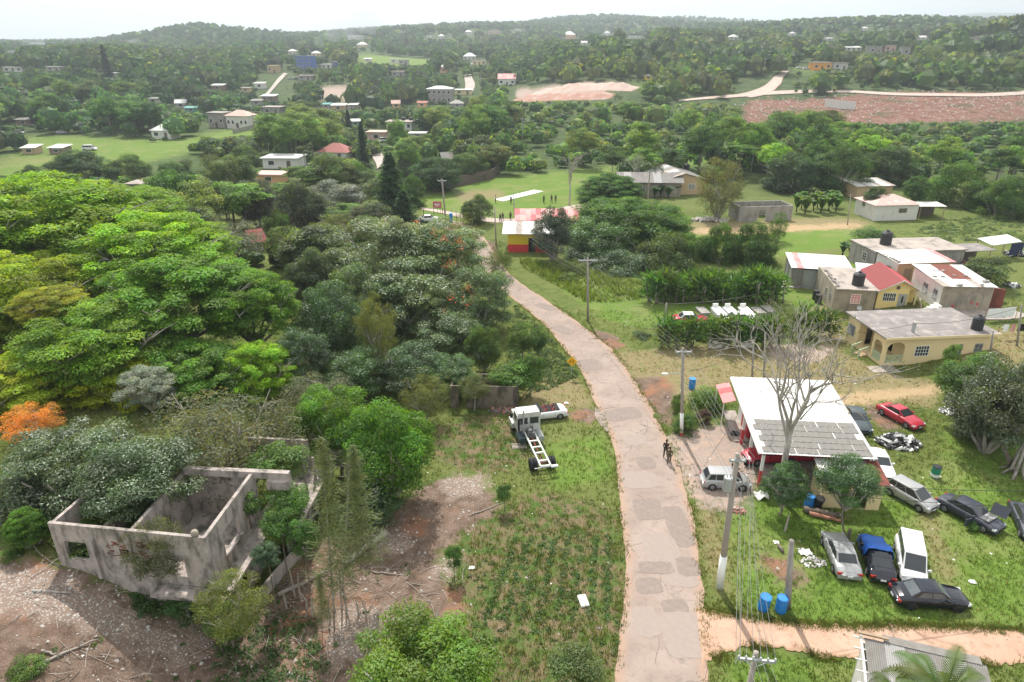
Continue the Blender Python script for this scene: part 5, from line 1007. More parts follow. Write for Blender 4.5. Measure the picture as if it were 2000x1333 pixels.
# ---- school building at the field
A, an, L = site((1210, 352), (1262, 357), 3.4); t = thing('school_building', 'long school building with weathered grey gable roofs beside the cricket field', 'school', A, R(-4)); 
c = [atz(1192, 352, 3.3), atz(1262, 356, 3.3), atz(1290, 372, 3.3), atz(1345, 382, 3.3), atz(1362, 352, 3.3)]
L1 = 13; MB().bx(0, 0, 0, L1, 7, 3).build('wall', M['render_tan'], t)
sheets(t, (-.5, -.6, 3.0), (1, 0, 0), (0, 4.1, 1.5), L1 + 1, 4.37, 9, ['zinc_old', 'far_zinc', 'zinc_old', 'slab_roof'], 1, 4, .03); sheets(t, (L1 + .5, 7.6, 3.0), (-1, 0, 0), (0, -4.1, 1.5), L1 + 1, 4.37, 9, ['zinc_old'], 1, 4, .03)
for i in range(4): window(t, 'f', 1.8 + i * 3.1, 1.6, 1.4, 1.1, L1, 7, 'louvre', 'white_paint', nx=2, nz=5)
A, an, L = site((1292, 382), (1345, 384)); t = thing('school_building', 'school hall with a pale patched gable roof and an orange wall below the two tanks', 'school', A, R(8)); L2 = 9.5
MB().bx(0, 0, 0, L2, 12, 3.1).build('wall', M['tan_wall'], t); MB().bx(0, -.03, 0, L2 * .4, 0, 1.2).build('yellow_dado', M['bar_yellow'], t)
sheets(t, (-.5, 12.4, 3.1), (0, -1, 0), (L2 / 2 + .5, 0, 1.5), 12.9, 5.46, 9, ['slab_roof_pale', 'zinc_white', 'far_zinc', 'zinc_old'], 1, 4, .03); sheets(t, (L2 + .5, -.5, 3.1), (0, 1, 0), (-L2 / 2 - .5, 0, 1.5), 12.9, 5.46, 9, ['zinc_old'], 1, 4, .03)
MB().add([(0, .02, 3.1), (L2, .02, 3.1), (L2 / 2, .02, 4.5)], [(0, 1, 2)]).build('gable', M['tan_wall'], t)
for i in range(2): window(t, 'f', 2.6 + i * 4, 1.7, 1.4, 1.1, L2, 12, 'louvre', 'white_paint', nx=2, nz=5)
for px, lab in ((1325, 'black water tank on the stand behind the school, nearer the palm'), (1338, 'black water tank on the stand behind the school, farther from the palm')):
    p = G(px, 352); q = aty(px, 334, p.y); st = thing('tank_stand', 'steel stand carrying a school water tank' if px < 1330 else 'second steel stand under the school tank farther from the palm', 'stand', p); z = max(.6, q.z - p.z)
    for dx in (-.5, .5):
        for dy in (-.5, .5): MB().bx(dx - .05, dy - .05, 0, dx + .05, dy + .05, z - .1).build('leg', M['metal_grey'], st)
    MB().bx(-.8, -.8, z - .1, .8, .8, z).build('platform', M['metal_grey'], st); water_tank(lab, Vector((p.x, p.y, p.z + z)), .72, 1.75)
# ---- pavilion and bar
A, an, L = site((1010, 470), (1122, 468)); t = thing('pavilion', 'white and blue field pavilion with a faded red zinc roof', 'pavilion', A, R(1)); L, Dp, Hh = 9.8, 6.0, 3.4
m = MB(); wall(m, 0, L, 1.3, Hh, 0, .16, [(1.2, 2.0, 1.9, 2.9)]); wally(m, .16, Dp, 1.3, Hh, 0, .16); wally(m, .16, Dp, 1.3, Hh, L - .16, .16); wall(m, .16, L - .16, 1.3, Hh, Dp - .16, .16); m.build('wall', M['offwhite'], t); MB().bx(-.03, -.03, 0, L + .03, Dp + .03, 1.3).build('blue_dado', M['blue_paint'], t)
window(t, 'f', 1.6, 2.4, .8, 1.0, L, Dp, 'grid', 'timber', 'glass', 2, 2); window(t, 'f', 6.5, 2.4, .8, 1.0, L, Dp, 'grid', 'timber', 'glass', 2, 2)
def pinks(i, r): return ['zinc_pink', 'zinc_red', 'zinc_pink', 'roof_pink'][(i * 3 + r) % 4]
sheets(t, (-.4, -.5, Hh), (1, 0, 0), (0, Dp / 2 + .5, 1.2), L + .8, math.hypot(Dp / 2 + .5, 1.2), 12, pinks, 2, 3, .03); sheets(t, (L + .4, Dp + .5, Hh), (-1, 0, 0), (0, -Dp / 2 - .5, 1.2), L + .8, math.hypot(Dp / 2 + .5, 1.2), 12, pinks, 1, 3, .03)
A, an, L = site((992, 493), (1072, 496)); t = thing('roadside_bar', 'roadside bar painted yellow over red with a white zinc roof', 'bar', A, R(-2)); L, Dp, Hh = 6.6, 5.2, 3.0
m = MB(); wall(m, 0, L, 1.25, Hh, 0, .14, [(3.2, 4.3, 1.25, 2.3)]); wally(m, .14, Dp, 1.25, Hh, 0, .14); wally(m, .14, Dp, 1.25, Hh, L - .14, .14); wall(m, .14, L - .14, 1.25, Hh, Dp - .14, .14); m.build('wall', M['bar_yellow'], t); m = MB().bx(-.02, -.02, 0, 3.2, Dp, 1.25).bx(4.3, -.02, 0, L, Dp, 1.25); m.build('red_dado', M['bar_red'], t); MB().bx(3.2, .3, 0, 4.3, .5, 2.3).build('doorway', M['dark'], t)
sheets(t, (-.9, -.5, Hh + .02), (1, 0, 0), (0, 1, .08), L + 1.6, Dp + 1., 8, ['far_roof_white', 'zinc_white', 'slab_roof_pale'], 1, 4, .03)
MB().cyl(5, .4, Hh + .1, Hh + .12, 1.0, .9, 10).build('roof_plate', M['zinc_old'], t)
# ---- ruined block wall by the trees
A = G(880, 797); B = G(1011, 799); t = thing('ruined_wall', 'ruined moss stained block building with an empty doorway at the edge of the trees', 'ruin', A, math.atan2((B - A).y, (B - A).x)); L = (B - A).length; Hh = 2.2
M['mossy'] = mat('mossy', (.20, .165, .13), .95, .3, 2, c2=(.075, .065, .05), c2f=.5, c2s=1.1, bump=.4)
m = MB(); wall(m, 0, L, 0, Hh, 0, .18, [(.75, 1.45, 0, 1.95)]); wally(m, .18, 3.2, 0, Hh - .2, 0, .18); wally(m, .18, 3.2, 0, Hh, L - .18, .18); wall(m, .18, L - .18, 0, Hh - .4, 3.2, .18); m.build('wall', M['mossy'], t)
blocks(t, V((1.5, -.02, 0)), V((L - .05, -.02, 0)), .02, Hh - .5, .42, .22, .06, 'mossy', frac=.18)
# white block heap / low wall in the hedge
A = G(1404, 681); t = thing('block_stack', 'low stack of whitewashed blocks in front of the dracaena hedge', 'blocks', A); blocks(t, V((-1.1, 0, 0)), V((1.2, .1, 0)), 0, 1.2, .42, .2, .25, 'block_white', frac=.08); A = G(1462, 680); t = thing('block_stack', 'second paler block stack half hidden by the bare tree twigs', 'blocks', A); blocks(t, V((-.8, 0, 0)), V((.8, .05, 0)), 0, 1.0, .42, .2, .25, 'block_white', frac=.1)
# graves
for px, lab in ((1403, 'white tomb nearest the red and white car'), (1427, 'middle white tomb of the three behind the hedge'), (1457, 'white tomb farthest from the red and white car')):
    p = G(px, 616); t = thing('tomb', lab, 'tomb', p, R(8), 'whitewashed tombs behind the hedge'); MB().bx(-.55, -1.1, 0, .55, 1.1, .5).build('vault', M['white_paint'], t); MB().slab([(-.62, -1.15, .52), (.62, -1.15, .52), (.62, 1.15, .66), (-.62, 1.15, .66)], .1).build('cover_slab', M['white_paint'], t); MB().bx(-.35, 1.05, .5, .35, 1.18, 1.1).build('headstone', M['white_paint'], t)
for px, py in ((1372, 612), (1480, 612), (1500, 609)):
    p = G(px, py); t = thing('tomb', 'grey bare concrete tomb at the end of the tomb row' if px < 1400 else ('grey tomb slab next to the white tombs' if px < 1490 else 'low grey tomb slab farthest along the row'), 'tomb', p, R(6), 'grey tombs behind the hedge'); MB().bx(-.5, -1., 0, .5, 1., .35).build('vault', M['concrete_grey'], t); MB().bx(-.56, -1.05, .35, .56, 1.05, .42).build('cover_slab', M['concrete_grey'], t)
# ---- corrugated hut at the bottom
p0 = atz(1682, 1243, 3.2); p1 = atz(1870, 1287, 3.2); t = thing('corrugated_hut', 'hut under a grey corrugated roof with open rafters at the bottom of the photo', 'hut', (p0.x, p0.y, 0)); d = (p1 - p0); an = math.atan2(d.y, d.x); t.rotation_euler = (0, 0, an)
sheets(t, (.15, -4.6, 2.55), (1, 0, 0), (0, 4.5, .6), 5.2, 4.6, 6, ['zinc_old', 'far_zinc', 'zinc_old'], 1, 9, .03); MB().slab([(1.0, -.05, 3.22), (5.2, -.05, 3.22), (5.2, .5, 3.16), (1.0, .5, 3.16)], .02).build('ridge_flashing', M['zinc_old'], t)
m = MB(); m.slab([(-.05, -4.6, 2.55), (.05, -4.6, 2.55), (.05, 0.1, 3.2), (-.05, 0.1, 3.2)], .1)
for i in range(8): y = -4.4 + i * .62; z = 2.55 + (y + 4.6) * .138; m.bx(-.35, y, z - .1, .3, y + .06, z - .04)
m.build('rafters', M['offwhite'], t); MB().slab([(-.15, .0, 3.3), (-.15, .12, 3.3), (1.2, .12, 3.3), (1.2, .0, 3.3)], .1).build('ridge_beam', M['timber'], t)
m = MB(); wally(m, -4.4, 0, 0, 2.5, .12, .12); wall(m, .12, 5.2, 0, 2.9, -.1, .12); wally(m, -4.4, -.1, 0, 2.5, 5.1, .12); m.build('wall', M['offwhite'], t)

# ---- the ruined two storey house
zt = 6.2; zf = 2.9
A = atz(400, 1052, zt); Bq = atz(92, 1022, zt); Cq = atz(470, 957, zt); ux = (A - Bq); LW = ux.length; an = math.atan2(ux.y, ux.x)
t = thing('ruined_house', 'roofless two storey concrete ruin with grey stained walls and trees growing in it', 'ruin', (Bq.x, Bq.y, 0), an); RU = t
RL = LW; side = Cq - A; sa = math.atan2(side.y, side.x) - an; SLEN = 8.2
th = .2
m = MB(); wall(m, 0, RL, zf - .1, zt, 0, th, [(.65, 1.95, zf + .95, zf + 2.15), (3.9, 4.45, zf + 1.3, zf + 2.0), (6.3, 7.6, zf + .5, zf + 1.6)]); m.build('wall', M['concrete'], t)
m = MB(); wall(m, 0, 6.3, -.3, zf - .1, .004, th); wall(m, 6.9, 7.2, -.3, zf - .1, .0, th); m.build('lower_wall', M['concrete'], t)
# side wall runs back at the corner
sw = thing('side', None, None); bpy.data.objects.remove(sw)
def sidepart(nm, mb, mt, parent=t): return mb.build(nm, M[mt], parent, (RL, 0, 0), sa - math.pi / 2)
m = MB(); wally(m, th, 6.0, zf - .1, zt, -th, th, [(1.6, 3.4, zf + .85, zf + 2.3), (4.5, 5.5, zf, zf + 2.5)]); sidepart('wall', m, 'concrete')
m = MB(); m.bx(-.25, -.5, zf - .3, .95, 11.5, zf - .12); sidepart('balcony_slab', m, 'concrete')
m = MB(); wally(m, 1.2, 5.5, -.3, zf - .3, .1, th, [(1.9, 3.0, 0, 2.0)]); wally(m, 5.5, 10.5, -.3, zf - .5, 1.6, th); sidepart('lower_wall', m, 'concrete')
m = MB(); m.bx(.95, 4.6, zf - .3, 2.6, 11.5, zf - .12); sidepart('terrace_slab', m, 'concrete')
MB().bx(RL - 3.3, -.9, zf - .32, RL + .9, -.004, zf - .12).build('balcony_slab', M['concrete'], t)
# canopy beam over the terrace end and the cross walls
m = MB(); m.bx(-4.4, 5.9, zt - .35, 2.2, 6.25, zt + .1); m.bx(.9, 5.6, zt - .9, 2.2, 6.3, zt - .352); sidepart('canopy_beam', m, 'concrete')
m = MB(); wall(m, -4.6, -.2, zf - .1, zt - .3, 6.3, th); wally(m, th, 6.3, zf - .1, zt - .25, -4.6, th); wally(m, th, 5.2, zf - .1, zt - .8, -6.8, th); wall(m, -9.3, -4.8, zf - .1, zt - .8, 5.4, th); sidepart('inner_wall', m, 'concrete')
m = MB(); wally(m, th, 7.5, 0, zt - .1, 0, th); m.build('end_wall', M['concrete'], t)
MB().bx(.2, .25, zf - .25, RL - .3, 6.6, zf - .1).build('floor_slab', M['concrete'], t)
for y in (7.2, 8.6, 10.2): sidepart('pillar', MB().bx(1.9, y, zf - .12, 2.05, y + .14, zf + 1.5 + (y % 1)), 'concrete')
m = MB(); m.bx(1.4, 12.5, zf - .5, 4.6, 12.9, zf + .7).bx(1.8, 12.55, zf - 1.6, 2.3, 12.85, zf - .5).bx(3.2, 12.55, -.2, 3.7, 12.85, zf - .5); wall(m, -3, 1.2, zf - .1, zf + 2.2, 11.5, th); sidepart('rear_frame', m, 'concrete')
MB().lathe([(.05, 0), (.3, .04), (.34, .25), (.26, .48), (.1, .56), (.02, .58)], 12).build('stone_cap', M['render_tan'], t, (RL - .6, .1, zt), smooth=True).scale = (.6, .6, .7)
sidepart('sill', MB().bx(-.02, 1.5, zf + .8, .14, 3.5, zf + .87), 'concrete')
r = random.Random(5); m = MB()
for _ in range(60): x = r.uniform(3.2, 6.2); z = zf + 1.5 + r.uniform(0, 1.1); m.box(x, -.008, z, r.uniform(.05, .3), .012, r.uniform(.03, .12), ry=r.uniform(-.4, .4))
m.build('graffiti', M['zinc_rust'], t)['kind'] = 'stuff'
# plants on the ruin: reeds in the rooms
# ---------------------------------------------------------------- vehicles
def paint(name, c, metal=.0, rough=.32, c2=None): return mat(name, c, rough, .05, 1.5, metal, c2=c2, c2f=.4, c2s=1.2, spec=.5, coat=.35)
PAINT = {'silver': paint('paint_silver', (.36, .36, .355), .25), 'white': paint('paint_white', (.68, .68, .66)), 'black': paint('paint_black', (.008, .009, .016), .0, .12), 'red': paint('paint_red', (.42, .03, .05)), 'wreck': paint('paint_wreck', (.02, .024, .04), 0, .55, (.08, .085, .10)), 'green': paint('paint_dark_green', (.03, .05, .06), 0, .5), 'navy': paint('paint_navy', (.015, .02, .045), 0, .3), 'cream': paint('paint_cream', (.6, .58, .5))}
M['lamp_red'] = mat('lamp_red', (.42, .02, .02), .25, .1, 3, spec=.6); M['lamp_clear'] = mat('lamp_clear', (.6, .62, .64), .15, .1, 3, spec=.7); M['plate'] = mat('plate', (.75, .76, .78), .5, .05, 3); M['seat_red'] = mat('seat_red', (.12, .02, .018), .8, .1, 3)
# (x of nose 1 -> tail 0 as fractions) deck profile: (x, z_top, half width factor, z_bottom)
KIND = {
 'sedan': dict(L=4.65, W=1.77, deck=[(0, .52, .86), (.03, .78, .93), (.10, .92, .98), (.22, .95, 1), (.35, .93, 1), (.62, .92, 1), (.74, .90, 1), (.90, .78, .97), (.975, .66, .9), (1, .48, .84)], gh=(.17, .30, .57, .72), H=1.43, rh=.63),
 'coupe': dict(L=4.45, W=1.75, deck=[(0, .52, .86), (.03, .80, .93), (.10, .92, .98), (.22, .94, 1), (.35, .92, 1), (.62, .9, 1), (.72, .88, 1), (.90, .74, .97), (.975, .62, .9), (1, .46, .84)], gh=(.15, .32, .54, .70), H=1.36, rh=.6),
 'hatch': dict(L=3.95, W=1.70, deck=[(0, .55, .88), (.02, .85, .95), (.08, .97, .99), (.22, .98, 1), (.4, .95, 1), (.68, .94, 1), (.80, .90, 1), (.92, .80, .97), (.98, .66, .9), (1, .46, .84)], gh=(.03, .13, .62, .83), H=1.54, rh=.62),
 'van': dict(L=4.65, W=1.72, deck=[(0, .55, .9), (.02, .95, .96), (.06, 1.05, .99), (.22, 1.06, 1), (.4, 1.05, 1), (.72, 1.03, 1), (.84, 1.0, 1), (.94, .86, .97), (.985, .68, .92), (1, .46, .86)], gh=(.02, .09, .68, .88), H=1.85, rh=.68)}
RING = 6
def shell(K, open_top=False):
    L, W = K['L'], K['W']; m = MB(); rows = []
    xs_ = [d[0] for d in K['deck']]
    st = sorted({*xs_, *[i / 26 for i in range(27)]})
    for s in st:
        z = float(np.interp(s, xs_, [d[1] for d in K['deck']])); hw = float(np.interp(s, xs_, [d[2] for d in K['deck']])) * W / 2; zb = .22 + .1 * max(0, 1 - min(s, 1 - s) / .06)
        x = (s - .5) * L; c = [(hw * .90, zb), (hw * .99, zb + .10), (hw, zb + (z - zb) * .55), (hw * .965, zb + (z - zb) * .9), (hw * .86, z - .004), (hw * .45, z + .014)]
        rows.append([(x, y, q) for y, q in c] + [(x, 0, z + .02)] + [(x, -y, q) for y, q in reversed(c)])
    n = len(rows[0])
    for r in rows: m.v += r
    for i in range(len(rows) - 1):
        for j in range(n - 1): m.f.append((i * n + j, (i + 1) * n + j, (i + 1) * n + j + 1, i * n + j + 1))
        m.f.append((i * n + n - 1, (i + 1) * n + n - 1, (i + 1) * n, i * n))
    m.f.append(tuple(range(n))[::-1]); m.f.append(tuple((len(rows) - 1) * n + j for j in range(n)))
    m.f = [f[::-1] for f in m.f]
    return m
def deckz(K, s): return float(np.interp(s, [d[0] for d in K['deck']], [d[1] for d in K['deck']]))
def lerp(a, b, t): return Vector(a).lerp(Vector(b), t)
_cars = {}; CS = .88
WHEEL = None
def wheel_meshes():
    R_ = .31; ty = MB().lathe([(.2, -.1), (R_ - .02, -.1), (R_, -.07), (R_, .07), (R_ - .02, .1), (.2, .1)], 20).mesh('tyre', True); ty.materials.append(M['rubber'])
    m = MB().lathe([(.205, .02), (.2, .075), (.18, .085), (.175, .05), (.05, .06), (.04, .08)], 18)
    for i in range(5): a = i * 1.2566; m.box(.11 * math.cos(a), .11 * math.sin(a), .07, .14, .045, .03, a)
    ri = m.mesh('rim'); ri.materials.append(M['alloy']); ar = MB().lathe([(.2, -.1), (R_ + .05, -.1), (R_ + .05, -.02), (.2, -.02)], 18).mesh('arch'); ar.materials.append(M['dark'])
    return ty, ri, ar
def car(kind, label, p, rz, col, roof=None, group='parked cars in the yard', cat='car', name='parked_car', dark_rim=False, hood=True, wheels=True, glass='glass', tint_tail='lamp_red', plate=True, noroof=False, light=False):
    global WHEEL
    K = KIND[kind]; L, W = K['L'], K['W']; t = thing(name, label, cat, p, rz, group); t.scale = (CS,) * 3; mt = PAINT[col]; rm = PAINT[roof] if roof else mt
    key = kind
    if key not in _cars: _cars[key] = shell(K).mesh('body', True)
    me = _cars[key].copy(); me.materials.clear(); me.materials.append(mt); part('body', me, None, t)
    g0, g1, g2, g3 = K['gh']; X = lambda s: (s - .5) * L; wb, wr = W / 2 * .90, W / 2 * K['rh'] * 1.16; H_ = K['H']; zb = lambda s: deckz(K, s) - .01
    low = {'rl': (X(g0), zb(g0)), 'fl': (X(g3), zb(g3))}
    B = [Vector((X(g0), -wb * .92, zb(g0))), Vector((X(g3), -wb * .94, zb(g3))), Vector((X(g3), wb * .94, zb(g3))), Vector((X(g0), wb * .92, zb(g0)))]
    Tp = [Vector((X(g1), -wr, H_ - .05)), Vector((X(g2), -wr, H_ - .04)), Vector((X(g2), wr, H_ - .04)), Vector((X(g1), wr, H_ - .05))]
    if not noroof:
        m = MB(); m.add(B + Tp, [(0, 1, 5, 4), (1, 2, 6, 5), (2, 3, 7, 6), (3, 0, 4, 7)])
        rf = [Tp[0], Tp[1], Tp[2], Tp[3]]; n = 6
        gx = [lerp(Tp[0], Tp[1], i / n) for i in range(n + 1)]; gy = [lerp(Tp[3], Tp[2], i / n) for i in range(n + 1)]; v = []
        for i in range(n + 1):
            for j in range(n + 1): q = gx[i].lerp(gy[i], j / n); q.z += .055 * math.sin(math.pi * i / n) ** .5 * math.sin(math.pi * j / n) ** .5; v.append(q)
        m.add(v, [(i * (n + 1) + j, (i + 1) * (n + 1) + j, (i + 1) * (n + 1) + j + 1, i * (n + 1) + j + 1) for i in range(n) for j in range(n)])
        me = m.mesh('cabin'); me.materials.append(rm); part('cabin', me, None, t)
        def pane(nm, a, b, c, d, k0=.0, k1=1., lo=.06, hi=.93, off=.014):
            p0, p1 = lerp(a, b, k0), lerp(a, b, k1); q0, q1 = lerp(d, c, k0), lerp(d, c, k1); n_ = (p1 - p0).cross(q0 - p0).normalized() * off
            pts = [lerp(p0, q0, lo) + n_, lerp(p1, q1, lo) + n_, lerp(p1, q1, hi) + n_, lerp(p0, q0, hi) + n_]; MB().slab(pts, .012).build(nm, M[glass], t)
        pane('windscreen', B[1], B[2], Tp[2], Tp[1], .05, .95); pane('rear_window', B[3], B[0], Tp[0], Tp[3], .07, .93, .08 if kind not in ('hatch', 'van') else .22)
        cuts = {'sedan': ((.12, .50), (.53, .93)), 'coupe': ((.14, .44), (.47, .92)), 'hatch': ((.06, .26), (.29, .58), (.61, .93)), 'van': ((.04, .30), (.33, .62), (.65, .93))}[kind]
        for a, b in cuts: pane('side_window', B[0], B[1], Tp[1], Tp[0], a, b, .08, .88); pane('side_window', B[2], B[3], Tp[3], Tp[2], 1 - b, 1 - a, .08, .88)
        for sy in (-1, 1): MB().box(X(g3) - .35, sy * (W / 2 + .06), zb(g3) + .08, .12, .2, .14).build('mirror', mt, t)
    if wheels:
        if WHEEL is None: WHEEL = wheel_meshes()
        for sx, sy in ((.19, 1), (.19, -1), (.815, 1), (.815, -1)):
            w = thing('wheel', None, None); w.parent = t; w.location = (X(sx), sy * (W / 2 - .075), .31); w.rotation_euler = (-sy * math.pi / 2, 0, 0)
            a = part('arch', WHEEL[2], None, w, (0, 0, .088)); a.scale = (1, 1, .5); part('tyre', WHEEL[0], None, w, (0, 0, .0)); b = part('rim', WHEEL[1], None, w, (0, 0, .03))
            if dark_rim: b.material_slots[0].link = 'OBJECT'; b.material_slots[0].material = M['dark']
    zt = deckz(K, .03); zn = deckz(K, .96)
    for sy in (-1, 1):
        hl = MB().box(X(.955), sy * W * .355, zn - .10, .26, W * .2, .15, rz=-sy * .25).build('headlight', M['lamp_clear'], t); tl = MB().box(X(.025), sy * W * .36, zt - .13, .14, W * .2, .16, rz=sy * .22).build('taillight', M[tint_tail], t)
    MB().box(X(.985), 0, .36, .14, W * .86, .2).build('front_bumper', mt, t); MB().box(X(.012), 0, .38, .14, W * .88, .22).build('rear_bumper', mt, t)
    MB().box(X(1.0) - .01, 0, .52, .05, W * .45, .12).build('grille', M['dark'], t)
    if plate: MB().box(X(0) - .06, 0, .52, .02, .36, .13).build('number_plate', M['plate'], t); MB().box(X(1) + .045, 0, .4, .02, .36, .12).build('number_plate', M['plate'], t)
    if hood:      # bonnet and boot shut lines as thin proud strips
        m = MB()
        for sy in (-1, 1): m.box(X((g3 + .97) / 2), sy * W * .34, deckz(K, (g3 + .97) / 2) + .012, (.96 - g3) * L * .9, .012, .012, ry=math.atan2(deckz(K, g3) - deckz(K, .95), (.95 - g3) * L))
        m.build('bonnet_crease', M['dark'], t)
    m = MB()
    for s in ((.3, .56, .74) if kind != 'coupe' else (.34, .72)):
        for sy in (-1, 1): m.box(X(s), sy * W / 2 * 1.0, .62, .012, .012, .5)
    m.build('door_seams', M['dark'], t)
    m = MB()
    for s in ((.36, .58) if kind != 'coupe' else (.4,)):
        for sy in (-1, 1): m.box(X(s), sy * (W / 2 + .008), .82, .18, .025, .03)
    m.build('door_handles', mt, t)
    return t
def between(a, b):      # car seen from tail pixel a to nose pixel b (ground)
    A, B = G(*a), G(*b); d = B - A; return (A + B) / 2, math.atan2(d.y, d.x)
def wheels_at(a, b, kind, hint):
    """centre and heading from the ground contact pixels of the rear (a) and front (b) wheel of the visible flank"""
    A, B = G(*a), G(*b); d = (B - A); d.z = 0; d.normalize(); n = Vector((-d.y, d.x, 0)); 
    if (n.x if hint == 'R' else n.y) < 0: n = -n
    K = KIND[kind]; c = (A + B) / 2 + n * (K['W'] * CS / 2) - d * K['L'] * .0025; c.z = H(c.x, c.y); return c, math.atan2(d.y, d.x)
def park(kind, a, b, hint, label, col, **kw): p, r = wheels_at(a, b, kind, hint); return car(kind, label, p, r, col, **kw)
park('hatch', (1389, 959), (1451, 961), 'A', 'silver hatchback parked on the gravel beside the utility pole', 'silver')
park('hatch', (1739, 970), (1788, 998), 'A', 'small silver hatchback facing the wrecked car', 'silver')
W1 = park('sedan', (1842, 1000), (1916, 1040), 'A', 'dark wrecked sedan with its bonnet raised and a door hanging open', 'wreck', plate=False)
L_ = KIND['sedan']['L']; 
MB().box(.24 * L_, .0, .945, .22 * L_, 1.3, .02).build('engine_bay', M['scrap'], W1)
m = MB().slab([(.21 * L_, .72, .96), (.46 * L_, .72, 1.02), (.46 * L_, 1.2, 1.75), (.21 * L_, 1.2, 1.7)], .03); m.build('bonnet', PAINT['wreck'], W1)
m = MB().box(.14 * L_, -1.28, .6, .06, .9, .62, rz=-.25); o = m.build('open_door', PAINT['wreck'], W1)
park('sedan', (1622, 1111), (1606, 1070), 'R', 'small faded silver sedan with its boot to the camera beside the tarp', 'silver')
p, TA = wheels_at((1689, 1118), (1678, 1075), 'sedan', 'R'); C2 = car('sedan', 'black sedan half covered by a blue tarpaulin', p, TA, 'black')
m = MB(); nx, ny = 12, 12; v = []
for i in range(nx + 1):
    for j in range(ny + 1):
        x = -.35 + (2.55) * i / nx; y = -1.25 + 2.5 * j / ny; s = (x / 4.65) + .5
        top = 1.53 if s < .58 else (1.53 - (s - .58) / .16 * .55 if s < .74 else .98 - (s - .74) * .8); e = max(0, abs(y) - .78) / .47
        z = top - (1.0 + .25 * math.sin(i * 1.3) - (.35 if x < 0 else 0)) * e ** 1.0 + .025 * math.sin(i * 2.1 + j) + .02 * math.sin(j * 2.7)
        yy = y * (1 if e == 0 else (.78 + .22 * min(1, e)) / max(abs(y), .01) * (abs(y) ** .0) * 1.0 * 1.08) if e else y
        v.append((x, math.copysign(min(abs(y), .80 + .14 * e), y), max(.3, z)))
m.add(v, [(i * (ny + 1) + j, (i + 1) * (ny + 1) + j, (i + 1) * (ny + 1) + j + 1, i * (ny + 1) + j + 1) for i in range(nx) for j in range(ny)])
o = m.build('tarpaulin', M['tarp'], None, p, TA, smooth=True); o.scale = (CS,) * 3; o.modifiers.new('thick', 'SOLIDIFY').thickness = .02; tag(o, 'blue tarpaulin draped over the front of the black sedan', 'tarpaulin')
park('van', (1745, 1076), (1752, 1124), 'R', 'white minivan with its nose towards the black sedan', 'white', cat='van')
park('sedan', (1780, 1193), (1869, 1198), 'A', 'glossy black sedan parked side on near the dirt track', 'black', dark_rim=True, glass='glass_sky_tint')
park('coupe', (1726, 814), (1762, 834), 'A', 'dark red coupe on the grass behind the garage', 'red')
p, r = between((1658, 808), (1684, 848)); car('sedan', 'dark green sedan tucked behind the garage end', p, r, 'green', plate=False)
p, r = between((1700, 892), (1726, 938)); car('sedan', 'white sedan beside the garage lean-to', p, r, 'white')
p = G(1472, 905); car('sedan', 'red car with a raised white windscreen edge under the garage roof', p + Vector((1.3, .4, .05)), R(186), 'red', roof='red')
p = world(GAR, (4.6, 4.2, .06)); car('sedan', 'red car deep in the shade of the garage', p, R(184), 'red', plate=False)
p = G(1347, 631); car('sedan', 'red car with a white roof behind the hedge', p, R(-3), 'red', roof='white')
p = G(1444, 630); car('sedan', 'white car mostly hidden by the dracaena hedge', p, R(4), 'white')
p = G(2004, 1030); car('sedan', 'dark car cut by the photo edge beyond the wreck', p, R(-110), 'wreck')
# convertible
CV = car('sedan', 'white convertible with its hood down and red seats behind the truck', G(1063, 826) + Vector((0, 1., 0)), R(193), 'white', noroof=True)
K = KIND['sedan']; L_ = K['L']; MB().box(-.03 * L_, 0, .955, .36 * L_, 1.36, .02).build('cockpit', M['dark'], CV)
for x in (.0, -.75):
    for y in (-.36, .36): MB().box(x, y, .96, .36, .42, .06).box(x - .22, y, 1.0, .1, .4, .2, ry=-.25).build('seat', M['seat_red'], CV)
m = MB().slab([(.6, -.68, 1.30), (.60, .68, 1.30), (.98, .74, .94), (.98, -.74, .94)], .02); m.build('windscreen', M['glass_sky_tint'], CV); MB().tube([(.99, -.76, .93), (.59, -.7, 1.33), (.59, .7, 1.33), (.99, .76, .93)], .03, None, 5).build('windscreen_frame', M['dark'], CV)
MB().box(-1.25, 0, 1.0, .4, 1.3, .14).build('folded_hood', M['dark'], CV); MB().tube([(-.55, -.6, .96), (-.6, -.55, 1.25), (-.6, .55, 1.25), (-.55, .6, .96)], .03, None, 5).build('roll_bar', M['dark'], CV)
# far cars
for px, py, rz, kd, cl, lab in [(176, 294, 5, 'van', 'white', 'white van parked at the edge of the green pasture'), (122, 262, 12, 'hatch', 'silver', 'pale car between the shacks at the forest edge'), (38, 262, 5, 'hatch', 'silver', 'silver car half hidden by bushes at the forest edge'), (568, 155, 20, 'sedan', 'silver', 'silver car at the top of the straight lane'), (580, 156, 15, 'sedan', 'black', 'dark car beside the silver one at the top of the lane'), (752, 278, 30, 'van', 'white', 'white van beside the low tan house on the uphill road'), (1562, 134, 5, 'sedan', 'white', 'white car parked before the orange house nearest the marl track'), (1574, 136, 0, 'hatch', 'white', 'white car parked against the orange house wall'), (1186, 402, -10, 'sedan', 'white', 'white car in the shade beside the flat topped tree'), (838, 433, 10, 'sedan', 'white', 'white car at the road junction below the field fence'), (612, 330, 0, 'hatch', 'silver', 'silver car on the roof yard of the brown house'), (1678, 136, 0, 'hatch', 'green', 'dark car in the trees beside the orange house')]:
    car(kd, lab, G(px, py), R(rz), cl, group='cars parked far off in the village', hood=False, plate=False)
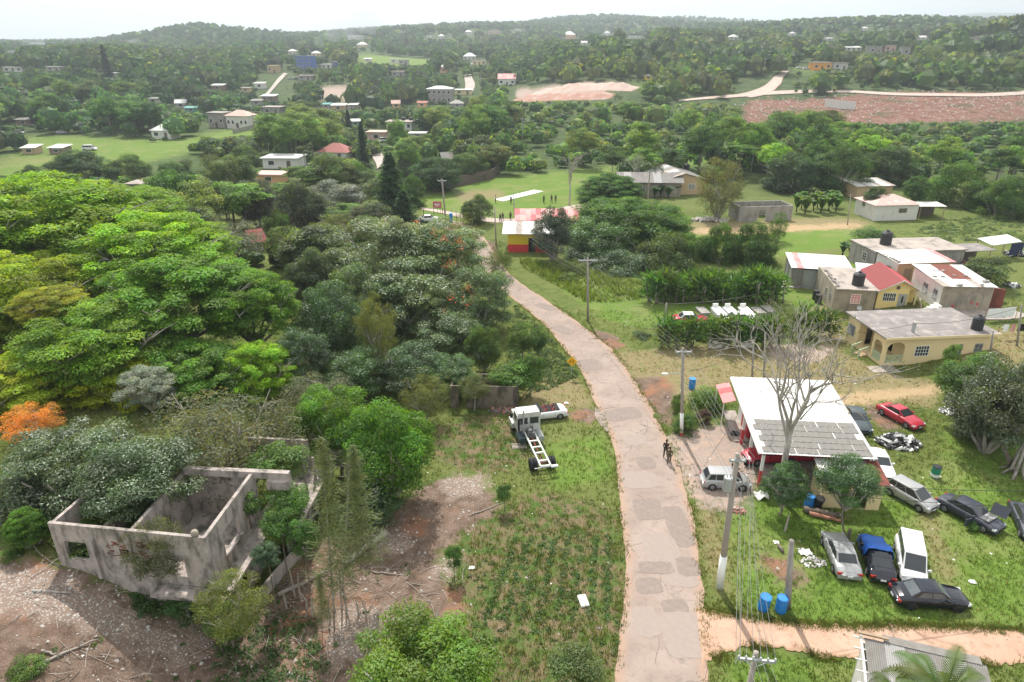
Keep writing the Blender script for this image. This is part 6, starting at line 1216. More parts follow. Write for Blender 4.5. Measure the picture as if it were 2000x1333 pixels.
# ---- truck cab and bare chassis
a, b = G(1040, 845), G(1068, 925); d = a - b; an = math.atan2(d.y, d.x) ; c0 = b
t = thing('truck', 'white tractor truck without a bed, cab seen from behind and bare chassis rails', 'truck', G(1062, 922), R(103)); t.scale = (.92,) * 3; PW = PAINT['old'] = paint('paint_worn', (.5, .5, .47), 0, .55, (.36, .35, .32))
X0 = 0.2
m = MB()
m.bx(5.1, -1.05, 1.0, 6.5, 1.05, 2.55); m.prism([(5.1, -1.0), (6.3, -.95), (6.3, .95), (5.1, 1.0)], 2.55, 2.78); m.bx(6.5, -.95, 1.0, 7.9, .95, 1.75); m.build('cab', PW, t)
for y in (-.5, .5):
    o = MB().bx(5.06, y - .38, 1.75, 5.1, y + .38, 2.25).build('rear_window', M['glass'], t); MB().bx(5.045, y - .42, 1.70, 5.075, y + .42, 1.74).bx(5.045, y - .42, 2.26, 5.075, y + .42, 2.30).build('window_frame', M['dark'], o)
for sy in (-1, 1):
    MB().bx(5.45, sy * 1.05 - .012, 1.75, 6.3, sy * 1.05 + .012, 2.4).build('side_window', M['glass'], t); MB().box(6.3, sy * 1.3, 2.0, .1, .22, .45).tube([(6.3, sy * 1.05, 2.2), (6.3, sy * 1.3, 2.2)], .02).build('mirror', M['dark'], t)
    MB().box(7.1, sy * 1.0, .82, 1.3, .42, .5).build('fender', PW, t); MB().lathe([(.3, -.7), (.33, -.65), (.33, .65), (.3, .7)], 14).build('fuel_tank', M['metal_grey'] if sy < 0 else PAINT['green'], t, (4.6, sy * .85, .7)).rotation_euler = (0, R(90), 0)
MB().slab([(6.5, -.9, 2.45), (6.5, .9, 2.45), (6.9, .9, 1.75), (6.9, -.9, 1.75)], .02).build('windscreen', M['glass'], t)
MB().bx(7.9, -1.05, .55, 8.05, 1.05, .85).build('bumper', M['metal_grey'], t)
o = MB()
for y in (-.42, .42): o.bx(-.6, y - .05, .82, 7.4, y + .05, 1.02)
o = o.build('chassis_rail', M['white_paint'], t)
for x in (-.5, .3, 1.5, 2.4, 3.4): MB().bx(x - .05, -.38, .86, x + .05, .38, .98).build('cross_member', M['white_paint'], o)
MB().tube([(4.3, 0, .95), (2.0, 0, .82), (.6, 0, .62)], .06, None, 7).build('drive_shaft', M['zinc_rust'], t); MB().box(4.4, 0, 1.1, .9, .55, .6).box(4.3, .1, 1.45, .5, .3, .3).box(4.6, -.15, 1.5, .2, .2, .35).build('engine', M['scrap'], t)
MB().tube([(4.85, .55, .9), (4.85, .55, 3.1), (4.75, .55, 3.25)], .075, None, 9).build('exhaust_stack', M['metal_grey'], t); MB().tube([(4.9, .95, 1.2), (4.95, .95, 2.3)], .09, None, 9).build('air_intake', M['dark'], t)
TW = MB().lathe([(.28, -.14), (.47, -.14), (.52, -.09), (.52, .09), (.47, .14), (.28, .14)], 18).mesh('tyre', True); TW.materials.append(M['rubber']); TR_ = MB().lathe([(.29, -.12), (.29, .1), (.24, .06), (.1, .0), (.1, .12), (.02, .12)], 14).mesh('rim'); TR_.materials.append(M['metal_grey'])
for x, ys_ in ((.55, (-.62, -.94, .62, .94)), (7.1, (-.98, .98))):
    for y in ys_:
        w = thing('wheel', None, None); w.parent = t; w.location = (x, y, .52); w.rotation_euler = (-math.copysign(math.pi / 2, y), 0, 0); part('tyre', TW, None, w); part('rim', TR_, None, w)
MB().tube([(.55, -1, .52), (.55, 1, .52)], .1, None, 8).build('axle', M['zinc_rust'], t); MB().tube([(-.55, -.9, .85), (-.55, .95, .8)], .04).box(-.5, -.75, .78, .3, .6, .12).build('tail_bar', M['metal_grey'], t)
tag(MB().box(0, 0, .04, 1.2, .75, .05).box(0, .2, .08, 1.1, .12, .03).box(0, -.2, .08, 1.1, .12, .03).build('plank_panel', M['dead_wood'], None, G(1014, 872), .1), 'flat weathered timber panel lying in the grass beside the truck', 'timber panel')

# ---------------------------------------------------------------- poles and wires
def utility_pole(label, b, top, r0=.16, arm=1.5, arm_rz=0., paint_=None, trans=False, lamp=False, n_ins=4, mt='pole', group='utility poles along the road'):
    h = top.z - b.z; t = thing('utility_pole', label, 'utility pole', b, 0, group); dx, dy = top.x - b.x, top.y - b.y
    f = lambda s: Vector((dx * s, dy * s, h * s))
    MB().tube([f(0), f(.5), f(1)], r0, r0 * .68, 10).build('pole', M[mt], t, smooth=True)
    if paint_: 
        MB().tube([f(.26 if paint_ == 1 else .04), f(.0 if paint_ == 1 else .27)], r0 * 1.05, r0 * 1.12 if paint_ == 1 else r0 * 1.03, 10).build('painted_band', M['white_paint'], t, smooth=True)
        if paint_ == 2: MB().tube([f(.0), f(.04)], r0 * 1.14, r0 * 1.12, 10).build('red_band', M['pole_red'], t)
    ins = []
    if arm:
        c = f(.965); u = Vector((math.cos(arm_rz), math.sin(arm_rz), 0)); MB().box(c.x, c.y - r0 - .02, c.z, arm, .1, .12, arm_rz).build('crossarm', M['metal_grey'], t)
        MB().tube([c + u * arm * .35 + Vector((0, -.15, -.05)), f(.90) + Vector((0, -.1, 0))], .02).tube([c - u * arm * .35 + Vector((0, -.15, -.05)), f(.90) + Vector((0, -.1, 0))], .02).build('arm_brace', M['metal_grey'], t)
        for i in range(n_ins):
            q = c + u * arm * (i / (n_ins - 1) - .5) * .95 + Vector((0, -r0 - .02, .06)); MB().lathe([(.03, 0), (.055, .03), (.03, .06), (.055, .09), (.03, .13)], 8).build('insulator', M['metal_grey'], t, q); ins.append(b + q + Vector((0, 0, .12)))
    if trans:
        c = f(.80) + Vector((-.34, -.1, 0)); o = MB().lathe([(.24, -.45), (.26, -.42), (.26, .38), (.22, .44), (.06, .46)], 14).build('transformer', M['metal_grey'], t, c); MB().cyl(.08, 0, .44, .62, .035, .03, 7).cyl(-.1, .0, .44, .62, .035, .03, 7).build('bushing', M['metal_grey'], o)
    if lamp:
        c = f(.72); MB().tube([c, c + Vector((-.7, -.2, .12)), c + Vector((-1.3, -.3, .15))], .03, None, 6).build('lamp_arm', M['metal_grey'], t); MB().box(c.x - 1.5, c.y - .32, c.z + .13, .45, .18, .1).build('lamp_head', M['white_paint'], t)
    return t, ins
def polepx(label, base, toppx, **kw):
    b = G(*base); tp = aty(toppx[0], toppx[1], b.y); return utility_pole(label, b, tp, **kw)
P1, I1 = polepx('leaning utility pole with a white painted foot and a transformer beside the silver hatchback', (1405, 1149), (1440, 886), paint_=1, trans=True, arm=.9, r0=.2)
P2, I2 = polepx('utility pole with a white and red painted foot beside the garage garden', (1331, 851), (1334, 680), paint_=2, lamp=True, arm=1.3, r0=.15)
P3, I3 = polepx('dark utility pole on the grass bank where the road bends', (1148, 627), (1148, 504), arm=2.2, r0=.15)
P4, I4 = polepx('tall utility pole at the corner of the cricket field', (871, 436), (863, 350), arm=1.6, r0=.17)
P5, I5 = polepx('thin utility pole beside the bar at the road junction', (969, 480), (966, 404), arm=0, r0=.13)
b6 = aty(1477, 1274, 20.3); P6, I6 = utility_pole('utility pole top with a wide insulator crossarm at the bottom of the photo', Vector((b6.x - .05, 20.3, 0)), b6, arm=1.5, arm_rz=-.12, n_ins=6)
polepx('square concrete post standing beside the blue drums', (1538, 1187), (1546, 1056), arm=0, r0=.2, mt='concrete_grey', group='bare posts of the village')
for bp_, tp_, lab in [((1469, 740), (1472, 664), 'grey post behind the garage nearer the road'), ((1492, 741), (1495, 650), 'taller grey post behind the garage under the bare tree'), ((1297, 630), (1302, 592), 'short grey post behind the red and white car'), ((1934, 692), (1940, 646), 'stubby concrete post at the bungalow end'), ((1986, 676), (1996, 596), 'concrete post at the photo edge behind the bungalow'), ((1529, 592), (1532, 560), 'wooden post on the lawn before the metal shed'), ((1655, 440), (1662, 380), 'pale bare post beside the pale cottage track'), ((1005, 425), (1003, 378), 'thin post in front of the cricket pitch'), ((1726, 560), (1781, 505), 'thin pipe standing against the tan house')][:8]:
    polepx(lab, bp_, tp_, arm=0, r0=.11, mt='concrete_grey', group='bare posts of the village')
for px, py, h in ((940, 180, 9), (1020, 290, 9), (497, 255, 9), (633, 235, 10), (560, 175, 8), (923, 150, 9), (1490, 150, 9)):
    b = G(px, py); utility_pole({940: 'far utility pole beside the hill road', 1020: 'far pole in the trees beyond the cricket field', 497: 'far pole beside the big pale hall', 633: 'far pole at the bend of the village lane', 560: 'far pole beside the straight lane', 923: 'far pole at the top of the hill road', 1490: 'far pole beside the marl track'}[px], b, b + Vector((0, 0, h)), arm=1.6, r0=.14, n_ins=3)
WIRE_G = 'power lines strung along the road'
def wire(label, a, b, sag=.5, r=.009, mt='cable', g=WIRE_G):
    n = 14; pts = [a.lerp(b, i / n) + Vector((0, 0, -sag * 4 * (i / n) * (1 - i / n))) - a for i in range(n + 1)]
    o = MB().tube(pts, r, None, 4, False).build('power_line', M[mt], None, a, smooth=True); return tag(o, label, 'cable', g)
def side(v, dx, dz=0, dy=0): return v + Vector((dx, dy, dz))
t2 = I2; 
for i in range(4): wire('power line from the painted garden pole up to the bend pole', I2[i], I3[i], .7); wire('power line from the bend pole on towards the field corner pole', I3[i], I4[i], 1.0)
LB = 'power line running down beside the road from the garden pole to the transformer pole'
for i in range(4): wire(LB, I2[i], side(P1.location, .5 + (i - 1.5) * .22, 9.2), .5)
LB2 = 'power line dropping from the transformer pole to the crossarm at the bottom of the photo'
for i in range(6): wire(LB2, side(P1.location, .55 + (i % 2) * .2, 9.3 - i * .25), I6[i], .35)
LB3 = 'low cable bundle strung below the power lines along the road'
for k in range(2):
    z = Vector((.0, 0, -1.4 - .5 * k)); wire(LB3, I3[1] + z, I2[1] + z, .8, .012); wire(LB3, I2[1] + z, side(P1.location, .35, 7.2 - .4 * k), .6, .012); wire(LB3, side(P1.location, .35, 7.2 - .4 * k), b6 + Vector((-.4 - .2 * k, .3, -1)), .4, .012); wire(LB3, I3[1] + z, P5.location + Vector((0, 0, 6.5 - .5 * k)), .9, .012)
# cables leaving the bottom pole behind the camera
for i in range(4): wire('cable leaving the bottom crossarm behind the viewer', I6[i + 1], I6[i + 1] + Vector((-1.8, -22, 2.5)), .3)
q1 = P1.location + Vector((.5, 0, 8.8)); wire('dark service cable crossing the yard above the parked cars', q1 + Vector((0, 0, -1.2)), Vector((48, 33.5, 5.2)), 1.2, .02, 'cable_dark', 'service cables over the yard'); wire('second dark service cable crossing the yard a little higher', q1 + Vector((0, 0, -.6)), Vector((48, 35, 5.8)), 1.2, .02, 'cable_dark', 'service cables over the yard')
wire('service cable from the garden pole to the post behind the garage', I2[3] + Vector((0, 0, -1.8)), aty(1472, 668, G(1469, 740).y), .6, .02, 'cable_dark', None); wire('service cable from the post behind the garage to the cream bungalow roof', aty(1495, 655, G(1492, 741).y), world(BUN, (3.2, .8, 4.2)), .6, .02, 'cable_dark', None); wire('service cable over the bungalow roof to the edge post', world(BUN, (3.2, .8, 4.2)), aty(1995, 600, G(1986, 676).y), .5, .02, 'cable_dark', None)
wire('thin cable over the tomb lawn from the short post to the lawn post', aty(1302, 594, G(1297, 630).y), aty(1532, 562, G(1529, 592).y), .5, .018, 'cable', None); wire('guy wire from the bend pole to the short post', I3[3] + Vector((0, 0, -1)), aty(1302, 596, G(1297, 630).y), .5, .018, 'cable', None)

# ---------------------------------------------------------------- drums, barrels, signs, small things
def drum(label, p, mt='blue_plastic', h=1.02, r=.31, open_=True, tilt=0., group='blue plastic drums'):
    t = thing('drum', label, 'drum', p, 0, group); t.rotation_euler = (tilt, tilt * .6, 0)
    m = MB(); pr = [(r * .93, 0), (r, .06), (r, h * .3), (r * 1.03, h * .33), (r, h * .36), (r, h * .64), (r * 1.03, h * .67), (r, h * .7), (r, h - .04), (r * .97, h), (r * .9, h), (r * .88, h * .25)]
    m.lathe(pr if open_ else pr[:10] + [(r * .8, h - .02)], 18); m.build('barrel', M[mt], t, smooth=False); m = MB().lathe([(r * 1.0, h - .05), (r * 1.05, h - .03), (r * 1.05, h), (r * .96, h)], 18); m.build('rim_band', M[mt], t); return t
drum('blue drum farther from the concrete post, leaning a little', G(1489, 1190), tilt=R(5)); drum('blue drum touching the concrete post', G(1524, 1194)); drum('blue drum standing near the painted garden pole', G(1351, 759), h=1.05, open_=False)
drum('blue drum under the larger citrus tree', G(1578, 992), h=1.), drum('black drum under the larger citrus tree', G(1592, 992), 'tank', 1.0, tilt=R(12), group=None), drum('green and white drum alone on the grass beyond the white sedan', G(1825, 932), 'green_drum' if 'green_drum' in M else 'tank', .95, group=None)
o = [x for x in COL.objects if x.get('label') == 'green and white drum alone on the grass beyond the white sedan'][0]; M['green_drum'] = mat('green_drum', (.03, .22, .14), .5, .1, 3); o.children[0].data.materials[0] = M['green_drum']; MB().lathe([(.315, .1), (.318, .12), (.318, .34), (.315, .36)], 16).build('white_band', M['white_paint'], o)
drum('dark blue drum at the corner of the grey house', G(1592, 585), 'drum_navy' if 'drum_navy' in M else 'tank', 1.2, .4, group=None); drum('dark green drum with a white lid by the grey house', G(1597, 592), 'tank', 1.1, .4, group=None); drum('blue drum inside the garage by the pole', world(GAR, (1.9, .8, .05)), h=.9, open_=False)
drum('blue drum at the field gate post', G(881, 434), h=1.6, open_=False)
def sign(label, p, h, face, w=.7):
    t = thing('road_sign', label, 'sign', p, R(-8)); MB().tube([(0, 0, 0), (0, 0, h)], .035, None, 6).build('post', M['metal_grey'], t); return t
M['sign_yellow'] = mat('sign_yellow', (.78, .42, .02), .5, .05, 3); M['sign_red'] = mat('sign_red', (.5, .12, .15), .6, .1, 3)
p = G(1116, 737); tp = aty(1116, 706, p.y); t = sign('yellow warning road sign on a thin post in the verge', p, tp.z - p.z + .3, None)
zc = tp.z - p.z; o = MB().box(0, -.05, zc, .74, .02, .74, 0, R(45)).build('face', M['sign_yellow'], t); m = MB()
for x, s in ((-.16, 1), (.1, 1)):
    m.box(x, -.066, zc + .12, .14, .012, .035); m.box(x + .05, -.066, zc + .05, .035, .012, .13); m.box(x, -.066, zc - .02, .14, .012, .035); m.box(x - .05, -.066, zc - .09, .035, .012, .13); m.box(x, -.066, zc - .15, .14, .012, .035)
m.build('symbol', M['dark'], o)
p = G(855, 425); t = sign('faded red notice board by the field fence', p, 2.6, None); MB().box(0, -.05, 2.4, 1.6, .06, 1.2).build('face', M['sign_red'], t); MB().tube([(.6, 0, 0), (.6, 0, 2.4)], .035, None, 6).build('post', M['metal_grey'], t); MB().box(0, -.085, 2.5, 1.1, .012, .16).box(0, -.085, 2.2, .8, .012, .14).build('lettering', M['white_paint'], t)
def fence(label, px, h, mt, post=2.5, rails=2, mesh_=True, name='fence', solid=False, cat='fence'):
    P = [G(*q) for q in px]; t = thing(name, label, cat, P[0]); pr = None
    for a, b in zip(P, P[1:]):
        d = b - a; n = max(1, int(Vector((d.x, d.y)).length / post)); a0 = a - P[0]
        if solid:
            for i in range(n):
                s, e = a0 + d * (i / n), a0 + d * ((i + 1) / n); u = Vector((-d.y, d.x, 0)).normalized() * .08
                m = MB().add([s - u, e - u, e + u, s + u, s - u + Vector((0, 0, h)), e - u + Vector((0, 0, h)), e + u + Vector((0, 0, h)), s + u + Vector((0, 0, h))], [(3, 2, 1, 0), (4, 5, 6, 7), (0, 1, 5, 4), (1, 2, 6, 5), (2, 3, 7, 6), (3, 0, 4, 7)]); m.build('panel', M[mt], t)
        else:
            for i in range(n + 1): q = a0 + d * (i / n); MB().tube([(0, 0, 0), (0, 0, h)], .05, None, 5).build('post', M[mt], t, q)
            for k in range(rails): z = Vector((0, 0, h * (k + 1) / rails - .05)); MB().tube([a0 + z, a0 + d + z], .025, None, 4, False).build('rail', M[mt], t)
fence('dark brown boundary wall along the far edge of the cricket field', [(800, 368), (860, 372), (905, 362), (960, 350), (975, 338)], 2.2, 'dark_wood', 3.2, solid=True, name='boundary_wall', cat='wall')
fence('steel rail fence beside the cricket field gate', [(828, 428), (848, 427), (865, 427)], 1.9, 'dark', 1.8, 2); fence('pale tall gate fence next to the willowy tree', [(883, 432), (900, 437), (915, 428), (930, 424)], 2.2, 'metal_grey', 1.2, 2)
fence('low crumbling concrete wall running down beside the ruin', [(600, 1072), (540, 1140), (470, 1228)], .9, 'concrete', 2.2, solid=True, name='boundary_wall', cat='wall'); fence('low pale wall round the big pale hall', [(455, 262), (500, 252), (545, 248)], 1.6, 'concrete_grey', 4, solid=True, name='boundary_wall', cat='wall'); fence('grey block wall beside the village lane', [(605, 218), (650, 217), (712, 214)], 1.8, 'concrete', 4, solid=True, name='boundary_wall', cat='wall')
fence('pale broken retaining wall in the red cut slope', [(1610, 209), (1638, 213), (1669, 215)], 3.4, 'offwhite', 5, solid=True, name='retaining_wall', cat='wall'); fence('grey block retaining wall on the bare hilltop', [(1868, 92), (1905, 90), (1935, 93)], 5., 'concrete', 6, solid=True, name='retaining_wall', cat='wall')
# cricket pitch strip
A = G(974, 392); B = G(1052, 373); d = B - A; tag(MB().prism([(d.x * s + n * d.y / d.length * 1.3, d.y * s - n * d.x / d.length * 1.3) for s, n in ((0, 1), (1, 1), (1, -1), (0, -1))], .01, .06).build('cricket_pitch', M['litter'], None, A), 'pale concrete cricket pitch strip on the green field', 'pitch')
A = G(1350, 295); tag(MB().box(0, 0, .3, 9, 1.4, .5, R(8)).box(10, 2.5, .3, 7, 1.2, .5, R(6)).build('concrete_slab', M['litter'], None, A), 'pale concrete strip in the scrub above the school', 'concrete slab')
# gravel mounds
def mound(label, px0, px1, hh, mt, seed):
    a, b = G(*px0), G(*px1); L_ = (b - a).length; r = np.random.default_rng(seed); n, m_ = 46, 12; s = np.linspace(0, 1, n); w = np.linspace(-1, 1, m_); d = (b - a) / L_; nn = Vector((-d.y, d.x, 0))
    hp = np.interp(s, np.linspace(0, 1, 9), np.r_[.0, r.uniform(.45, 1, 7), .0]) + .08 * np.sin(s * 60); co = []
    for i in range(n):
        for j in range(m_):
            q = a + d * (L_ * s[i]) + nn * (w[j] * 9); co.append((q.x, q.y, H(q.x, q.y) - .3 + hh * max(0, hp[i]) * max(0, 1 - abs(w[j])) ** .8 + float(r.normal()) * .1))
    ix = np.arange(n * m_).reshape(n, m_); f = np.stack([ix[:-1, :-1], ix[1:, :-1], ix[1:, 1:], ix[:-1, 1:]], -1).reshape(-1, 4); me = np_mesh('gravel_mound', np.array(co), f, False); me.materials.append(M[mt]); o = bpy.data.objects.new('gravel_mound', me); COL.objects.link(o); tag(o, label, 'mound')
M['gravel_pink'] = mat('gravel_pink', (.46, .35, .30), .95, .2, .4, c2=(.42, .28, .22), c2f=.45, c2s=.15); M['earth_red'] = mat('earth_red', (.36, .2, .15), .95, .25, .4, c2=(.45, .36, .32), c2f=.4, c2s=.2)
mound('long pale pink gravel mound beside the hill road', (1040, 183), (1245, 175), 3.6, 'gravel_pink', 3); mound('low reddish earth bank in front of the gravel mound', (1003, 196), (1200, 190), 2.8, 'earth_red', 4)
# fallen wood
def log(label, a, b, r0, r1, mt='dead_wood', br=0, seed=1):
    r = random.Random(seed); d = b - a; t = thing('fallen_log', label, 'log', a); n = 6; pts = [d * (i / n) + Vector((r.uniform(-.06, .06), r.uniform(-.06, .06), r0 + r.uniform(-.03, .05))) for i in range(n + 1)]; MB().tube(pts, r0, r1, 7).build('trunk', M[mt], t, smooth=True)
    if br:
        m = MB()
        for _ in range(br): q = d * r.uniform(.15, .95); e = q + Vector((r.uniform(-1, 1), r.uniform(-1, 1), r.uniform(.05, .5))) * r.uniform(.6, 1.3); m.tube([q + Vector((0, 0, r0)), q.lerp(e, .5) + Vector((0, 0, r0 + .1)), e + Vector((0, 0, .1))], r0 * .3, .01, 4, False)
        m.build('twigs', M[mt], t)
    return t
log('thick broken pale log lying beside the casuarina saplings', G(672, 1108), G(755, 1052) + Vector((0, 0, .35)), .2, .15, br=9); log('long thin fallen branch across the cleared plot', G(915, 1010), G(985, 982), .05, .02, 'dead_wood', 3, 2); log('pale fallen limb lying below the ruin end wall', G(65, 1157), G(140, 1162), .09, .05, 'pale_bark', 2, 3); log('long bare branch lying on the bare earth below the ruin', G(82, 1298), G(192, 1250), .09, .03, 'dead_wood', 5, 4)
log('short pale log near the bare branch below the ruin', G(80, 1275), G(112, 1280), .07, .05, 'dead_wood', 0, 5); log('curved fallen stem among the cut saplings', G(725, 1118), G(790, 1125), .05, .02, 'dead_wood', 4, 6); log('long grey log lying behind the cut saplings', G(545, 1165), G(640, 1120), .14, .08, 'dead_wood', 6, 7); log('gnarled brown trunk lying between the two citrus trees', G(1570, 1000), G(1640, 1012), .24, .16, 'bark', 6, 8); log('second brown trunk beside the gnarled one under the citrus trees', G(1580, 1006), G(1645, 1022), .16, .1, 'rubble_red', 3, 9)
log('small brown log on the grass near the concrete post', G(1520, 1068), G(1528, 1080), .11, .1, 'bark', 0, 10)
for i, (px, py, h) in enumerate(((588, 1170, 1.9), (576, 1165, 2.1), (598, 1190, 1.2), (668, 1190, 2.3), (676, 1195, 2.), (610, 1205, 1.5), (715, 1210, 1.4), (735, 1232, 1.2), (742, 1240, 1.0), (700, 1200, 1.1), (560, 1190, 1.4), (646, 1210, 1.7))):
    b = G(px, py); t = thing('cut_sapling', 'bare cut sapling stem standing in the clearing', 'stump', b, 0, 'cut sapling stems in the clearing'); MB().tube([(0, 0, -.1), (random.uniform(-.1, .1), 0, h * .5), (random.uniform(-.15, .15), 0, h)], .07, .035, 6).build('stem', M['dead_wood'], t)
o = MB(); r = random.Random(2)
b = G(1655, 1060); t = thing('dead_stump', 'split dead stump standing on the grass below the larger citrus tree', 'stump', b); MB().tube([(0, .2, 0), (.05, .1, .5), (-.08, -.1, 1.2)], .16, .07, 7).build('stem', M['bark'], t)
b = G(1533, 1038); t = thing('dead_stump', 'thin dead stump on the grass below the smaller citrus tree', 'stump', b); MB().tube([(0, 0, 0), (.03, 0, .6), (.06, 0, 1.3)], .09, .05, 6).build('stem', M['dead_wood'], t)
b = G(1985, 925); t = thing('root_buttress', 'pale spreading roots at the foot of the big dark olive tree', 'roots', b); m = MB()
for i in range(8): a = i * .785; m.tube([(math.cos(a) * 1.1, math.sin(a) * 1.1, -.05), (math.cos(a) * .5, math.sin(a) * .5, .5), (math.cos(a) * .25, math.sin(a) * .25, 2.6)], .13, .1, 6)
m.build('roots', M['pale_bark'], t, smooth=True)
# small litter things: sheets, cloth, slab
def crumple(label, p, s, mt='litter', nm='litter_sheet', cat='litter', seed=1, zs=.3):
    r = random.Random(seed); m = MB(); n = 5; v = [((i / n - .5) * s + r.uniform(-.1, .1) * s, (j / n - .5) * s * .8 + r.uniform(-.1, .1) * s, .03 + r.random() * zs * s * .5) for i in range(n + 1) for j in range(n + 1)]
    m.add(v, [(i * (n + 1) + j, (i + 1) * (n + 1) + j, (i + 1) * (n + 1) + j + 1, i * (n + 1) + j + 1) for i in range(n) for j in range(n)]); o = m.build(nm, M[mt], None, p); o.modifiers.new('thick', 'SOLIDIFY').thickness = .02; return tag(o, label, cat)
crumple('white crumpled sheet on the grass beside the smaller citrus tree', G(1487, 972), 1.0, seed=2, zs=.7); crumple('white cloth on the grass near the rubbish heap', G(1572, 1080), .7, seed=3); crumple('white scrap of plastic near the small brown log', G(1516, 1060), .35, seed=4); tag(MB().box(0, 0, .08, .5, .9, .12, .2).build('concrete_block', M['block_white'], None, G(1139, 1176)), 'cream block lying in the cleared plot near the road', 'block')
crumple('white rag on the open grass beyond the minivan', G(1899, 1138), .4, seed=5); crumple('white bag beside the road verge below the yellow sign', G(1106, 788), .4, seed=6); crumple('pale plastic bag in the weeds of the cleared plot', G(922, 1110), .35, seed=7)
for px, py, lab in ((1562, 975, 'white dish aerial on the ground under the garage edge'),): pass
o = thing('bicycle', 'white bicycle leaning at the nose of the red car in the garage', 'bicycle', G(1447, 912), R(10)); 
for x in (-.5, .5): w = MB().lathe([(.27, -.02), (.31, -.02), (.31, .02), (.27, .02)], 16).build('wheel', M['rubber'], o, (x, 0, .31)); w.rotation_euler = (R(90), 0, 0)
MB().tube([(-.5, 0, .31), (-.1, 0, .3), (.3, 0, .75), (-.2, 0, .75), (-.1, 0, .3)], .02).tube([(.5, 0, .31), (.3, 0, .85)], .02).tube([(-.5, 0, .31), (-.2, 0, .75)], .015).build('frame', M['white_paint'], o); MB().tube([(.28, -.25, .9), (.3, 0, .85), (.28, .25, .9)], .015).build('handlebar', M['dark'], o); MB().box(-.22, 0, .82, .22, .1, .05).build('saddle', M['dark'], o)

# ---------------------------------------------------------------- people
_pm = {}
def skin(name, pts, edges, rad, mt, sub=1):
    me = bpy.data.meshes.new(name); me.from_pydata(pts, edges, []); o = bpy.data.objects.new('tmp', me); COL.objects.link(o)
    md = o.modifiers.new('s', 'SKIN'); md.use_smooth_shade = True
    for i, v in enumerate(me.skin_vertices[0].data): v.radius = rad[i]; v.use_root = (i == 0)
    o.modifiers.new('u', 'SUBSURF').levels = sub; o.modifiers['u'].render_levels = sub
    dg = bpy.context.evaluated_depsgraph_get(); m2 = bpy.data.meshes.new_from_object(o.evaluated_get(dg)); bpy.data.objects.remove(o); m2.name = name; m2.materials.clear(); m2.materials.append(mt); return m2
def person_meshes(stride):
    s = stride
    pts = [(0, 0, .95), (0, 0, 1.12), (0, .01, 1.36), (0, 0, 1.50), (0, -.03, 1.60), (0, -.02, 1.72),
           (-.10, 0, .90), (-.11, -s * .5, .50), (-.11, -s, .08), (-.12, -s - .14, .03), (.10, 0, .90), (.11, s * .35, .50), (.11, s * .95, .10), (.12, s * .95 - .14, .04),
           (-.19, 0, 1.40), (-.25, s * .3, 1.15), (-.24, s * .3 - .1, .92), (-.24, s * .3 - .13, .82), (.19, 0, 1.40), (.25, -s * .3, 1.15), (.24, -s * .3 - .12, .92), (.24, -s * .3 - .15, .82)]
    ed = [(0, 1), (1, 2), (2, 3), (3, 4), (4, 5), (0, 6), (6, 7), (7, 8), (8, 9), (0, 10), (10, 11), (11, 12), (12, 13), (2, 14), (14, 15), (15, 16), (16, 17), (2, 18), (18, 19), (19, 20), (20, 21)]
    rd = [(.14, .10), (.13, .09), (.16, .10), (.055, .055), (.095, .105), (.08, .09), (.095, .095), (.065, .065), (.045, .045), (.035, .03), (.095, .095), (.065, .065), (.045, .045), (.035, .03), (.06, .06), (.045, .045), (.035, .035), (.035, .025), (.06, .06), (.045, .045), (.035, .035), (.035, .025)]
    body = skin('body', pts, ed, rd, M['skin_brown'])
    sh = skin('shirt', [pts[0], pts[1], pts[2], (0, .005, 1.44), pts[14], (-.23, s * .15, 1.24), pts[18], (.23, -s * .15, 1.24)], [(0, 1), (1, 2), (2, 3), (2, 4), (4, 5), (2, 6), (6, 7)], [(.165, .125), (.155, .115), (.185, .12), (.07, .07), (.078, .078), (.07, .07), (.078, .078), (.07, .07)], M['cloth_black'])
    tr = skin('trousers', [(0, 0, .97), pts[6], pts[7], (-.11, -s * .92, .14), pts[10], pts[11], (.11, s * .88, .16)], [(0, 1), (1, 2), (2, 3), (0, 4), (4, 5), (5, 6)], [(.165, .125), (.115, .115), (.085, .085), (.07, .07), (.115, .115), (.085, .085), (.07, .07)], M['cloth_olive'])
    hr = MB().lathe([(.085, 0), (.098, .05), (.085, .11), (.03, .14)], 12).mesh('hair', True); hr.materials.append(M['cloth_black'])
    fc = MB().box(-.035, -.125, 1.655, .022, .015, .014).box(.035, -.125, 1.655, .022, .015, .014).box(0, -.135, 1.62, .022, .03, .035).box(0, -.122, 1.575, .05, .015, .012).box(-.1, -.03, 1.63, .02, .04, .06).box(.1, -.03, 1.63, .02, .04, .06).mesh('face', True); fc.materials.append(M['skin_brown'])
    return body, sh, tr, hr, fc
PM = {s: person_meshes(s) for s in (.03, .26)}
def person(label, p, rz, pose, shirt, trousers, h=1.72, group=None):
    t = thing('person', label, 'person', p, rz, group); b, s, tr, hr, fc = PM[pose]; k = h / 1.8 * .92; t.scale = (k, k, k)
    part('body', b, None, t); part('face', fc, None, t)
    for nm, me, mt in (('shirt', s, shirt), ('trousers', tr, trousers)):
        o = part(nm, me, None, t); o.material_slots[0].link = 'OBJECT'; o.material_slots[0].material = M[mt]
    part('hair', hr, None, t, (0, -.015, 1.69))
person('person in a black shirt walking along the road edge, ahead of the other', G(1299, 893), R(160), .26, 'cloth_black', 'cloth_olive'); person('person in a khaki outfit following close behind on the road edge', G(1306, 906), R(165), .26, 'cloth_khaki', 'cloth_khaki', 1.62)
GF = 'people on and around the cricket field'
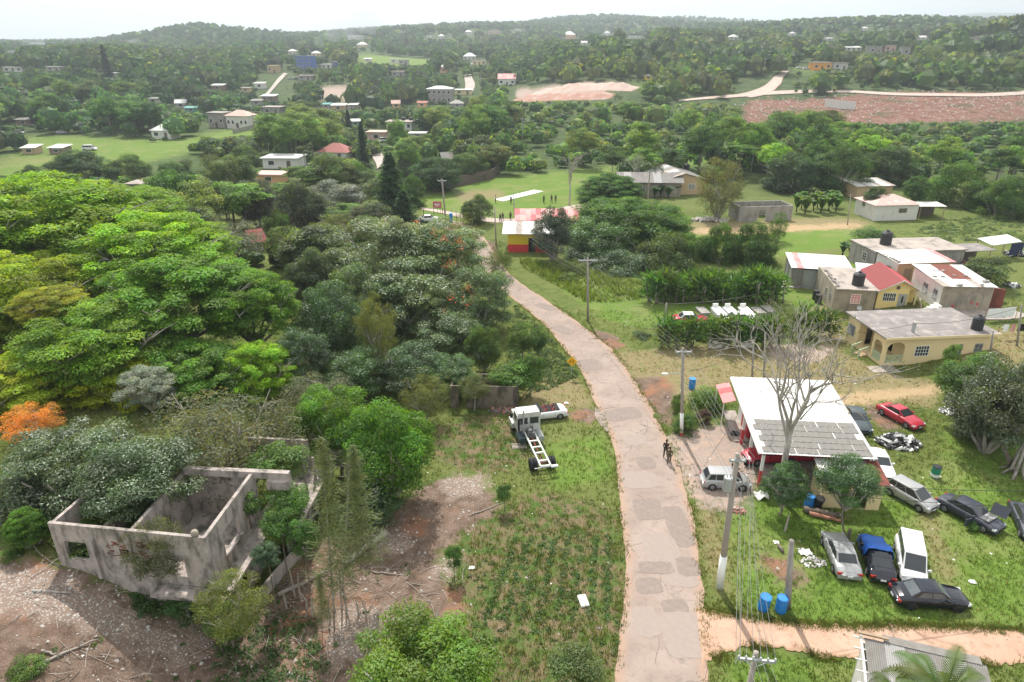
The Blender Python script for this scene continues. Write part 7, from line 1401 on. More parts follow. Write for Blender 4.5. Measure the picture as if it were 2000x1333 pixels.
for px, py, sh, tr, pose, rz, lab in [(1062, 397, 'cloth_olive', 'cloth_black', .03, 40, 'person standing alone on the field nearest the bare tree pitch end'), (1077, 396, 'cloth_black', 'cloth_olive', .26, 160, 'person in dark clothes on the field, middle of the three'), (1085, 396, 'cloth_olive', 'cloth_olive', .03, 200, 'person in olive on the field, last of the three'), (968, 397, 'cloth_white', 'cloth_black', .03, 90, 'person in a white top at the end of the cricket pitch'), (998, 398, 'cloth_khaki', 'cloth_black', .26, 10, 'person beside the thin post in front of the pitch'),
                                      (977, 434, 'cloth_black', 'cloth_black', .26, 150, 'person in black walking on the field path, first of the pair'), (982, 432, 'cloth_black', 'cloth_olive', .26, 150, 'person in dark trousers walking second on the field path'), (997, 430, 'cloth_khaki', 'cloth_black', .26, 190, 'person walking alone on the field path next to the pavilion')]:
    person(lab, G(px, py), R(rz), pose, sh, tr, 1.75, GF)
# ---------------------------------------------------------------- houses farther off
PROT = []       # (x0,y0,x1,y1,Y): parts of the view where nearer trees are kept off a building
FH = {}
def far_house(px, py, w, h, kind, wm, rm, rz, label, dep=.75, rh=.35, nwin=None, storeys=1, name='village_house', cat='house', group='houses scattered over the valley', ov=.5):
    p = G(px, py); s = mpp(p); L = w * s * .92; Hh = h * s; D = max(4, L * dep); a = R(rz)
    t = thing(name, label, cat, p - Vector((L / 2 * math.cos(a), L / 2 * math.sin(a), 0)), a, group); FH[label] = p
    wl = MB().bx(0, 0, -2.5, L, D, Hh).build('wall', M[wm], t)
    if kind == 'flat': MB().bx(-ov, -ov, Hh, L + ov, D + ov, Hh + .25).build('roof', M[rm], t)
    elif kind == 'hip': hip(MB(), 0, 0, L, D, Hh, Hh + rh * min(L, D), .5, ov).build('roof', M[rm], t)
    elif kind == 'shed': MB().slab([(-ov, -ov, Hh + .1), (L + ov, -ov, Hh + .1), (L + ov, D + ov, Hh + .1 + D * .12), (-ov, D + ov, Hh + .1 + D * .12)], .08).build('roof', M[rm], t)
    elif kind == 'gable':
        z = Hh + rh * D; m = MB(); m.slab([(-ov, -ov, Hh - .1), (L + ov, -ov, Hh - .1), (L + ov, D / 2, z), (-ov, D / 2, z)], .1); m.slab([(L + ov, D + ov, Hh - .1), (-ov, D + ov, Hh - .1), (-ov, D / 2, z), (L + ov, D / 2, z)], .1); m.build('roof', M[rm], t)
        MB().add([(.01, .01, Hh), (.01, D - .01, Hh), (.01, D / 2, z - .12), (L - .01, .01, Hh), (L - .01, D - .01, Hh), (L - .01, D / 2, z - .12)], [(0, 2, 1), (3, 4, 5)]).build('gable', M[wm], t)
    n = nwin if nwin is not None else max(1, int(L / 3.2)); sh = Hh / storeys
    for k in range(storeys):
        for i in range(n):
            u = L * (i + .5) / n
            if k == 0 and i == n // 2 and n > 1: MB().bx(u - .5, -.08, -2.4 if False else .05, u + .5, -.002, min(2.1, sh * .8)).build('door', M['dark_wood'], t); continue
            ww, wh = min(1.5, L / n * .45), min(1.2, sh * .4); o = MB().bx(u - ww / 2 - .1, -.06, k * sh + sh * .38 - .1, u + ww / 2 + .1, -.002, k * sh + sh * .38 + wh + .1).build('window', M['white_paint'], t); MB().bx(u - ww / 2, -.09, k * sh + sh * .38, u + ww / 2, -.06, k * sh + sh * .38 + wh).build('pane', M['glass'], o)
    if storeys > 1: MB().bx(-.15, -.15, sh - .1, L + .15, -.003, sh + .12).build('floor_band', M['concrete_grey'], t)
    roofpx = (D + rh * D) / s * .30
    PROT.append((px - w / 2, py - h - roofpx * .8, px + w / 2, py - h * .35, p.y)); return t
M['blue_house'] = mat('blue_house', (.05, .12, .36), .7, .15, 2); M['far_red'] = mat('far_red', (.34, .13, .11), .8, .15, 1.); M['far_pink'] = mat('far_pink', (.56, .38, .32), .8, .12, 1.); M['far_grey'] = mat('far_grey', (.36, .34, .32), .9, .15, 1.); M['far_brown'] = mat('far_brown', (.24, .17, .13), .9, .2, 1.); M['teal'] = mat('teal', (.12, .3, .27), .8, .1, 1.)
W_, F_ = 'far_roof_white', 'flat'
t = far_house(465, 252, 50, 24, 'hip', 'offwhite', 'far_pink', -12, 'big pale hall with a pink tiled hip roof above the green pasture', .7, .3, 5); far_house(424, 250, 36, 27, F_, 'concrete_grey', 'concrete_grey', -12, 'unfinished grey block wing attached to the big pale hall', .8, .2, 3)
for a in [(316, 272, 44, 16, 'hip', 'offwhite', W_, -10, 'white house with a bright zinc hip roof beside the green pasture'), (58, 302, 26, 12, 'shed', 'tan_wall', W_, 5, 'pale shack behind the round tree at the pasture edge'), (111, 302, 30, 12, 'shed', 'far_brown', W_, -5, 'brown shack on red earth at the pasture edge'), (46, 246, 28, 11, 'shed', 'far_brown', 'zinc_old', 4, 'dark brown shack against the forest'),
          (26, 141, 36, 8, F_, 'offwhite', W_, 8, 'long white roofed house high in the forest at the photo edge'), (105, 140, 26, 8, F_, 'far_grey', 'far_grey', 4, 'grey flat house among brownish trees on the forest ridge'), (216, 150, 28, 6, F_, 'offwhite', W_, 0, 'thin white roof showing below the tall lone conifer'), (300, 203, 16, 9, F_, 'offwhite', 'far_grey', 0, 'small pale house deep in the forest slope'),
          (425, 178, 24, 10, 'shed', 'far_brown', W_, -3, 'dark house under a bright white roof beside the leaning palm'), (507, 174, 20, 10, 'shed', 'offwhite', W_, -3, 'white roofed house beside the straight lane'), (480, 181, 17, 8, F_, 'tan_wall', 'far_grey', 0, 'small tan box house between two white roofs'), (524, 199, 28, 10, 'shed', 'far_brown', W_, -4, 'brown hut with white roof at the foot of the straight lane'),
          (531, 225, 38, 14, F_, 'concrete_grey', 'slab_roof_pale', -8, 'grey flat house behind the big pale hall'), (501, 206, 20, 8, 'shed', 'far_grey', 'zinc_old', 5, 'grey ruin shack at the lane foot'), (354, 212, 20, 10, 'gable', 'far_grey', W_, 10, 'small bluish white roofed house in the trees left of the hall'), (373, 220, 22, 8, 'shed', 'teal', 'teal', 8, 'hut with a teal roof in the trees beside the hall'),
          (617, 112, 18, 7, 'hip', 'cream', W_, 0, 'yellowish hip roof house above the blue house'), (637, 134, 20, 7, F_, 'offwhite', W_, 0, 'white flat house beside the blue house'), (653, 131, 9, 9, F_, 'blue_house', 'far_grey', 0, 'little blue box house next to the white flat one'), (532, 143, 22, 13, F_, 'tan_wall', 'tan_wall', -15, 'unfinished tan block house below the hill brow'), (571, 108, 16, 7, 'hip', 'offwhite', W_, 0, 'white roof just below the smoke'),
          (596, 158, 28, 9, F_, 'concrete_grey', 'slab_roof_pale', 0, 'pale flat concrete house under the blue house'), (661, 217, 28, 10, 'shed', 'tan_wall', W_, 0, 'low tan shed with a white roof on the village lane'), (689, 215, 18, 9, 'shed', 'far_brown', W_, -4, 'dark shed with a white roof on the village lane'), (637, 212, 14, 7, 'shed', 'far_grey', 'teal', 0, 'small green roofed hut on the village lane'), (694, 247, 18, 9, 'shed', 'teal', W_, 10, 'greenish hut behind the dark round cypress'),
          (735, 277, 38, 17, F_, 'far_pink', 'far_pink', -8, 'tan flat house beside the uphill road with a white van in front'), (905, 186, 36, 9, F_, 'cream', W_, 0, 'low cream house with a bright white slab roof at the hill road'), (893, 210, 26, 7, 'hip', 'far_grey', 'far_grey', 6, 'grey hip roof house below the two storey grey house'), (990, 168, 36, 13, 'gable', 'offwhite', 'zinc_pink', -3, 'white house with a faded red roof beside the gravel mound'),
          (917, 118, 26, 7, 'hip', 'offwhite', W_, 0, 'house with a big white hip roof at the top of the hill road'), (936, 128, 28, 8, F_, 'cream', 'slab_roof_pale', 0, 'yellowish flat house beside the top of the hill road'), (866, 143, 16, 11, 'hip', 'peach', W_, 0, 'orange hut with a domed pale roof on the green slope'), (769, 124, 16, 7, F_, 'offwhite', W_, 0, 'white cottage on the green slope nearest the palms'), (718, 121, 15, 5, 'shed', 'offwhite', W_, 0, 'small white roofed cottage at the end of the green slope'),
          (788, 127, 20, 9, F_, 'far_grey', 'far_grey', 0, 'grey house next to the white cottage on the green slope'), (777, 150, 26, 9, F_, 'far_grey', 'slab_roof_pale', 0, 'grey flat house below the green slope'), (707, 94, 20, 6, 'hip', 'cream', W_, 0, 'cream house with a bright hip roof near the skyline'), (774, 212, 16, 9, 'gable', 'peach', 'far_pink', 10, 'orange shack among dark trees above the white tank house'), (824, 210, 18, 8, 'shed', 'peach', 'far_red', 0, 'red roofed shack beside the two storey grey house'),
          (268, 368, 40, 7, F_, 'far_grey', 'slab_roof_pale', -5, 'grey flat roof peeping above the canopy next to the pasture'), (215, 392, 56, 7, 'shed', 'offwhite', W_, 0, 'long whitish roofs half buried behind the canopy'), (548, 330, 74, 19, F_, 'offwhite', W_, -3, 'cream flat roofed house with arched windows in the trees'), (525, 360, 54, 17, F_, 'peach', 'far_pink', -4, 'house with a peach flat roof below the cream one'), (650, 310, 62, 12, 'hip', 'offwhite', 'far_red', -12, 'house with a dull red hip roof beside the uphill road'),
          (690, 397, 26, 9, 'shed', 'offwhite', W_, 5, 'white roofed hut behind the silvery tree'), (585, 437, 16, 7, 'shed', 'far_brown', 'zinc_pink', 10, 'patched pinkish roof hut among the banana plants'), (508, 492, 22, 22, 'gable', 'render_tan', 'maroon', 35, 'brown roofed shack at the back of the canopy'), (876, 318, 22, 8, 'gable', 'far_grey', 'zinc_old', 20, 'grey roof in the trees behind the cricket field'), (815, 268, 34, 6, F_, 'offwhite', W_, 0, 'white roof strip behind the bright green tree'),
          (1112, 78, 26, 9, 'hip', 'peach', W_, 0, 'orange house with a white hip roof on the wooded hill crest'), (1141, 89, 12, 5, 'gable', 'offwhite', W_, 0, 'tiny white roof below the orange crest house'), (1186, 70, 12, 5, 'hip', 'offwhite', W_, 0, 'white roof among crest trees'), (1242, 77, 26, 6, F_, 'offwhite', W_, 0, 'low white house on the far side of the crest'), (1266, 157, 16, 8, 'shed', 'bar_yellow', W_, 0, 'small yellow shelter near the end of the gravel mound'), (1433, 79, 18, 6, 'hip', 'offwhite', W_, 0, 'white hip roof house alone on the wooded slope'),
          (1605, 138, 38, 14, F_, 'orange_wall', 'slab_roof_pale', -2, 'orange flat roofed house above the red cut slope'), (1641, 137, 30, 12, F_, 'offwhite', 'slab_roof_pale', -2, 'white extension joined to the orange house'), (1667, 100, 30, 6, 'shed', 'offwhite', W_, -8, 'white zinc roof among trees behind the orange house'), (1709, 106, 26, 14, F_, 'concrete_grey', 'concrete_grey', -4, 'unfinished grey block house on the hill'), (1738, 102, 24, 12, F_, 'far_pink', 'slab_roof_pale', 5, 'pinkish block house next to the unfinished one'), (1768, 110, 18, 16, F_, 'far_grey', 'concrete_grey', 0, 'tall narrow grey house under the dark round tree'),
          (1802, 79, 14, 5, 'gable', 'offwhite', W_, 0, 'small white roofed house behind the dark round tree'), (1620, 80, 14, 4, 'shed', 'offwhite', W_, 0, 'tiny white roof far behind the orange house'), (1548, 70, 12, 4, 'hip', 'offwhite', W_, 0, 'tiny pale roof in the far slope trees'), (693, 79, 30, 9, F_, 'offwhite', W_, 0, 'wide white multi storey block on the skyline'), (862, 76, 12, 5, 'hip', 'offwhite', W_, 0, 'tiny white house on the misty ridge above the green slope'), (838, 75, 10, 5, F_, 'offwhite', W_, 0, 'second tiny white house on the misty ridge'), (965, 67, 26, 6, F_, 'far_pink', W_, 0, 'long pinkish building on the misty ridge'), (915, 68, 14, 5, 'hip', 'offwhite', W_, 0, 'white ridge house nearest the hill road line'),
          (1012, 62, 14, 5, F_, 'offwhite', W_, 0, 'white ridge house close to the wooded crest'), (1690, 60, 12, 4, 'hip', 'offwhite', W_, 0, 'pale speck of a house on the far dark ridge'), (72, 88, 26, 5, F_, 'offwhite', W_, 0, 'pale quarry like building on the far hill saddle'), (24, 104, 16, 4, F_, 'offwhite', W_, 0, 'thin white roof at the forest top near the photo edge'), (262, 82, 22, 3, F_, 'offwhite', W_, 0, 'pale roof line on the far hill shoulder')]:
    far_house(*a)
far_house(595, 138, 34, 25, F_, 'blue_house', 'blue_house', -6, 'three storey bright blue house at the top of the straight lane', .8, .1, 4, 3); far_house(858, 203, 52, 27, 'hip', 'concrete_grey', W_, -4, 'two storey grey house with a pale hip roof in the valley', .7, .15, 5, 2)
t = far_house(780, 256, 54, 16, F_, 'offwhite', 'slab_roof_pale', -4, 'white flat roofed house carrying two black tanks in the valley', .7, .1, 4)
for i, (px, lab) in enumerate(((788, 'black tank on the white flat house, nearer its middle'), (803, 'black tank on the white flat house, nearer its end'))):
    b = FH['white flat roofed house carrying two black tanks in the valley']; q = aty(px, 238, b.y + 5); water_tank(lab, q, .8, 1.7)

# ---------------------------------------------------------------- the wooded valley
for q in ((400, 240, 490, 262, 300), (860, 345, 880, 440, 120), (1000, 165, 1245, 196, 420), (1660, 178, 2050, 236, 420), (1450, 180, 1530, 215, 420), (1600, 190, 1672, 216, 300), (1860, 70, 1960, 96, 420), (725, 284, 760, 335, 190), (904, 122, 932, 188, 470), (1440, 138, 1545, 200, 380), (510, 142, 564, 196, 480), (1320, 174, 2050, 200, 330), (820, 320, 1180, 440, 160), (1180, 310, 1370, 390, 150), (0, 300, 500, 340, 190), (170, 285, 190, 296, 230), (560, 148, 585, 160, 500), (1555, 128, 1585, 138, 420), (745, 268, 760, 280, 240)): PROT.append(q)
CLEAR = [p for k in ('lush', 'cut', 'gravel', 'dry', 'track') for p in AREAS[k]]
SCRUB = [wpoly(((1290, 235), (1450, 250), (1800, 240), (2050, 245), (2050, 320), (1800, 330), (1600, 280), (1400, 300))), wpoly(((1010, 200), (1240, 195), (1320, 205), (1320, 240), (1100, 250), (1010, 240))), wpoly(((1000, 250), (1340, 250), (1340, 318), (1240, 318), (1100, 328), (1000, 340))), wpoly(((1650, 300), (2060, 290), (2060, 345), (1850, 350), (1700, 335))), wpoly(((1400, 150), (1600, 150), (1700, 170), (1500, 178))), wpoly(((590, 160), (700, 160), (700, 205), (600, 200)))]
def cand():
    out = []; y = 150.
    for _ in range(3600): y = 150 + 370 * rng.random() ** .7; out.append((rng.uniform(-.8, .8) * y, y, rng.uniform(2.0, 3.6)))
    y = 86.
    while y < 3300:
        sp = 6.2 if y < 200 else (7.0 + (y - 200) * .008 if y < 700 else 13 + (y - 700) * .014); e = 1.02 if y < 260 else .81; n = int(2 * e * y / sp)
        for i in range(n): out.append((-e * y + (i + rng.random()) * sp, y + rng.uniform(-.45, .45) * sp, sp))
        y += sp * .92
    return np.array(out)
C = cand(); X, Y, SPC = C.T
keep = np.ones(len(C), bool)
for p in CLEAR: keep &= ~inpoly(p, X, Y)
scr = np.zeros(len(C), bool)
for p in SCRUB: scr |= inpoly(p, X, Y)
Zg = height(X, Y); f = Y * math.cos(PITCH) - (Zg - CAM_H) * math.sin(PITCH); PXX = 1000 + FPX * X / f; PYY = 666.5 - FPX * (Y * math.sin(PITCH) + (Zg - CAM_H) * math.cos(PITCH)) / f
rx = rng.uniform(.42, .85, len(C)) * np.clip(SPC, 1, 11) * np.where(Y > 700, 1.0, 1.05); hh = rx * rng.uniform(1.5, 2.6, len(C)); rx = np.where(scr, rx * .55, rx); hh = np.where(scr, hh * .4, hh); hh = np.minimum(hh, 13)
S_ = FPX / f; top = PYY - hh * S_ * .95
# the edge of the canopy grove hides what stands low behind it; the right hand village up to 150 m was planted by hand
line = np.interp(PXX, [-200, 0, 250, 420, 600, 680, 1000, 1001, 1600, 2200], [400, 385, 375, 420, 470, 455, 440, 330, 330, 330])
keep &= ~((top > line - 8) & (Y < 150)); keep &= ~((PXX > 990) & (Y < 158)); keep &= ~((PXX > 800) & (PXX < 1000) & (Y < 165))
for (x0, y0, x1, y1, YF) in PROT:
    hit = (PXX + rx * S_ > x0) & (PXX - rx * S_ < x1) & (top < y1) & (PYY > y0) & (Y < YF + 1); nh = (PYY - y1) / S_; low = hit & (nh > 1.0); keep &= ~(hit & ~low)       # low growth in front of a house
    hh = np.where(low, np.minimum(hh, nh), hh); rx = np.where(low, np.minimum(rx, .5 + nh * .55), rx); top = PYY - hh * S_ * .95
    keep &= ~((np.abs(PXX - (x0 + x1) / 2) < (x1 - x0) / 2) & (np.abs(Y - YF - 3) < 5))
keep &= rng.random(len(C)) < np.where(scr, .9, .93)
PAL = np.array([(.028, .055, .022), (.035, .07, .024), (.045, .085, .024), (.06, .10, .028), (.075, .10, .035), (.05, .065, .035), (.07, .12, .025), (.09, .105, .045), (.06, .075, .045)])
wts = np.array([.2, .2, .16, .12, .1, .08, .06, .04, .04])
reg = np.sin(X * .013 + 2 * np.sin(Y * .008)) * .5 + np.sin(X * .031 + Y * .017) * .5
pi = rng.choice(len(PAL), len(C), p=wts); pi = np.where((reg > .45) & (pi < 3), pi + 3, pi); ccol = PAL[pi] * rng.uniform(1.4, 2.3, (len(C), 1)) * np.array([1.0, 1.06, .9])
ccol = np.where(((PXX > 980) & (Y > 150) & (Y < 420))[:, None], ccol * np.array([1.25, 1.2, .85]), ccol)
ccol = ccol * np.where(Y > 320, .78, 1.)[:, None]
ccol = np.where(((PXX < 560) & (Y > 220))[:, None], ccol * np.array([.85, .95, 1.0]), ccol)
inview = keep & (PXX > -60) & (PXX < 2060) & (top < 470)
score = np.where(inview, rx * S_, -1); order = np.argsort(-score); NIND = 175
ind = order[:NIND]; ind = ind[score[ind] > 0]; rest = keep.copy(); rest[ind] = False
rest &= (np.abs(X) < .80 * Y + np.where(Y < 260, 70, 30))
LAND = {'the big pale hall': (445, 250), 'the blue house': (595, 138), 'the two storey grey house': (858, 203), 'the cricket field': (1000, 372), 'the gravel mound': (1130, 180), 'the red cut slope': (1800, 215), 'the school': (1260, 360), 'the white tank house': (780, 256), 'the red hip roof': (650, 308), 'the cream flat house': (548, 330), 'the green pasture': (330, 290), 'the bright zinc hip roof': (316, 272), 'the pale cottage': (1740, 430), 'the hill road': (917, 165), 'the tan roadside house': (735, 277), 'the village lane sheds': (665, 216), 'the broken retaining wall': (1640, 212), 'the scrub strip slab': (1380, 293), 'the grey canopy edge roof': (268, 368), 'the white huts at the pasture': (85, 300)}
LP = {k: G(*v) for k, v in LAND.items()}
ADJ = ['dark', 'dark', 'deep green', 'mid green', 'olive', 'grey green', 'light green', 'pale olive', 'dull grey']
ORD = ['nearest', 'second', 'third', 'fourth', 'fifth', 'sixth', 'seventh', 'eighth', 'ninth', 'tenth', 'eleventh', 'twelfth', 'thirteenth', 'fourteenth', 'fifteenth', 'sixteenth', 'seventeenth', 'eighteenth', 'nineteenth', 'twentieth']
cnt = {}; jobs = []
for i in ind:
    q = Vector((X[i], Y[i], Zg[i])); lm = min(LP, key=lambda k: math.hypot(LP[k].x - q.x, (LP[k].y - q.y) * .8)); d = LP[lm]; jobs.append((math.hypot(d.x - q.x, d.y - q.y), i, lm, 'behind' if q.y - d.y > abs(q.x - d.x) * .6 else ('in front of' if d.y - q.y > abs(q.x - d.x) * .6 else 'beside')))
for dist, i, lm, rel in sorted(jobs):
    tall = hh[i] / rx[i]; kd = 'flatmid' if tall < 1.75 and pi[i] in (2, 3, 6) else 'mid'; shape = 'flat crowned' if kd == 'flatmid' else ('tall' if tall > 2.25 else ('round' if tall < 1.95 else 'full'))
    key = f'{ADJ[pi[i]]} {shape} tree {rel} {lm}'; n = cnt.get(key, 0); cnt[key] = n + 1
    lab = key if n == 0 else f'{ADJ[pi[i]]} {shape} tree {rel} {lm}, {ORD[min(n, 19)]} away'
    rz = hh[i] * (.36 if kd == 'mid' else .28); c = Vector((X[i], Y[i], Zg[i] + hh[i] - rz))
    tree(kd, lab, c, rx[i], rz, tuple(ccol[i] / 1.15), var=int(i) % 4, trunk='pale' if i % 3 == 0 else 'std', group='trees of the valley')
# special far trees
def conif(label, px, base, top_, w, col, var=0, Yy=None):
    b = G(px, base); tp = aty(px, top_, b.y); hgt = tp.z - b.z; s = mpp(b); c = Vector((b.x, b.y, b.z + hgt * .54)); tree('conifer', label, c, w * s / 2 / .42, hgt * .46, col, base=b, var=var, group='dark conifers of the valley', name='conifer_tree')
conif('tall lone conifer on the forest skyline above the thin white roof', 214, 160, 88, 30, (.022, .04, .026)); conif('narrow dark cypress beside the uphill road', 712, 335, 240, 36, (.02, .045, .025)); conif('big dark conifer standing before the cricket field', 768, 425, 300, 96, (.028, .07, .02)); conif('shorter dark conifer next to the big one before the field', 790, 440, 372, 70, (.03, .07, .02)); conif('dark shrubby cypress behind the village lane hut', 682, 262, 215, 24, (.022, .045, .025))
for a in [('broad', 655, 395, 130, 80, 122, (.12, .14, .11), 'silvery tree in front of the white roofed hut'), ('round', 340, 400, 170, 120, 112, (.05, .115, .018), 'large bright round tree behind the canopy'), ('round', 445, 350, 120, 90, 140, (.07, .105, .035), 'olive round tree behind the large bright one'), ('sparse', 405, 470, 230, 90, 92, (.085, .105, .06), 'wide grey olive tree at the back of the canopy'), ('round', 590, 415, 110, 110, 112, (.04, .055, .03), 'dark brownish round tree near the banana plants'), ('round', 650, 345, 110, 80, 145, (.075, .115, .03), 'yellow olive round tree beside the red hip roof'),
          ('round', 150, 330, 120, 66, 168, (.045, .085, .03), 'dark bushy tree on the green pasture in front of the shacks'), ('round', 60, 345, 60, 40, 160, (.06, .11, .03), 'small bush tree at the near end of the pasture'), ('round', 250, 335, 90, 60, 170, (.07, .12, .03), 'light green bushy tree on the pasture'), ('round', 345, 345, 80, 60, 165, (.05, .095, .03), 'dark tree at the pasture edge above the large bright tree'), ('sparse', 440, 292, 90, 50, 208, (.075, .12, .035), 'loose bushy trees clump below the big pale hall'), ('round', 480, 318, 70, 60, 185, (.07, .12, .03), 'green bush tree beside the cream flat house'), ('sparse', 600, 262, 80, 66, 240, (.075, .075, .065), 'large grey brown tree below the village lane'), ('round', 545, 285, 60, 50, 215, (.05, .10, .03), 'dark green tree behind the cream flat house'),
          ('round', 545, 470, 70, 110, 96, (.04, .075, .02), 'dark green column like tree behind the canopy edge'), ('round', 620, 520, 110, 110, 84, (.075, .11, .055), 'pale grey green round tree at the canopy edge'), ('sparse', 665, 450, 130, 70, 100, (.10, .12, .03), 'yellowish tree behind the tulip grove'), ('sparse', 720, 430, 110, 60, 106, (.06, .065, .045), 'grey brown tree behind the tulip grove'), ('broad', 500, 400, 90, 100, 118, (.05, .06, .04), 'grey dark tree below the peach roof'), ('round', 700, 350, 70, 60, 150, (.06, .12, .022), 'green round tree beside the big dark conifer'),
          ('round', 852, 342, 110, 60, 152, (.035, .075, .022), 'dark tree hanging over the middle of the boundary wall'), ('round', 915, 330, 90, 62, 165, (.06, .10, .03), 'olive tree behind the bend of the boundary wall'), ('round', 965, 318, 76, 60, 182, (.045, .085, .025), 'dark tree at the far end of the boundary wall'), ('round', 806, 388, 60, 80, 137, (.05, .10, .022), 'green tree covering the near end of the boundary wall'), ('sparse', 1010, 325, 60, 44, 195, (.09, .12, .04), 'loose pale tree beyond the cricket field edge'),
          ('flatmid', 870, 340, 130, 40, 185, (.03, .065, .02), 'dark flat crowned tree at the boundary wall'), ('round', 775, 270, 50, 70, 230, (.08, .16, .02), 'bright green tree beside the white tank house'), ('round', 845, 285, 70, 45, 215, (.05, .10, .018), 'bright round tree above the boundary wall')]:
    T(*a[:8], limbs='thin', trunk='pale', var=a[1] % 2)
def low_crown(seed, nq, asp):
    r = np.random.default_rng(seed); nc = 12; Cc = unit(r.normal(size=(nc, 3))) * r.uniform(.2, .62, (nc, 1)); Cc[:, 2] = np.abs(Cc[:, 2]) * 1.0 - .15; k = r.integers(0, nc, nq); d = unit(r.normal(size=(nq, 3))); d[:, 2] = np.abs(d[:, 2]) * .9 + .05
    pos = Cc[k] + d * .40; nrm = unit(d + r.normal(size=(nq, 3)) * .35); t = unit(np.cross(nrm, r.normal(size=(nq, 3)))); b = np.cross(nrm, t); l = r.uniform(.12, .24, nq)[:, None] * (1.5 if nq < 30 else (.72 if nq > 200 else .95))
    P = np.stack([pos - t * l, pos + b * l * .6, pos + t * l, pos - b * l * .6], 1); P[..., 2] = P[..., 2] * asp + .55 * asp
    na, nb = (4, 7) if nq > 100 else (3, 6); th = np.linspace(.25, 2.1, na); ph = np.linspace(0, 2 * math.pi, nb); rr = r.uniform(.5, .72, (na, nb)); rr[:, -1] = rr[:, 0]       # dense heart of the crown
    S3 = np.stack([rr * np.sin(th)[:, None] * np.cos(ph), rr * np.sin(th)[:, None] * np.sin(ph), (rr * np.cos(th)[:, None] + .6) * asp * np.ones((1, nb))], -1)
    Bq = np.stack([S3[:-1, :-1], S3[1:, :-1], S3[1:, 1:], S3[:-1, 1:]], 2).reshape(-1, 4, 3)
    return np.concatenate([P, Bq]), np.concatenate([leaf_tint(r, nc, 1, .2)[k] * leaf_tint(r, nq, 1, .18), leaf_tint(r, len(Bq), .9, .1)])
def forest(name, sel, protos, label):
    VS, TS = [], []; ii = np.nonzero(sel)[0]; g = rng.integers(0, len(protos), len(ii))
    for q, (P, tt) in enumerate(protos):
        s = ii[g == q]; a = rng.uniform(0, 6.283, len(s)); ca, sa = np.cos(a)[:, None, None], np.sin(a)[:, None, None]; W = rx[s][:, None, None] * 1.12
        x = (P[None, ..., 0] * ca - P[None, ..., 1] * sa) * W + X[s][:, None, None]; y = (P[None, ..., 0] * sa + P[None, ..., 1] * ca) * W + Y[s][:, None, None]; z = P[None, ..., 2] * (hh[s] * .62)[:, None, None] + Zg[s][:, None, None]
        VS.append(np.stack([x, y, z], -1).reshape(-1, 3)); TS.append(np.repeat((ccol[s][:, None] * tt[None]).reshape(-1, 3), 4, 0))
    co = np.concatenate(VS); me = np_mesh(name, co, np.arange(len(co)).reshape(-1, 4), False, np.concatenate(TS)); me.materials.append(M['leaf']); o = bpy.data.objects.new(name, me); COL.objects.link(o); o.color = (1, 1, 1, 1); tag(o, label, None, None, 'stuff')
forest('woodland', rest & (Y < 330) & (rx > 1.9), [low_crown(200 + i, 205, 1.) for i in range(4)], 'dense green woodland filling the valley')
forest('scrub', rest & (Y < 330) & (rx <= 1.9), [low_crown(240 + i, 70, 1.) for i in range(3)], 'low bushes and scrub between the houses of the valley')
forest('far_woodland', rest & (Y >= 330) & (Y < 700), [low_crown(210 + i, 46, 1.) for i in range(4)], 'hazy woodland climbing the far slopes')
forest('hill_forest', rest & (Y >= 700), [low_crown(220 + i, 8, 1.) for i in range(4)], 'blue green forest on the distant hills')
# ---------------------------------------------------------------- ground cover near the viewer
gi = lambda k, x, y: masks[k][np.clip(np.searchsorted(xs, x) - 1, 0, NX - 1), np.clip(np.searchsorted(ys, y) - 1, 0, NY - 1)]
RP = [tuple(p) for p in ROAD_L] + [tuple(p) for p in ROAD_R[::-1]]; TP = wpoly(((1360, 1190), (1500, 1213), (1800, 1224), (2060, 1238), (2060, 1300), (1620, 1285), (1425, 1272), (1372, 1300)))
def scatter(n, y0, y1, uw=.80, pw=1.):
    y = y0 + (y1 - y0) * rng.random(n) ** pw; x = rng.uniform(-uw, uw, n) * (y + 6); ok = ~inpoly(RP, x, y) & ~inpoly(TP, x, y); return x[ok], y[ok]
def tufts(name, x, y, hgt, col, nb, label, wid=.05, lean=.5):
    n = len(x) * nb; bx = np.repeat(x, nb) + rng.normal(size=n) * .07; by = np.repeat(y, nb) + rng.normal(size=n) * .07; bz = height(bx, by); h = np.repeat(hgt, nb) * rng.uniform(.6, 1.3, n); a = rng.uniform(0, 6.283, n); le = rng.uniform(.1, lean, n) * h
    p = np.stack([bx, by, bz], -1); s = np.stack([np.sin(a), -np.cos(a), np.zeros(n)], -1) * wid / 2; tip = p + np.stack([np.cos(a) * le, np.sin(a) * le, h], -1); co = np.stack([p - s, p + s, tip], 1).reshape(-1, 3); tn = np.repeat(np.repeat(col, nb, 0) * rng.uniform(.75, 1.3, (n, 1)), 3, 0)
    me = np_mesh(name, co, np.arange(3 * n).reshape(-1, 3), False, tn); me.materials.append(M['blade']); o = bpy.data.objects.new(name, me); COL.objects.link(o); o.color = (1, 1, 1, 1); tag(o, label, None, None, 'stuff')
x, y = scatter(96000, 15, 78, .86, 1.2); so, li, dr, lu, gr, we, trk = (gi(k, x, y) for k in ('soil', 'litter', 'dry', 'lush', 'gravel', 'weed', 'track'))
dens = np.clip(1 - so * 1.05 - li - gr * 1.0 - trk * .9 - dr * .45, .0, 1) * (.55 + .45 * (np.sin(x * .9 + np.sin(y * .7) * 2) * np.sin(y * .8 + 1) > -.3)); kp = rng.random(len(x)) < dens; x, y, dr, lu, we = x[kp], y[kp], dr[kp], lu[kp], we[kp]
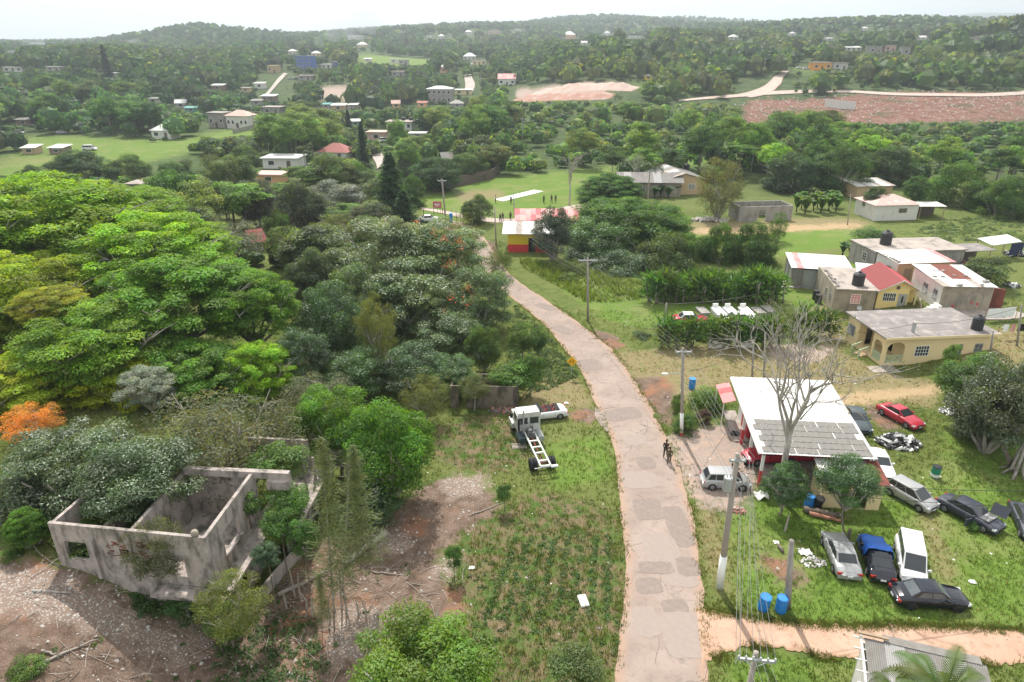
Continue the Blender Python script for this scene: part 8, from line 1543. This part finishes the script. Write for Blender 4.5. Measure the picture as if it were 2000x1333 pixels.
base = np.array([.115, .145, .04]) * (1 - lu[:, None]) + np.array([.11, .175, .035]) * lu[:, None]; base = base * (1 - dr[:, None]) + np.array([.22, .19, .09]) * dr[:, None]; dead = rng.random(len(x)) < .05; base[dead] = (.26, .22, .11)
tufts('grass', x, y, np.where(rng.random(len(x)) < .12, .32, .15) * (1 + .3 * we), base, 4, 'rough grass and verge tufts around the yard and plot')
ex, ey = [], []
for E in (ROAD_L, ROAD_R, gl((1372, 1192), (1500, 1213), (1600, 1223), (1800, 1224), (2060, 1238)), gl((1380, 1296), (1425, 1272), (1480, 1264), (1620, 1285), (1800, 1292), (2060, 1300))):
    q = resample(E, 900) if len(E) > 3 else E; q = q[(q[:, 1] > 18) & (q[:, 1] < 80)]; q = np.repeat(q, 3, 0) + rng.normal(size=(len(q) * 3, 2)) * .2; w = np.sin(q[:, 0] * 2.3 + q[:, 1] * 1.7) + np.sin(q[:, 1] * .9) > -.6; ex.append(q[w, 0]); ey.append(q[w, 1])
ex, ey = np.concatenate(ex), np.concatenate(ey); k = gi('gravel', ex, ey) < .3; ex, ey = ex[k], ey[k]; tufts('edge_grass', ex, ey, rng.uniform(.08, .2, len(ex)), np.array([(.12, .16, .04), (.2, .18, .08), (.09, .14, .03)])[rng.integers(0, 3, len(ex))], 4, 'grass creeping over the edges of the road and track')
# tall grass bank right of the bend
x, y = scatter(30000, 62, 105, .3); x = x + 0; k = inpoly(wpoly(((1015, 505), (1090, 515), (1200, 540), (1300, 560), (1290, 578), (1200, 592), (1140, 590), (1090, 560), (1020, 525))), x, y); tufts('tall_grass', x[k], y[k], rng.uniform(.2, 1.0, k.sum()) * (.45 + .55 * (np.sin(x[k] * 1.1 + y[k] * .5) > -.2)), np.array([(.13, .19, .04), (.16, .20, .05), (.10, .16, .035)])[rng.integers(0, 3, k.sum())], 4, 'tall reedy grass bank along the bend of the road', .09)
# weed clumps, crop rows
def weeds(name, x, y, size, col, nl, label, ll=.16):
    n = len(x) * nl; k = np.repeat(np.arange(len(x)), nl); d = unit(rng.normal(size=(n, 3))); d[:, 2] = np.abs(d[:, 2]); p = np.stack([x[k], y[k], height(x[k], y[k])], -1) + d * size[k][:, None] * np.array([1, 1, .7]) * rng.uniform(.4, 1, (n, 1)); r = rng
    me = leaf_mesh(name, p, d + np.array([0, 0, .8]) + r.normal(size=(n, 3)) * .4, r.uniform(.6, 1.3, n) * ll, r.uniform(.6, 1.3, n) * ll * .5, np.repeat(col, nl, 0) * leaf_tint(r, n, 1, .2), r); me.materials.append(M['leaf']); o = bpy.data.objects.new(name, me); COL.objects.link(o); o.color = (1, 1, 1, 1); tag(o, label, None, None, 'stuff')
x, y = scatter(9000, 21, 60, pw=1.1); we = gi('weed', x, y); kp = (rng.random(len(x)) < we * .6 * (.25 + (np.sin(x * .8 + 1.7 * np.sin(y * .5)) * np.sin(y * .9) > -.15))); x, y = x[kp], y[kp]
weeds('weeds', x, y, rng.uniform(.12, .34, len(x)), np.array([(.07, .13, .03), (.09, .145, .04), (.055, .105, .025), (.10, .13, .045)])[rng.integers(0, 4, len(x))], 11, 'low leafy weeds over the cleared plot')
rx_, ry_ = [], []
for k in range(8):
    a, b = G(948 + 34 * k, 1215), G(1012 + 25 * k, 1045); n = 42
    for i in range(n):
        if rng.random() < .8: q = a.lerp(b, i / n); rx_.append(q.x + rng.normal() * .08); ry_.append(q.y + rng.normal() * .08)
weeds('crop_rows', np.array(rx_), np.array(ry_), rng.uniform(.2, .4, len(rx_)), np.tile((.055, .135, .022), (len(rx_), 1)), 14, 'rows of young crop plants in the cleared plot')
x, y = scatter(6000, 78, 128, .78); k = inpoly(wpoly(((1790, 445), (1880, 425), (2050, 420), (2050, 480), (1900, 475), (1800, 470))), x, y); weeds('yam_patch', x[k], y[k], rng.uniform(.4, .9, k.sum()), np.tile((.085, .135, .05), (k.sum(), 1)), 16, 'thick leafy yam patch below the pale cottage', .38)
x, y = scatter(7000, 48, 80, .12); k = inpoly(wpoly(((1005, 595), (1060, 640), (1100, 695), (1130, 735), (1030, 780), (1010, 760), (990, 700))), x, y) & (rng.random(len(x)) < .5); weeds('creepers', x[k], y[k], rng.uniform(.2, .6, k.sum()), np.tile((.075, .13, .03), (k.sum(), 1)), 14, 'creepers and tall weeds on the verge before the bend', .24)
x, y = scatter(2600, 20, 36, .78); so = gi('soil', x, y); k = (rng.random(len(x)) < so * .05) & (x < 0); weeds('seedlings', x[k], y[k], rng.uniform(.12, .4, k.sum()), np.tile((.08, .15, .03), (k.sum(), 1)), 14, 'green seedlings dotted on the bare earth', .17)
x, y = scatter(9000, 21, 34, .7); k = inpoly(wpoly(((430, 1235), (520, 1190), (610, 1215), (640, 1300), (620, 1345), (400, 1345))), x, y) & (rng.random(len(x)) < .6); weeds('bank_weeds', x[k], y[k], rng.uniform(.2, .55, k.sum()), np.array([(.07, .14, .03), (.09, .155, .04), (.055, .11, .025)])[rng.integers(0, 3, k.sum())], 16, 'thick low weeds on the slope below the ruin corner', .17)
# stones, chips, litter, twigs
def stones(name, x, y, s, mt, label, fl=.5):
    n = len(x); o8 = np.array([(-1, -1, -1), (1, -1, -1), (1, 1, -1), (-1, 1, -1), (-.6, -.7, 1), (.7, -.6, 1), (.6, .7, 1), (-.7, .6, 1)]) * .5; a = rng.uniform(0, 6.283, n); j = rng.uniform(.6, 1.4, (n, 8, 3)) * o8 * s[:, None, None] * np.array([1, 1, fl]); ca, sa = np.cos(a)[:, None], np.sin(a)[:, None]
    co = np.stack([j[..., 0] * ca - j[..., 1] * sa + x[:, None], j[..., 0] * sa + j[..., 1] * ca + y[:, None], j[..., 2] + (height(x, y) + s * .12)[:, None]], -1).reshape(-1, 3); fcs = np.array([(4, 5, 6, 7), (0, 1, 5, 4), (1, 2, 6, 5), (2, 3, 7, 6), (3, 0, 4, 7)]); me = np_mesh(name, co, (np.arange(n)[:, None, None] * 8 + fcs).reshape(-1, 4), False); me.materials.append(M[mt]); o = bpy.data.objects.new(name, me); COL.objects.link(o); tag(o, label, None, None, 'stuff')
x, y = scatter(26000, 20, 56, pw=1.15); so, li, we = gi('soil', x, y), gi('litter', x, y), gi('weed', x, y); k = rng.random(len(x)) < np.clip(so * .22 + li * .4 + we * .04, 0, 1); stones('stones', x[k], y[k], rng.uniform(.03, .09, k.sum()) * rng.choice([1, 1, 1, 2], k.sum()), 'stone', 'pale stones and wood chips strewn over the bare earth')
x, y = scatter(2600, 20, 80); k = rng.random(len(x)) < .09; stones('litter', x[k], y[k], rng.uniform(.05, .13, k.sum()), 'litter', 'scraps of white litter dotted in the grass', .2)
x, y = scatter(9000, 34, 56, .7); gv = gi('gravel', x, y); k = rng.random(len(x)) < gv * .6; stones('gravel', x[k], y[k], rng.uniform(.04, .1, k.sum()), 'stone', 'loose gravel on the garage forecourt')
x, y = scatter(30000, 240, 345, .8); cu = gi('cut', x, y); k = rng.random(len(x)) < cu * .22; stones('rubble', x[k], y[k], rng.uniform(.2, .7, k.sum()), 'stone', 'broken limestone rubble on the red cut slope', .7)
m = MB(); x, y = scatter(2200, 20, 36, .78); so = gi('soil', x, y)
for a, b, s in zip(x, y, so):
    if rng.random() < s * .5 and a < -1: q = Vector((a, b, H(a, b) + .03)); an = rng.uniform(0, 6.283); l = rng.uniform(.4, 1.8); e = q + Vector((math.cos(an) * l, math.sin(an) * l, 0)); e.z = H(e.x, e.y) + rng.uniform(.02, .2); m.tube([q, q.lerp(e, .5) + Vector((rng.normal() * .08, rng.normal() * .08, .05)), e], .022, .01, 3, False)
o = m.build('twigs', M['dead_wood']); tag(o, 'dry twigs and brushwood on the bare earth', None, None, 'stuff')
# smoke on the ridge
sm = bpy.data.materials.new('smoke'); sm.use_nodes = True; t = sm.node_tree; t.nodes.clear(); o = N(t, 'ShaderNodeOutputMaterial'); pv = N(t, 'ShaderNodeVolumePrincipled'); pv.inputs['Color'].default_value = (.85, .92, 1, 1); pv.inputs['Density'].default_value = .012; t.links.new(pv.outputs[0], o.inputs['Volume'])
b = G(575, 108); m = MB(); r = random.Random(4)
for k in range(9):
    s = k / 8; c = b + Vector((6 + s * 62, 8, 6 + s * 24)); ra = 3 + s * 13; n = 10; base = len(m.v); pr = [(ra * math.sin(math.pi * i / 6) * r.uniform(.85, 1.1), c.z + ra * .8 * -math.cos(math.pi * i / 6)) for i in range(1, 6)]
    if k % 2 == 0: m.lathe(pr, n, c.x - b.x, c.y - b.y)
m.v = [(v[0], v[1], v[2] - b.z) for v in m.v]; o = m.build('smoke', sm, None, b, smooth=True); tag(o, 'thin pale smoke drifting along the wooded ridge', None, None, 'stuff')
print('TRIS', sum(len(me.loops) - 2 * len(me.polygons) for me in bpy.data.meshes), 'OBJ', len(COL.objects))
